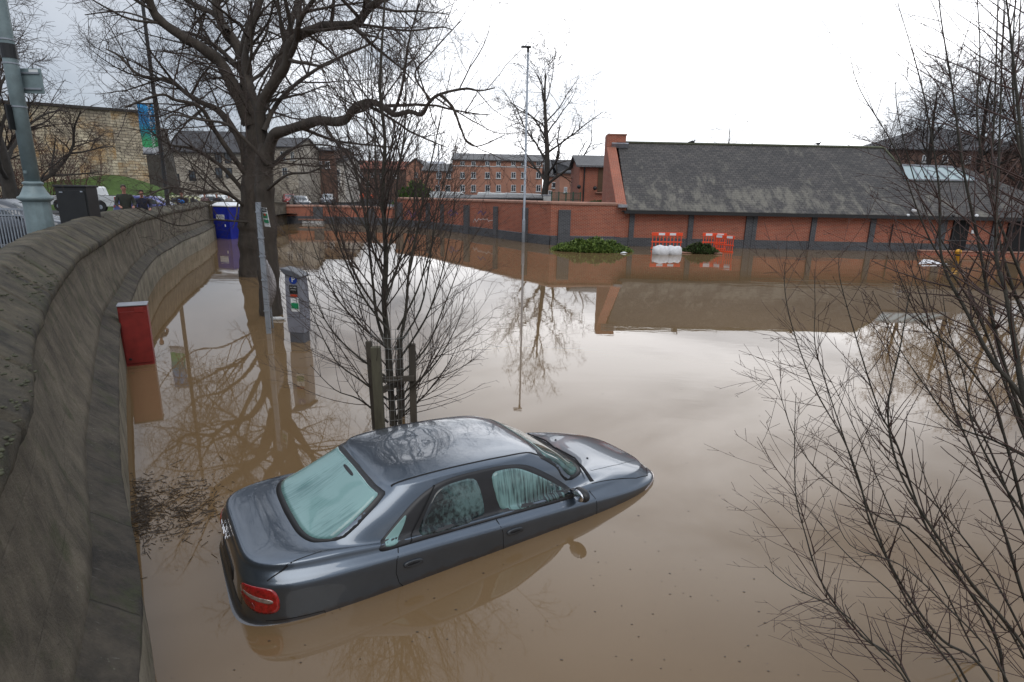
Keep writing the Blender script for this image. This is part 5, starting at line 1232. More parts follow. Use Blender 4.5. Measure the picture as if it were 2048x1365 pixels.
    # bonnet and boot shut lines, scuttle, washer jets
    seam('bonnet_seam', top, [(1.13, -.735), (1.5, -.722), (1.81, -.70), (2.05, -.64), (2.17, -.50)], M_gap, root, .007)
    seam('bonnet_seam', top, [(1.13, .735), (1.5, .722), (1.81, .70), (2.05, .64), (2.17, .50)], M_gap, root, .007)
    seam('scuttle', top, [(1.17, -.70), (1.245, -.4), (1.275, 0), (1.245, .4), (1.17, .70)], M_gap, root, .045, .004)
    seam('bonnet_crease', top, [(1.30, -.52), (1.75, -.47), (2.12, -.36)], M_paint, root, .02, .003)
    seam('bonnet_crease', top, [(1.30, .52), (1.75, .47), (2.12, .36)], M_paint, root, .02, .003)
    for y in (-.258, .326):
        h, nn = top(1.478, y); MB().ball(h + nn * .004, .013, 5, sc=(1, 1, .6)).build('washer_jet', M_black, root)
    for s in (1, -1):
        seam('boot_seam', top, [(-1.57, s * .708), (-1.8, s * .718), (-1.97, s * .712)], M_gap, root, .007)
    seam('boot_seam', rear, [(.55, .80), (.54, .66), (-.54, .66), (-.55, .80)], M_gap, root, .007)
    # rear lamps wrap round the corner: one piece on the tail, one on the flank
    for fn, s in ((side, -1), (sideL, 1)):
        def wrap(a, z, s=s):
            # a runs round the corner in degrees from the tail (0) to the flank (90)
            c = Vector((-1.80, s * .48, z)); t = math.radians(a)
            d = Vector((-math.cos(t), s * math.sin(t), 0)); h = sk.hit(c + d * 2, -d); return h[0], h[1]
        lamp = patch('tail_light', lambda a, z: wrap(a * 100, z), [(.10, .850), (.32, .870), (.54, .868), (.66, .850), (.715, .76), (.70, .675), (.54, .655), (.34, .672), (.16, .745), (.10, .80)], .008, M_tail, root, step=.02, rings=7)
        patch('clear_lens', lambda a, z: wrap(a * 100, z), [(.16, .800), (.38, .768), (.62, .738), (.64, .772), (.42, .795), (.18, .815)], .0105, M_clear, lamp, step=.02, rings=4)
        patch('dark_lens', lambda a, z: wrap(a * 100, z), [(.10, .79), (.36, .745), (.40, .68), (.30, .685), (.14, .745)], .0102, M_taildark, lamp, step=.02, rings=4)
        seam('bumper_seam', fn, [(-2.0, .60), (-1.6, .60), (-1.55, .45)], M_gap, root, .006)
    seam('bumper_strip', rear, [(-.80, .535), (0, .535), (.80, .535)], M_black, root, .03, .006)
    plate = patch('number_plate', rear, [(-.26, .70), (.26, .70), (.26, .80), (-.26, .80)], .006, M_black, root, rnd=0, rings=2)
    h, nn = rear(0, .885)
    text_mesh('badge', 'VOLVO', .085, M_chrome, root, Matrix.Translation(Vector((-.0, 0, 0))) @ frame(h + nn * .01 + Vector((0, .20, 0)), (0, -1, 0), (0.12, 0, 1)), .002)
    # head lamps and grille, under the water line
    for s in (1, -1):
        patch('headlight', front, [(s * .42, .62), (s * .78, .63), (s * .76, .74), (s * .42, .735)], .006, M_clear, root, rings=4)
    patch('grille', front, [(-.30, .60), (.30, .60), (.30, .735), (-.30, .735)], .006, M_black, root, rings=4)
    return root
build_flooded_car()
# ------------------------------------------------------------------ street furniture
M_galv = simple('galvanised_steel', (0.30, 0.33, 0.37), 0.5, 0.3, 0.15, 6, 0.05)
M_postg = simple('grey_green_paint', (0.17, 0.225, 0.235), 0.5, 0, 0.22, 4, 0.2)
M_blackp = simple('black_paint', (0.012, 0.013, 0.014), 0.45, 0, 0.3, 4, 0.1)
M_mach = simple('machine_grey', (0.22, 0.23, 0.27), 0.45, 0.2, 0.12, 5, 0.05)
M_machd = simple('machine_dark_grey', (0.11, 0.115, 0.13), 0.5, 0.2, 0.12, 5, 0.05)
M_blue = simple('sign_blue', (0.012, 0.045, 0.26), 0.4, var=0, bmp=0)
M_signw = simple('sign_white', (0.70, 0.72, 0.72), 0.4, var=0.05, bmp=0)
M_signg = simple('sign_green', (0.01, 0.22, 0.09), 0.4, var=0, bmp=0)
M_signr = simple('sign_red', (0.45, 0.05, 0.02), 0.4, var=0, bmp=0)
M_orange = simple('orange_plastic', (0.80, 0.075, 0.02), 0.4, var=0.1, bmp=0)
M_sack = simple('white_sack', (0.66, 0.66, 0.67), 0.75, var=0.15, scale=7, bmp=0.5)
M_redp = simple('dark_red_paint', (0.20, 0.018, 0.014), 0.5, 0, 0.25, 5, 0.1)
M_toilet = simple('blue_plastic', (0.010, 0.022, 0.27), 0.35, 0, 0.15, 2, 0.05)
M_stake = simple('weathered_stake', (0.062, 0.052, 0.040), 0.9, 0, 0.4, 7, 0.5, sc3=(1, 1, .2))
M_stakeg = simple('green_stained_stake', (0.085, 0.078, 0.052), 0.9, 0, 0.4, 7, 0.5, sc3=(1, 1, .2))
M_wire = simple('galvanised_wire', (0.30, 0.30, 0.29), 0.5, 0.4, 0, 1, 0)

# lamp column in the middle of the flooded car park
b = PZ(1047, 485); top = PY(1056, 96, b.y); Hc = top.z
r = empty('lamp_column', (b.x, b.y, 0), 0, 'tall slim grey lamp column standing in the water in front of the brick wall', 'lamp')
bz = PY(1048, 442, b.y).z
MB().lathe((0, 0, 0), [(.115, -1.5), (.115, bz), (.095, bz + .08), (.075, bz + .12), (.055, Hc - .2), (.05, Hc - .2)], 14).build('column', M_galv, r, smooth=True)
m = MB(); m.tube([(0, 0, Hc - .25), (0, 0, Hc)], .07, 10); m.box((-.12, -.02, Hc + .05), (.62, .30, .09), top=(.8, .7)); m.lathe((-.0, 0, Hc - .02), [(.09, -.02), (.09, .1)], 10)
m.build('lamp_head', M_blackp, r, bevel=.02)
MB().box((.0, -.14, -.2 + 1.1), (.14, .02, .5)).build('access_door', M_galv, r)

# parking ticket machine
b = PZ(598, 684); D = b.y; yaw = math.radians(-8)
r = empty('ticket_machine', (b.x, b.y, 0), yaw, 'grey parking ticket machine with blue P disc and sloping lid standing in the water', 'parking machine')
wm = .34; zt = PY(590, 548, D).z; z1 = PY(600, 665, D).z; z2 = PY(600, 634, D).z
MB().box((0, .06, (z1 - 1.3) / 2), (wm - .03, .26, z1 + 1.3)).build('plinth', M_machd, r, bevel=.015)
m = MB(); m.prism([(-.17, z1 + .004), (.17, z1 + .004), (.185, z2), (-.185, z2)], .29, 0, (0, -.08, 0)); fix_normals(m.build('lower_body', M_mach, r, bevel=.01))
m = MB(); m.prism([(-.185, z2 + .006), (.185, z2 + .006), (.185, zt - .30), (.16, zt), (-.16, zt), (-.17, zt - .3)], .29, 0, (0, -.08, 0)); fix_normals(m.build('upper_body', M_mach, r, bevel=.012))
m = MB(); m.prism([(-.24, zt + .10), (-.20, zt + .125), (.06, zt + .06), (.22, zt - .03), (.215, zt - .06), (.15, zt - .075), (-.16, zt + .0)], .36, 0, (0, -.12, 0)); fix_normals(m.build('lid', M_machd, r, bevel=.012))
zp = PY(596, 559, D).z; fy = -.082
m = MB(); m.lathe((0, 0, 0), [(.085, 0), (.085, .006)], 28)
o = m.build('parking_disc', M_blue, r); o.rotation_euler = (math.radians(90), 0, 0); o.location = (.02, fy, zp)
text_mesh('letter', 'P', .15, M_signw, o, frame((0, 0, .008), (1, 0, 0), (0, 1, 0)), .0)
def label_panel(nm, mat, x, pz0, pz1, w, parent, off=.006):
    return MB().box((x, fy - off / 2, (pz0 + pz1) / 2), (w, off, abs(pz0 - pz1))).build(nm, mat, parent)
zz = lambda py: PY(598, py, D).z
pp = label_panel('notice', M_blackp, .01, zz(570), zz(587), .17, r)
text_mesh('letters', 'PAY HERE', .032, M_signw, pp, frame((.01, fy - .008, zz(574)), (1, 0, 0), (0, 0, 1))); text_mesh('letters', 'BEFORE 6', .028, M_signw, pp, frame((.01, fy - .008, zz(579)), (1, 0, 0), (0, 0, 1)))
label_panel('notice', M_signr, .01, zz(588), zz(593), .15, r)
q = label_panel('tariff_panel', M_signw, .02, zz(595), zz(622), .17, r); label_panel('green_band', M_signg, .02, zz(605), zz(616), .155, q, .012)
text_mesh('letters', 'TARIFF', .034, M_machd, q, frame((.02, fy - .0075, zz(600)), (1, 0, 0), (0, 0, 1)))
MB().box((-.187, .02, (zz(575) + zz(600)) / 2), (.006, .12, .28)).build('side_label', M_signw, r)

# leaning car park sign post with its bent board
b = PZ(538, 667); D = b.y; t = PY(516, 405, D)
r = empty('sign_post', (b.x, b.y, 0), 0, 'leaning galvanised post with a narrow green and white parking sign, beside the ticket machine', 'sign')
R = lambda v: Vector(v) - Vector((b.x, b.y, 0))
ln = t - b
MB().beam(-ln * .4, R(t), .095, .06, up=(0, 1, 0)).build('post', M_galv, r)
m = MB()
for f in (.18, .42, .60, .74, .93): m.box(ln * f, (.115, .085, .03))
m.build('clips', M_galv, r)
sg = empty_dummy = None
p0, p1 = PY(527, 416, D - .02), PY(535, 454, D - .02); ax = Vector((.72, -.69, 0)).normalized()
def plate(nm, a, b_, w, mat, par, lift=.0, ax=ax):
    up = (R(b_) - R(a)); V = [R(a) - ax * w / 2, R(a) + ax * w / 2, R(b_) + ax * w / 2, R(b_) - ax * w / 2]; nn = ax.cross(up).normalized(); nn = nn if nn.y < 0 else -nn
    V = [v + nn * lift for v in V] + [v + nn * (lift - .008) for v in V]
    return fix_normals(MB().add(V, [(0, 1, 2, 3), (7, 6, 5, 4), (0, 4, 5, 1), (1, 5, 6, 2), (2, 6, 7, 3), (3, 7, 4, 0)]).build(nm, mat, par))
pa = plate('sign_panel', p1, p0, .26, M_signw, r)
plate('green_panel', p0.lerp(p1, .55), p0.lerp(p1, .30), .22, M_signg, pa, .003); plate('green_panel', p0.lerp(p1, .80), p0.lerp(p1, .62), .22, M_signg, pa, .003); plate('black_heading', p0.lerp(p1, .22), p0.lerp(p1, .03), .24, M_blackp, pa, .003); plate('red_panel', p0.lerp(p1, .42), p0.lerp(p1, .30), .09, M_signr, pa, .005)
mfr = lambda f, dx: frame(R(p0.lerp(p1, f)) + ax.cross(Vector((0, 0, 1))) * .012, ax, (0, 0, 1))
text_mesh('letters', 'PARKING', .05, M_signw, pa, mfr(.12, 0))
# bent board on its own prop
b2 = PZ(546, 656); r = empty('notice_board', (b2.x, b2.y, 0), 0, 'bent peeling notice board on a thin prop leaning on the sign post', 'board')
O2 = Vector((b2.x, b2.y, 0)); t2_ = PY(529, 518, b2.y)
MB().tube([(t2_ - O2) * -.5 + (t2_ - O2) * .2, t2_ - O2], .022, 8).build('prop', M_galv, r, smooth=True)
V = []; Fc = []; nb = 12
for i in range(nb + 1):
    f = i / nb; L0 = PY(533 + 6 * f, 522 + 100 * f, b2.y - .05) - O2; bulge = math.sin(math.pi * min(1, f * 1.05)) ** .8
    wd = .235 * bulge + .02
    for j in range(7):
        gq = j / 6; V.append(L0 + Vector((wd * gq, -.16 * gq * bulge - .07 * math.sin(gq * 3.1) * bulge, .03 * math.sin(gq * 5 + f * 4))))
Fc = [(i * 7 + j, i * 7 + j + 1, (i + 1) * 7 + j + 1, (i + 1) * 7 + j) for i in range(nb) for j in range(6)]
o = raw_obj('board', V, Fc, simple('peeling_board', (0.30, 0.28, 0.28), 0.7, 0, 0.5, 3.5, 0.4, sc3=(5, 5, .6)), r, smooth=True); sm = o.modifiers.new('thickness', 'SOLIDIFY'); sm.thickness = .012

# wooden tree guard
g0 = Vector((YT.x, YT.y, 0)); r = empty('tree_guard', g0, 0, 'wooden stake tree guard with wire netting round the young tree, behind the sunken car', 'tree guard')
posts = []
for px0, py0, px1, py1, yy, w_, mt_ in ((737, 683, 752, 870, 7.25, .075, M_stake), (751, 694, 762, 880, 7.0, .115, M_stakeg), (799, 675, 806, 860, 7.75, .07, M_stake), (824, 688, 828, 862, 7.35, .085, M_stake)):
    a = PY(px0, py0, yy); b = PY(px1, py1, yy); b2 = a + (b - a) * (a.z + 1.2) / max(.1, a.z - b.z)
    MB().beam(b2 - g0, a - g0, w_, w_ * .8, up=(0, 1, 0)).build('stake', mt_, r, bevel=.008); posts.append(a)
m = MB(); y1 = PY(765, 760, 7.15); y2 = PY(828, 757, 7.3); m.beam(y1 - g0, y2 - g0, .04, .075); m.build('rail', M_stake, r, bevel=.006)
m = MB(); m.beam(PY(762, 782, 7.05) - g0, PY(806, 762, 7.6) - g0, .04, .085); m.build('rail', M_stake, r, bevel=.006)
m = MB(); cx0, cy0 = PY(783, 760, 7.4).x - g0.x, 7.38 - g0.y; rw_, zt_ = .245, PY(783, 668, 7.38).z
for k in range(11):
    z = -.1 + (zt_ + .1) * k / 10; m.tube([(cx0 + rw_ * math.cos(a) * (1 + .04 * math.sin(a * 3 + k)), cy0 + rw_ * math.sin(a), z + .01 * math.sin(a * 2)) for a in np.linspace(0, 6.2832, 19)], .0022, 4, caps=False)
for k in range(30):
    a = 6.2832 * k / 30; m.tube([(cx0 + rw_ * math.cos(a), cy0 + rw_ * math.sin(a), -.3), (cx0 + rw_ * math.cos(a + .03), cy0 + rw_ * math.sin(a + .03), zt_ * .5), (cx0 + rw_ * math.cos(a), cy0 + rw_ * math.sin(a), zt_ + .05)], .0020, 4, caps=False)
m.build('wire_netting', M_wire, r)

# red cabinet against the lower wall
c1 = PZ(310, 728); c0 = PZ(254, 731.5)
ft = PY(293, 611, c1.y).z
dirx = Vector((-.88, -.475, 0)); perp = Vector((-.475, .88, 0))
r = empty('red_cabinet', (c1.x, c1.y, 0), 0, 'dark red metal cabinet fixed to the lower stone wall, standing in the water', 'cabinet')
wr = .44
ang = math.atan2(-dirx.y, -dirx.x)
MB().box(dirx * wr / 2 + perp * .15 + Vector((0, 0, (ft - 1.0) / 2)), (wr, .30, ft + 1.0), ang).build('case', M_redp, r, bevel=.012)
MB().box(dirx * wr / 2 + perp * .145 + Vector((0, 0, ft + .014)), (wr + .02, .33, .022), ang).build('lid', M_lead, r, bevel=.008)
dq = MB().box(dirx * wr / 2 - perp * .008 + Vector((0, 0, ft / 2 - .02)), (wr - .05, .016, ft - .14), ang).build('door', M_redp, r, bevel=.004)
MB().box(dirx * (wr * .28) - perp * .018 + Vector((0, 0, ft - .07)), (.14, .02, .085), ang).build('hinge_plate', M_redp, dq, bevel=.003)
MB().lathe(dirx * (wr * .80) - perp * .02 + Vector((0, 0, ft * .12)), [(.022, -.01), (.022, .02)], 10).build('lock', M_blackp, dq)

# portable toilet
c = PZ(447, 477.5); r = empty('portable_toilet', (c.x, c.y, 0), math.radians(-20), 'blue portable toilet with domed white roof against the end of the parapet', 'toilet')
hz = PY(445, 414, c.y).z; wt = 1.42
MB().box((0, .55, (hz - .5) / 2), (wt, 1.2, hz + .5)).build('cabin', M_toilet, r, bevel=.04)
m = MB(); m.box((0, .55, hz + .05), (wt + .12, 1.34, .10)); m.box((0, .55, hz + .17), (wt + .05, 1.25, .16), top=(.55, .6)); m.build('roof', M_white, r, bevel=.05)
d = MB().box((.02, -.07, (hz - .4) / 2), (wt * .66, .05, hz + .2)).build('door', M_toilet, r, bevel=.01)
MB().box((.03, -.105, hz - .62), (.62, .02, .34)).build('sign', M_signw, d)
text_mesh('letters', 'TOILET', .17, M_toilet, d, frame((.03, -.12, hz - .62), (1, 0, 0), (0, 0, 1)))
m = MB()
for x in (-wt / 2 + .04, wt / 2 - .04): m.box((x, -.07, hz / 2 - .2), (.07, .05, hz + .3))
m.build('corner_post', M_toilet, r, bevel=.01); MB().box((.36, -.11, hz * .42), (.05, .04, .14)).build('latch', M_white, d)

# old street lamp standard by the parapet
Dl = 11.0; b = PY(86, 478, Dl); zroad = 1.22
r = empty('lamp_standard', (b.x, Dl, zroad), 0, 'large grey green street lamp post with moulded base behind the parapet at left', 'lamp post')
zf = PY(74, 397, Dl).z - zroad; zn = PY(72, 369, Dl).z - zroad; 
MB().lathe((0, 0, 0), [(.25, 0), (.24, .15), (.225, .3), (.21, zf - .12), (.215, zf - .06)], 12).build('pedestal', M_postg, r)
MB().lathe((0, 0, 0), [(.215, zf - .06), (.27, zf - .02), (.275, zf + .02), (.23, zf + .045), (.19, zf + .12), (.155, zf + .2), (.135, zn - .02), (.16, zn), (.16, zn + .03), (.125, zn + .05)], 20).build('base_moulding', M_postg, r, smooth=True)
MB().lathe((0, 0, 0), [(.118, zn + .04), (.112, zn + 2.0), (.10, zn + 4.5), (.09, zn + 7)], 16).build('shaft', M_postg, r, smooth=True)
z92 = PY(15, 105, Dl).z - zroad; MB().lathe((0, 0, 0), [(.108, z92 - .10), (.122, z92 - .10), (.122, z92 + .13), (.10, z92 + .13)], 16).build('black_band', M_blackp, r, smooth=False)
for k in (-.18, .20): MB().lathe((0, 0, 0), [(.108, z92 + k - .012), (.12, z92 + k - .012), (.12, z92 + k + .012), (.10, z92 + k + .012)], 16).build('steel_band', M_galv, r)
p = PY(34, 159, Dl) - Vector((b.x, Dl, zroad))
sn = MB().box(Vector((p.x, .16, p.z)), (.66, .02, .42)).build('sign_back', M_postg, r, bevel=.01)
m = MB(); m.box(Vector((p.x, .14, p.z + .13)), (.60, .03, .03)); m.box(Vector((p.x, .14, p.z - .13)), (.60, .03, .03)); m.build('sign_rail', M_galv, sn); MB().box(Vector((p.x + .2, .145, p.z + .16)), (.16, .01, .06)).build('sticker', M_signw, sn)
p = PY(34, 237, Dl) - Vector((b.x, Dl, zroad)); s2 = MB().box(Vector((p.x + .02, -.06, p.z)), (.03, .34, .42)).build('side_sign', M_blackp, r, bevel=.005); MB().lathe(Vector((0, 0, p.z + .19)), [(.12, -.012), (.125, -.012), (.125, .012), (.1, .012)], 16).build('bracket', M_galv, s2)
p = PY(66, 345, Dl) - Vector((b.x, Dl, zroad)); MB().box(Vector((-.0, -.125, p.z)), (.05, .03, .05)).build('bolt', M_postg, r)

# pedestrian guard rail on the kerb
Dr = 15.5; a, b = PY(-30, 420, Dr), PY(52, 417, Dr); zt_ = (a.z + b.z) / 2; zb_ = 1.22
r = empty('guard_rail', (a.x, Dr, zb_), 0, 'grey pedestrian guard rail with upright bars at the left edge', 'railing'); W_ = b.x - a.x; Hh = zt_ - zb_
m = MB(); m.beam((0, 0, Hh), (W_, 0, Hh), .05); m.beam((0, 0, .12), (W_, 0, .12), .04); m.beam((0, 0, Hh - .16), (W_, 0, Hh - .16), .03); m.build('rails', M_galv, r)
m = MB()
for k in range(14): m.beam((k * W_ / 13, 0, .12), (k * W_ / 13, 0, Hh), .022)
m.build('bars', M_galv, r)
for x in (0, W_): MB().box((x, 0, Hh / 2 + .02), (.07, .07, Hh + .05)).build('post', M_galv, r)

# black traffic cabinet
Dc = 14.2; a, b = PY(109, 374, Dc), PY(170, 374, Dc); r = empty('traffic_cabinet', ((a.x + b.x) / 2, Dc, 1.2), math.radians(8), 'tall black roadside cabinet behind the parapet, left of the white pickup', 'cabinet')
hh = a.z - 1.2; MB().box((0, .25, hh / 2), ((b.x - a.x) * .93, .5, hh)).build('case', M_blackp, r, bevel=.015); MB().box((0, .25, hh + .02), ((b.x - a.x) * 1.0, .56, .05)).build('lid', M_gut, r, bevel=.01)
dq = MB().box((0, -.01, hh / 2), ((b.x - a.x) * .85, .025, hh - .15)).build('door', M_blackp, r, bevel=.005); MB().box((-.2, -.03, hh - .12), (.07, .02, .03)).build('catch', M_galv, dq); MB().box((.25, -.03, hh - .10), (.05, .02, .03)).build('catch', M_galv, dq)

# banner post
Db = 26.5; bb = PY(336, 408, Db); r = empty('banner_post', (bb.x, Db, 1.0), 0, 'slender black lamp post carrying a tall blue and green banner', 'lamp post')
ht = PY(290, -60, Db).z - 1.0
MB().lathe((0, 0, 0), [(.13, 0), (.13, .9), (.09, 1.0), (.085, 4), (.07, 9), (.06, ht)], 10).build('post', M_blackp, r, smooth=True)
q = [PY(277, 208, Db), PY(309, 209, Db), PY(322, 311, Db), PY(288, 309, Db)]; Ob = Vector((bb.x, Db, 1.0))
def mat_banner():
    mt, n, l, p = new_mat('banner_print'); uv = n.new('ShaderNodeTexCoord'); s = n.new('ShaderNodeSeparateXYZ'); l.new(uv.outputs['Object'], s.inputs[0])
    mr = n.new('ShaderNodeMapRange'); mr.inputs[1].default_value = q[3].z - 1.0; mr.inputs[2].default_value = q[0].z - 1.0; l.new(s.outputs[2], mr.inputs[0])
    nz = noise(n, l, uv.outputs['Object'], 2.5, 3, .6); a = mul(n, l, mr.outputs[0], mul(n, l, nz.outputs['Fac'], .22), 'ADD')
    rr = ramp(n, .085, .98, (.62, .64, .68), (.02, .28, .62), [(.25, (.62, .64, .68)), (.26, (.04, .36, .12)), (.36, (.06, .42, .16)), (.60, (.01, .24, .34)), (.80, (.02, .30, .68))]); l.new(a, rr.inputs[0]); l.new(rr.outputs[0], p.inputs['Base Color']); p.inputs['Roughness'].default_value = .7
    return mt
V = []; 
wB = (q[1] - q[0]).length; hB = q[0].z - q[3].z; x1_ = -.12
bx = Vector((x1_ - wB, 0, q[0].z - 1.0)); 
V = [(x1_ - wB + wB * i / 6, .02 * math.sin(i * 1.1 + j * .9), q[3].z - 1.0 + hB * j / 10) for j in range(11) for i in range(7)]
o = raw_obj('banner', V, [(j * 7 + i, j * 7 + i + 1, (j + 1) * 7 + i + 1, (j + 1) * 7 + i) for j in range(10) for i in range(6)], mat_banner(), r, smooth=True); sm = o.modifiers.new('thickness', 'SOLIDIFY'); sm.thickness = .01
text_mesh('letters', 'UNIVERSITY OF THE YEAR', .20, M_signw, o, frame((x1_ - wB * .19, -.05, q[3].z - 1.0 + hB * .56), (0, 0, 1), (-1, 0, 0)), .001)
m = MB(); m.beam((0, 0, q[0].z - .98), (x1_ - wB - .03, 0, q[0].z - .98), .04); m.beam((0, 0, q[3].z - 1.0), (x1_ - wB - .03, 0, q[3].z - 1.0), .04); m.build('banner_arm', M_blackp, r)
# distant street light
p = PY(878, 392, 90); zt_ = PY(878, 292, 90).z; r = empty('street_light', (p.x, 90, .7), 0, 'distant grey street light between the young tree and the flats', 'lamp'); MB().tube([(0, 0, 0), (0, 0, zt_ - .7), (-.5, 0, zt_ - .6)], .07, 8).build('column', M_galv, r); MB().box((-.7, 0, zt_ - .6), (.7, .3, .16)).build('lamp_head', M_galv, r, bevel=.03)
p = PY(732, 392, 88); zt_ = PY(732, 318, 88).z
# ------------------------------------------------------------------ barriers, sacks, planter and litter by the building
def barrier(c, rz, label, w_=2.0):
    r = empty('barrier', c, rz, label, 'barrier', 'orange road barriers'); h = .95
    m = MB(); m.box((0, 0, h - .09), (w_, .05, .19)); m.box((0, 0, .42), (w_, .04, .07)); m.box((0, 0, .06), (w_, .04, .08))
    for k in range(9): m.box((-w_ / 2 + .07 + k * (w_ - .14) / 8, 0, .43), (.045, .035, .80))
    m.build('panel', M_orange, r, bevel=.012)
    for x in (-.32, .32): MB().box((x, 0, h - .09), (.36, .056, .13)).build('reflective_strip', M_white, r)
    for x in (-w_ / 2 + .1, w_ / 2 - .1): MB().box((x, 0, -.08), (.10, .55, .09), top=(1, .6)).build('foot', M_orange, r, bevel=.01)
    return r
c = PZ(1332, 500); barrier(Vector((c.x, c.y, .02)), math.radians(4), 'orange plastic barrier partly hidden by the white sacks', 1.8)
c = PZ(1424, 500); barrier(Vector((c.x, c.y - .2, .02)), math.radians(-6), 'orange plastic barrier right of the drowned bush, against the wall', 1.35)
c = PZ(1438, 503); barrier(Vector((c.x + .15, c.y - .25, -.03)), math.radians(-50), 'orange plastic barrier turned end on at the right of the group', 1.2)
def sack(px, py, s, sd, label):
    g = np.random.default_rng(sd); c = PZ(px, py); m = MB(); m.ball((0, 0, 0), s, 10, sc=(1.1, .8, .95)); 
    for v in m.v:
        k = 1 + .05 * math.sin(v.x * 23 + sd) * math.sin(v.z * 17) + .04 * math.sin(v.y * 31 + v.x * 11); v *= k
        if v.z > 0: v.x *= 1 + .25 * v.z / s; v.z = min(v.z, .80 * s) + .03 * math.sin(v.x * 14 + sd * 2)
    o = m.build('rubble_sack', M_sack, None, smooth=True); o.location = (c.x, c.y, s * .35); tag(o, label, 'sack', 'white rubble sacks'); return o
sack(1321, 509, .40, 1, 'white bulging sack in the water, left one of the pair'); sack(1347, 509, .38, 2, 'white bulging sack in the water, right one beside the drowned bush')
c = PZ(1400, 508); pr = empty('brick_planter', (c.x, c.y, 0), 0, 'low brick planter edge awash under the drowned bush', 'planter'); MB().box((0, .1, -.3), (2.3, .25, .66)).build('brick_edge', M_brick, pr, bevel=.01); MB().box((0, .1, .045), (2.4, .32, .05)).build('coping', M_coped, pr, bevel=.01)
c = PZ(1950, 512); pr = empty('raised_planter', (PY(1838, 512, 33.5).x, 33.4, 0), 0, 'long low red brick raised bed at the right, by the dark doorways', 'planter'); MB().box((5.5, .15, -.3), (11, .3, 1.02)).build('brickwork', M_brick, pr); MB().box((5.5, .15, .24), (11.1, .38, .06)).build('coping', M_coped, pr, bevel=.01)
p0 = PY(1845, 480, 34.2); hr = empty('handrail', (p0.x, 34.2, 0), 0, 'thin black handrail in front of the dark doorway', 'railing'); zt_ = p0.z; MB().tube([(0, 0, -.5), (0, 0, zt_ - .05), (.1, 0, zt_), (3.6, 0, zt_ - .02)], .025, 6).build('rail', M_blackp, hr); [MB().tube([(x_, 0, -.5), (x_, 0, zt_)], .022, 6).build('upright', M_blackp, hr) for x_ in (1.8, 3.6)]
c = PZ(1913, 522); by = empty('bollard', (c.x, c.y, 0), 0, 'short yellow bollard standing in the water before the doorway', 'bollard'); MB().lathe((0, 0, 0), [(.13, -1.2), (.13, .42), (.15, .44), (.15, .50), (.11, .56), (.04, .60)], 14).build('post', simple('yellow_paint', (0.62, 0.30, 0.02), 0.5), by, smooth=True); MB().lathe((0, 0, 0), [(.132, .26), (.134, .27), (.134, .34), (.132, .35)], 14).build('band', M_gut, by)
def scrap(name, px, py, pts, mat, label, cat, z=.02, group=None):
    c = PZ(px, py); V = [(a, b, z_) for a, b, z_ in pts]; k = len(V); cen = tuple(sum(v[i] for v in V) / k for i in range(3)); V.append((cen[0], cen[1], cen[2] + .05)); o = raw_obj(name, V, [(i, (i + 1) % k, k) for i in range(k)], mat, None, smooth=False); o.location = (c.x, c.y, z); sm = o.modifiers.new('t', 'SOLIDIFY'); sm.thickness = .01; tag(o, label, cat, group); return o
scrap('floating_sheet', 1862, 528, [(-.75, -.2, 0), (-.3, -.35, .03), (.1, -.2, .0), (.7, -.32, .02), (.75, -.1, 0), (.2, .05, .1), (.3, .4, .12), (-.1, .45, .16), (-.4, .2, .05)], M_sack, 'crumpled white plastic sheet floating right of the long wall', 'litter')
scrap('floating_rag', 1247, 507, [(-.2, -.1, 0), (.15, -.12, .02), (.22, .05, 0), (0, .12, .05)], M_sack, 'small white scrap floating at the right end of the green bush', 'litter')
c = PZ(556, 640); m = MB(); m.tube([(-.16, 0, 0), (-.13, 0, 0), (.08, 0, .01), (.12, 0, .01), (.15, 0, .01), (.18, 0, .01)], [.04, .05, .05, .03, .018, .02], 10); o = m.build('plastic_bottle', M_offw, None, smooth=True); o.location = (c.x, c.y, .02); tag(o, 'cloudy plastic bottle floating at the foot of the nearer big trunk', 'bottle')
# graffiti and lime bloom on the brick wall are paint on brick
# twigs and leaf litter collected by the tail of the car
g = np.random.default_rng(9); V = []; Fc = []
for i in range(1250):
    a = g.random(); px = g.normal(345, 52) if i % 3 else g.uniform(262, 300); py = 1015 + g.normal(0, 34) + (px - 340) * -.12
    if px < 258 or px > 470: continue
    c = PZ(px, py); th = g.uniform(0, 3.14); L_ = g.exponential(.020) + .008; w2 = g.uniform(.0012, .0035); d = Vector((math.cos(th), math.sin(th), 0)); s_ = Vector((-d.y, d.x, 0)) * w2; k = len(V); z = g.uniform(.001, .006)
    c = Vector((c.x, c.y, z)); V += [c - d * L_ - s_, c + d * L_ - s_, c + d * L_ + s_, c - d * L_ + s_, c - d * L_ * .8 + Vector((0, 0, .004)), c + d * L_ * .8 + Vector((0, 0, .005))]; Fc += [(k, k + 1, k + 5, k + 4), (k + 3, k + 4, k + 5, k + 2)]
o = raw_obj('twig_litter', V, Fc, simple('wet_twigs', (0.050, 0.033, 0.020), 0.5, bmp=0, scale=30)); tag(o, kind='stuff')
V = []; Fc = []
for i in range(220):
    px, py = g.uniform(330, 1700), g.uniform(520, 1360) if i % 2 else g.uniform(1000, 1360)
    if py > 820 and px > 400 and px < 1330 and py < 1290 - (px - 450) * .38: continue
    c = PZ(px, py); s_ = g.uniform(.002, .006) * (1 + c.y * .05); k = len(V); a = g.uniform(0, 3); V += [(c.x + math.cos(a + q_ * 1.57) * s_ * (1 + (q_ % 2)), c.y + math.sin(a + q_ * 1.57) * s_, .003) for q_ in range(4)]; Fc.append((k, k + 1, k + 2, k + 3))
for i in range(40):
    c = PZ(g.uniform(200, 1000), g.uniform(1300, 1360)); 
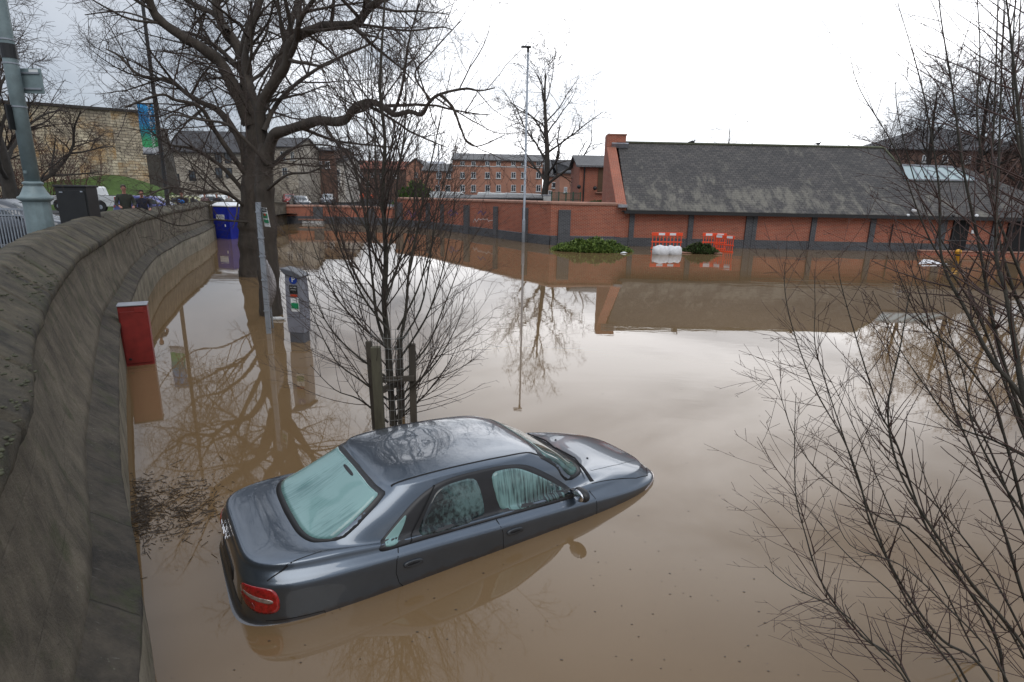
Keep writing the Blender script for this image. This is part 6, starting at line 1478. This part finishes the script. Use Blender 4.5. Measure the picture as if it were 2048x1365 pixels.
o = raw_obj('floating_specks', V, Fc, simple('wet_leaf', (0.045, 0.028, 0.016), 0.5, bmp=0, scale=30)); tag(o, kind='stuff')
# birds on the ridge
def bird(px, py, D, label):
    p = PY(px, py, D); r = empty('bird', (p.x, D, p.z), 0, label, 'bird', 'birds on the roof')
    m = MB(); m.ball((0, 0, .10), .09, 8, sc=(1.7, .9, .9)); m.ball((.14, 0, .20), .05, 6); m.tube([(.18, 0, .20), (.23, 0, .19)], [.014, .003], 5); m.tube([(-.1, 0, .10), (-.30, 0, .06)], [.05, .02], 6); m.tube([(.02, .02, .04), (.02, .02, -.04)], .008, 4); m.tube([(.02, -.02, .04), (.02, -.02, -.04)], .008, 4)
    m.build('plumage', simple('dark_feathers', (.03, .03, .035), .7, bmp=0), r, smooth=True)
yb = BW + RY
bird(1636, 291, yb, 'small dark bird perched toward the right of the roof ridge'); bird(1385, 287, yb, 'small dark bird perched on the left half of the roof ridge')

# ------------------------------------------------------------------ parked and queueing vehicles, built like the sunken car
def scale_rows(rows, f): return [dict(rw_, **f(i, rw_)) for i, rw_ in enumerate(rows)]
HATCH = [dict(x=(-2.0, 1.98), w=.74, z=.20), dict(x=(-2.06, 2.04), w=.84, z=.34), dict(x=(-2.06, 2.05), w=.86, z=.50), dict(x=(-2.03, 2.03), w=.86, z=.70), dict(x=(-2.0, 2.0), w=.85, z=[(-2.1, .86), (0, .84), (2.1, .72)]),
 dict(x=(-1.97, 1.92), w=.81, z=[(-2.1, .96), (0, .93), (1, .92), (2.1, .78)]), dict(x=(-1.93, 1.5), w=.77, z=[(-2.1, 1.0), (0, .96), (1, .97), (1.6, .90)]), dict(x=(-1.90, 1.20), w=.75, z=[(-2.1, 1.02), (0, .98), (1.25, 1.0)]),
 dict(x=(-1.72, .80), w=.69, z=[(-2, 1.26), (.8, 1.24)]), dict(x=(-1.50, .48), w=.61, z=[(-2, 1.42), (.5, 1.41)]), dict(x=(-1.35, .35), w=.50, z=[(-2, 1.46), (-.5, 1.475), (.5, 1.45)]), dict(x=(-1.0, .1), w=.2, z=[(-2, 1.48), (-.5, 1.49), (.5, 1.47)]), dict(x=(-.8, 0), w=0, z=[(-2, 1.485), (-.5, 1.492), (.5, 1.475)])]
M_glassd = simple('car_glass', (0.03, 0.04, 0.045), 0.06, 0, 0.3, 2, 0, coat=1.0)
CARP = {}
def small_car(kind, paint, loc, rz, label, s=1.0):
    rows = HATCH if kind == 'hatch' else SEDAN
    r = empty('parked_car', loc, rz, label, 'car', 'vehicles on the road'); r.scale = (s, s, s)
    if kind in CARP:
        for nm, me, mt_, par in CARP[kind]:
            o = bpy.data.objects.new(nm, me); C.objects.link(o); o.parent = r
            if nm == 'body': o.data = me.copy(); o.data.materials.clear(); o.data.materials.append(paint)
        objs = [c for c in C.objects if c.parent == r]; wh = [o for o in objs if o.name.startswith('wheel')]
        return r
    V, Fc = make_hull(rows, m=61, sub=4); sk = Skin(V, Fc)
    body = raw_obj('body', V, Fc, paint, r, smooth=True); weld(body)
    hi = 1.30 if kind != 'hatch' else 1.36; x0 = -.85 if kind != 'hatch' else -1.45
    for s_ in (-1, 1):
        fn = lambda x, z, s_=s_: sk.side(x, z, s_)
        patch('window', fn, [(-.02, hi - .02), (.25, hi - .03), (.85, .98), (0, .98)], .006, M_glassd, r, step=.06, rings=4)
        patch('window', fn, [(x0 + .25, hi - .05), (-.10, hi - .02), (-.10, .98), (x0, .99)], .006, M_glassd, r, step=.06, rings=4)
        seam('door_seam', fn, [(-.05, .95), (-.03, .35)], M_gap, r, .014); seam('door_seam', fn, [(.98, .9), (1.0, .35)], M_gap, r, .014)
        h, nn = fn(.85, .95); MB().ball(h + Vector((0, s_ * .1, .04)), .1, 6, sc=(.6, 1, .7)).build('mirror', M_black, r, smooth=True)
        patch('headlight', lambda y, z: sk.slope(y, z, 1), [(s_ * .45, .62), (s_ * .76, .64), (s_ * .74, .76), (s_ * .46, .73)], .008, M_clear, r, rings=3)
        patch('tail_light', lambda y, z: sk.slope(y, z, -1), [(s_ * .5, .72), (s_ * .78, .72), (s_ * .76, .90), (s_ * .5, .88)], .008, M_tail, r, rings=3)
    patch('windscreen', lambda y, z: sk.slope(y, z, 1), [(.60, 1.04), (-.60, 1.04), (-.50, hi), (.50, hi)], .006, M_glassd, r, step=.08, rings=4)
    patch('rear_window', lambda y, z: sk.slope(y, z, -1), [(.58, 1.08), (-.58, 1.08), (-.48, hi), (.48, hi)], .006, M_glassd, r, step=.08, rings=4)
    patch('number_plate', lambda y, z: sk.slope(y, z, 1), [(.26, .42), (-.26, .42), (-.26, .52), (.26, .52)], .01, M_signw, r, rings=2, rnd=0)
    for x in (1.30, -1.25):
        for s_ in (-1, 1):
            m = MB(); m.lathe((0, 0, 0), [(.19, -.10), (.30, -.10), (.315, -.06), (.315, .06), (.30, .10), (.19, .10)], 20); me_v = [Vector((v.x, v.z, v.y)) for v in m.v]; m.v = [v + Vector((x, s_ * .76, .315)) for v in me_v]
            m.build('tyre', M_rubber, r, smooth=False)
            m = MB(); m.lathe((0, 0, 0), [(.20, -.04), (.20, .09), (.05, .105), (.0, .105)], 14); m.v = [Vector((v.x, s_ * v.z, v.y)) + Vector((x, s_ * .76, .315)) for v in m.v]; m.build('rim', M_galv, r)
            m = MB(); m.lathe((0, 0, 0), [(.36, -.12), (.36, .115)], 20); m.v = [Vector((v.x, s_ * v.z, v.y)) + Vector((x, s_ * .752, .33)) for v in m.v]; m.build('wheel_arch', M_gap, r)
    CARP[kind] = [(c.name.split('.')[0], c.data, None, None) for c in C.objects if c.parent == r]
    return r
pt = lambda n_, c, f=.3: mat_carpaint(n_, c, f)
P_silver, P_blue2, P_red2, P_yel, P_dk, P_wh = pt('paint_silver', (.22, .24, .27), .6), pt('paint_violet_blue', (.05, .06, .22)), pt('paint_red', (.28, .015, .012)), pt('paint_pale_yellow', (.45, .45, .22), .1), pt('paint_dark_grey', (.03, .035, .045), .5), pt('paint_white', (.58, .60, .60), .0)
def at(px, py, D): p = PY(px, py, D); return Vector((p.x, D, land_z(p.x, D)))
small_car('hatch', P_dk, at(2, 440, 17.5) + Vector((0, 0, .0)), math.radians(15), 'dark grey car behind the guard rail at the left edge')
small_car('hatch', P_blue2, at(303, 405, 38), math.radians(12), 'violet blue hatchback on the road beyond the two men at the parapet')
small_car('hatch', P_yel, at(388, 405, 44), math.radians(10), 'pale yellow car on the road left of the blue toilet')
small_car('hatch', P_wh, at(440, 402, 52), math.radians(6), 'white car on the road behind the blue toilet')
small_car('sedan', P_red2, at(578, 392, 78), math.radians(-70), 'red car in the road queue just right of the big trunks')
small_car('hatch', P_red2, at(612, 385, 96), math.radians(-75), 'smaller looking red car farther along the road by the pale house')
small_car('sedan', P_dk, at(600, 400, 62), math.radians(-60), 'dark car at the head of the road queue behind the stone wall')
small_car('hatch', P_silver, at(655, 390, 82), math.radians(-80), 'silver car on the road behind the left stems of the young tree')
small_car('hatch', P_blue2, at(700, 375, 110), math.radians(-85), 'far blue car on the road near the red roofed terrace')
# white vans beyond the brick wall: only their roofs show
def van(loc, rz, label):
    r = empty('white_van', loc, rz, label, 'van', 'vehicles on the road'); P = [(-2.6, .35), (2.5, .35), (2.6, .9), (2.3, 1.15), (1.6, 1.9), (1.35, 2.05), (-2.5, 2.1), (-2.6, 1.9)]
    fix_normals(MB().prism(P, 1.85, 0, (0, -.92, 0)).build('body', P_wh, r, bevel=.06)); fix_normals(MB().prism([(1.62, 1.25), (2.2, 1.22), (1.60, 1.84), (1.2, 1.86), (1.2, 1.25)], 1.88, 0, (0, -.94, 0)).build('window', M_glassd, r))
    for x in (1.7, -1.6):
        for s_ in (-1, 1):
            m = MB(); m.lathe((0, 0, 0), [(.2, -.1), (.33, -.1), (.33, .1), (.0, .1)], 18); m.v = [Vector((v.x, s_ * v.z, v.y)) + Vector((x, s_ * .84, .33)) for v in m.v]; m.build('wheel', M_rubber, r)
    return r
van(at(902, 395, 75), math.radians(3), 'white van roof showing over the wall left of the flats'); van(at(1000, 395, 70), 0, 'white van roof showing over the wall in the middle of the flats'); van(at(1056, 395, 66), math.radians(-5), 'white van roof showing just left of the tall bare tree')
# white pickup
def pickup(loc, rz):
    r = empty('pickup_truck', loc, rz, 'white double cab pickup truck parked below the grass bank', 'pickup', 'vehicles on the road')
    def side(): 
        P = [(-2.6, .55), (-2.55, .45), (-1.95, .42)] + [(-1.55 + .44 * math.cos(a), .40 + .44 * math.sin(a)) for a in np.linspace(3.0, .14, 9)] + [(1.15, .40)] + [(1.6 + .44 * math.cos(a), .40 + .44 * math.sin(a)) for a in np.linspace(3.0, .14, 9)] + [(2.45, .45), (2.55, .60), (2.52, .95), (2.35, 1.08), (1.30, 1.15), (-2.6, 1.15)]
        return P
    fix_normals(MB().prism(side(), 1.78, 0, (0, -.89, 0)).build('body', P_wh, r, bevel=.05))
    m = MB(); P = [(-.95, 1.12), (1.35, 1.12), (.72, 1.68), (.50, 1.76), (-.72, 1.78), (-.85, 1.70)]
    V = [Vector((x, -.84 + max(0, z - 1.12) * .18, z)) for x, z in P] + [Vector((x, .84 - max(0, z - 1.12) * .18, z)) for x, z in P]; k = len(P)
    m.add(V, [tuple(range(k)), tuple(range(2 * k - 1, k - 1, -1))] + [(i, i + k, (i + 1) % k + k, (i + 1) % k) for i in range(k)]); fix_normals(m.build('cab', P_wh, r, bevel=.03))
    for s_ in (-1, 1):
        for nm, Q in (('window', [(-.80, 1.17), (.02, 1.17), (.02, 1.66), (-.70, 1.67)]), ('window', [(.12, 1.17), (1.15, 1.17), (.62, 1.64), (.12, 1.66)])):
            V = [Vector((x, s_ * (.853 - (z - 1.12) * .18), z)) for x, z in Q] + [Vector((x, s_ * (.835 - (z - 1.12) * .18), z)) for x, z in Q]
            fix_normals(MB().add(V, [(0, 1, 2, 3), (7, 6, 5, 4), (0, 4, 5, 1), (1, 5, 6, 2), (2, 6, 7, 3), (3, 7, 4, 0)]).build(nm, M_glassd, r))
        MB().ball((1.05, s_ * 1.0, 1.22), .12, 6, sc=(.6, .8, 1)).build('mirror', M_black, r, smooth=True)
        for x in (-1.55, 1.6):
            m = MB(); m.lathe((0, 0, 0), [(.24, -.11), (.36, -.11), (.38, -.07), (.38, .07), (.36, .11), (.22, .11)], 22); m.v = [Vector((v.x, s_ * v.z, v.y)) + Vector((x, s_ * .80, .38)) for v in m.v]; w_ = m.build('wheel', M_rubber, r)
            m = MB(); m.lathe((0, 0, 0), [(.24, 0), (.24, .10), (.06, .12), (0, .12)], 14); m.v = [Vector((v.x, s_ * v.z, v.y)) + Vector((x, s_ * .80, .38)) for v in m.v]; m.build('rim', M_galv, w_)
        MB().box((2.50, s_ * .68, .88), (.1, .3, .16)).build('headlight', M_clear, r, bevel=.02); MB().box((-2.6, s_ * .80, .95), (.05, .12, .3)).build('tail_light', M_tail, r, bevel=.01)
        MB().box((.07, s_ * .895, .8), (.02, .01, .6)).build('door_seam', M_gap, r)
    m = MB(); V = [(1.33, -.72, 1.17), (1.33, .72, 1.17), (.76, .66, 1.66), (.76, -.66, 1.66)]; m.add(V + [(x - .03, y, z - .02) for x, y, z in V], [(0, 1, 2, 3), (7, 6, 5, 4)]); o = m.build('windscreen', M_glassd, r); o.location.x += .03; o.location.z += .02
    MB().box((-1.75, 0, 1.155), (1.5, 1.5, .02)).build('load_bed', M_gap, r)
    return r
pk = pickup(at(181, 420, 43), math.radians(176)); pk.location.z = PY(196, 424, 43).z

# ------------------------------------------------------------------ people at the parapet
def skin_mesh(nodes, edges, sub=2):
    me = bpy.data.meshes.new('tmp'); me.from_pydata([n_[:3] for n_ in nodes], edges, []); o = bpy.data.objects.new('tmp', me); C.objects.link(o)
    sk = o.modifiers.new('s', 'SKIN'); me.skin_vertices[0].data[0].use_root = True
    for i, n_ in enumerate(nodes):
        rr = n_[3]; me.skin_vertices[0].data[i].radius = rr if isinstance(rr, tuple) else (rr, rr)
    ss = o.modifiers.new('u', 'SUBSURF'); ss.levels = sub; ss.render_levels = sub
    dg = bpy.context.evaluated_depsgraph_get(); dg.update(); out = bpy.data.meshes.new_from_object(o.evaluated_get(dg)); bpy.data.objects.remove(o); return out
M_skinm = simple('skin', (0.42, 0.20, 0.145), 0.6, var=.12, scale=9, bmp=0); M_hairg = simple('greying_hair', (0.10, 0.085, 0.07), 0.8, scale=30); M_haird = simple('dark_hair', (0.02, 0.015, 0.012), 0.7, scale=30); M_jean = simple('dark_trousers', (0.02, 0.022, 0.03), 0.85); M_shoe = simple('shoe', (0.015, 0.013, 0.012), 0.6)
def person(loc, rz, jacket, label, hair, H=1.76, hands='wall', held=None, group=None):
    """faces local -y; hands: 'wall' rests both on something in front at 1.0 m, 'side' hangs"""
    r = empty('person', loc, rz, label, 'person', group); s = H / 1.76; r.scale = (s, s, s)
    nodes = [(0, .0, .95, (.15, .11)), (0, .01, 1.12, (.14, .10)), (0, .015, 1.32, (.17, .115)), (0, .01, 1.43, (.10, .08)), (0, -.005, 1.51, (.052, .055)), (0, -.02, 1.58, (.060, .068)), (0, -.015, 1.66, (.076, .092)), (0, -.005, 1.73, (.052, .06))]
    edges = [(i, i + 1) for i in range(7)]
    def chain(start, pts):
        prev = start
        for p in pts: nodes.append(p); edges.append((prev, len(nodes) - 1)); prev = len(nodes) - 1
        return prev
    for sx in (-1, 1):
        chain(0, [(sx * .09, .0, .86, .085), (sx * .10, -.01, .50, .058), (sx * .10, .02, .10, .042), (sx * .10, -.0, .05, .042), (sx * .11, -.13, .035, .035)])
        if hands == 'wall': hp = Vector((sx * .20, -.34, 1.06)); el = (sx * .27, -.05, 1.13)
        elif hands == 'hold': hp = Vector((sx * .10, -.30, 1.12)); el = (sx * .26, .0, 1.12)
        else: hp = Vector((sx * .26, -.04, .80)); el = (sx * .25, .03, 1.12)
        w_ = chain(2, [(sx * .17, .02, 1.40, .058), (sx * .22, .02, 1.32, .050), (*el, .042), (*(Vector(el).lerp(hp, .85)), .028)])
        d = (hp - Vector(el)).normalized(); pm = chain(w_, [(*(hp + d * .03), (.036, .018))])
        side_ = Vector((1, 0, 0)) if hands != 'side' else Vector((0, 1, 0)); cl = Vector((0, 0, -.02)) if hands != 'side' else Vector((-sx * .02, 0, 0))
        for k, fl in enumerate((.062, .075, .070, .052)):
            b0 = hp + d * .06 + side_ * (k - 1.5) * .019; chain(pm, [(*b0, .009), (*(b0 + d * fl * .6 + cl * .5), .0082), (*(b0 + d * fl + cl * 1.6), .007)])
        t0 = hp + d * .01 - side_ * sx * .035; chain(pm, [(*t0, .010), (*(t0 + d * .04 - side_ * sx * .012), .008)])
    me = skin_mesh(nodes, edges); me.materials.append(M_skinm); me.name = 'body'; o = bpy.data.objects.new('body', me); C.objects.link(o); o.parent = r
    for pl in me.polygons: pl.use_smooth = True
    # face
    m = MB(); m.tube([(0, -.098, 1.665), (0, -.122, 1.635), (0, -.108, 1.625)], [.008, .014, .008], 6); m.ball((-.077, -.01, 1.65), .02, 5, sc=(.5, .8, 1.3)); m.ball((.077, -.01, 1.65), .02, 5, sc=(.5, .8, 1.3)); m.build('nose_and_ears', M_skinm, o, smooth=True)
    m = MB()
    for sx in (-1, 1): m.ball((sx * .03, -.094, 1.668), .009, 5)
    m.build('eyes', M_haird, o, smooth=True); MB().box((0, -.098, 1.598), (.045, .012, .007)).build('mouth', simple('lips', (.25, .08, .07), .6), o)
    V = MB(); V.ball((0, .0, 1.70), .102, 10, sc=(.86, 1.06, .86)); keep = MB(); 
    for v in V.v:
        if v.y < -.05 and v.z < 1.735: v.y = -.045
        if v.z < 1.62: v.z = 1.62 + (v.z - 1.62) * .3
    V.build('hair', hair, r, smooth=True)
    # jacket: a looser skin over the torso and arms
    jn = [(0, 0, .84, (.185, .14)), (0, .0, 1.0, (.185, .14)), (0, .01, 1.18, (.18, .135)), (0, .015, 1.34, (.195, .14)), (0, .01, 1.44, (.13, .10)), (0, .0, 1.50, (.078, .078))]; je = [(i, i + 1) for i in range(5)]
    nodes, edges = jn, je
    for sx in (-1, 1):
        if hands == 'wall': hp = Vector((sx * .20, -.34, 1.06)); el = (sx * .27, -.05, 1.13)
        elif hands == 'hold': hp = Vector((sx * .10, -.30, 1.12)); el = (sx * .26, .0, 1.12)
        else: hp = Vector((sx * .26, -.04, .80)); el = (sx * .25, .03, 1.12)
        chain(3, [(sx * .18, .02, 1.40, .078), (sx * .235, .02, 1.30, .070), (*el, .062), (*(Vector(el).lerp(hp, .82)), .046)])
    me = skin_mesh(nodes, edges); me.materials.append(jacket); o2 = bpy.data.objects.new('jacket', me); C.objects.link(o2); o2.parent = r
    for pl in me.polygons: pl.use_smooth = True
    jn = [(0, 0, .96, (.165, .125)), (0, 0, .90, (.16, .12))]; nodes, edges = jn, [(0, 1)]
    for sx in (-1, 1): chain(1, [(sx * .09, .0, .80, .105), (sx * .10, -.01, .50, .075), (sx * .10, .02, .09, .062)])
    me = skin_mesh(nodes, edges); me.materials.append(M_jean); o3 = bpy.data.objects.new('trousers', me); C.objects.link(o3); o3.parent = r
    for sx in (-1, 1): MB().ball((sx * .10, -.05, .045), .05, 8, sc=(.95, 2.6, .9)).build('shoe', M_shoe, r, smooth=True)
    return r
J_green = simple('dark_green_coat', (0.030, 0.034, 0.026), 0.85, scale=9, bmp=.4); J_navy = simple('navy_coat', (0.012, 0.015, 0.035), 0.8, scale=9, bmp=.4); J_dark = simple('dark_coat', (0.018, 0.016, 0.022), 0.85, scale=9); J_pale = simple('pale_coat', (0.30, 0.27, 0.24), 0.85, scale=9); J_hv = simple('orange_jacket', (0.75, 0.10, 0.02), 0.6, scale=9); J_pink = simple('dusky_coat', (0.20, 0.13, 0.13), 0.85, scale=9); J_blue = simple('blue_cloth', (0.01, 0.14, 0.45), 0.6)
def stand(px, D): p = PY(px, 400, D); return Vector((p.x, D, land_z(p.x, D)))
def pz_head(px, py, D, H): return PY(px, py, D).z - H
q = stand(250, 20.6); q.z = pz_head(250, 371, 20.6, 1.76); person(q, math.radians(38), J_green, 'older man in dark green coat looking over the parapet', M_hairg, 1.76, 'wall')
q = stand(284, 21.6); q.z = pz_head(284, 381, 21.6, 1.62); person(q, math.radians(38), J_navy, 'person in navy coat leaning on the parapet beside the man in green', M_haird, 1.62, 'wall')
q = stand(364, 31); q.z = pz_head(364, 384, 31, 1.66); pr_ = person(q, math.radians(32), J_dark, 'person in dark coat with bright blue cloth, right of the banner post', M_haird, 1.66, 'hold')
p = PY(362, 403, 30.55); m = MB(); m.ball((0, 0, 0), .17, 8, sc=(1, .7, .7)); 
for v in m.v: v *= 1 + .15 * math.sin(v.x * 40) * math.sin(v.z * 30)
bo = m.build('blue_bag', J_blue, None, smooth=True); bo.location = p; tag(bo, 'small bright blue bag held by the person in the dark coat', 'bag')
q = stand(410, 38); q.z = pz_head(410, 387, 38, 1.66); person(q, math.radians(20), J_pink, 'person in dusky coat just left of the blue toilet roof', M_hairg, 1.66, 'wall')
q = stand(434, 41); q.z = pz_head(434, 388, 41, 1.68); person(q, math.radians(10), J_dark, 'person in dark coat directly behind the white toilet roof', M_haird, 1.68, 'wall')
q = stand(458, 42); q.z = pz_head(458, 388, 42, 1.66); person(q, math.radians(0), J_pale, 'person in pale coat behind the right of the toilet roof', M_haird, 1.66, 'wall')
for px, py, lb in ((723, 384, 'worker in orange jacket on the far road, left of the two'), (743, 386, 'worker in orange jacket on the far road, right of the two')):
    q = PY(px, py, 96); q.z -= 1.8; person(q, math.radians(10), J_hv, lb, M_hairg, 1.8, 'side')
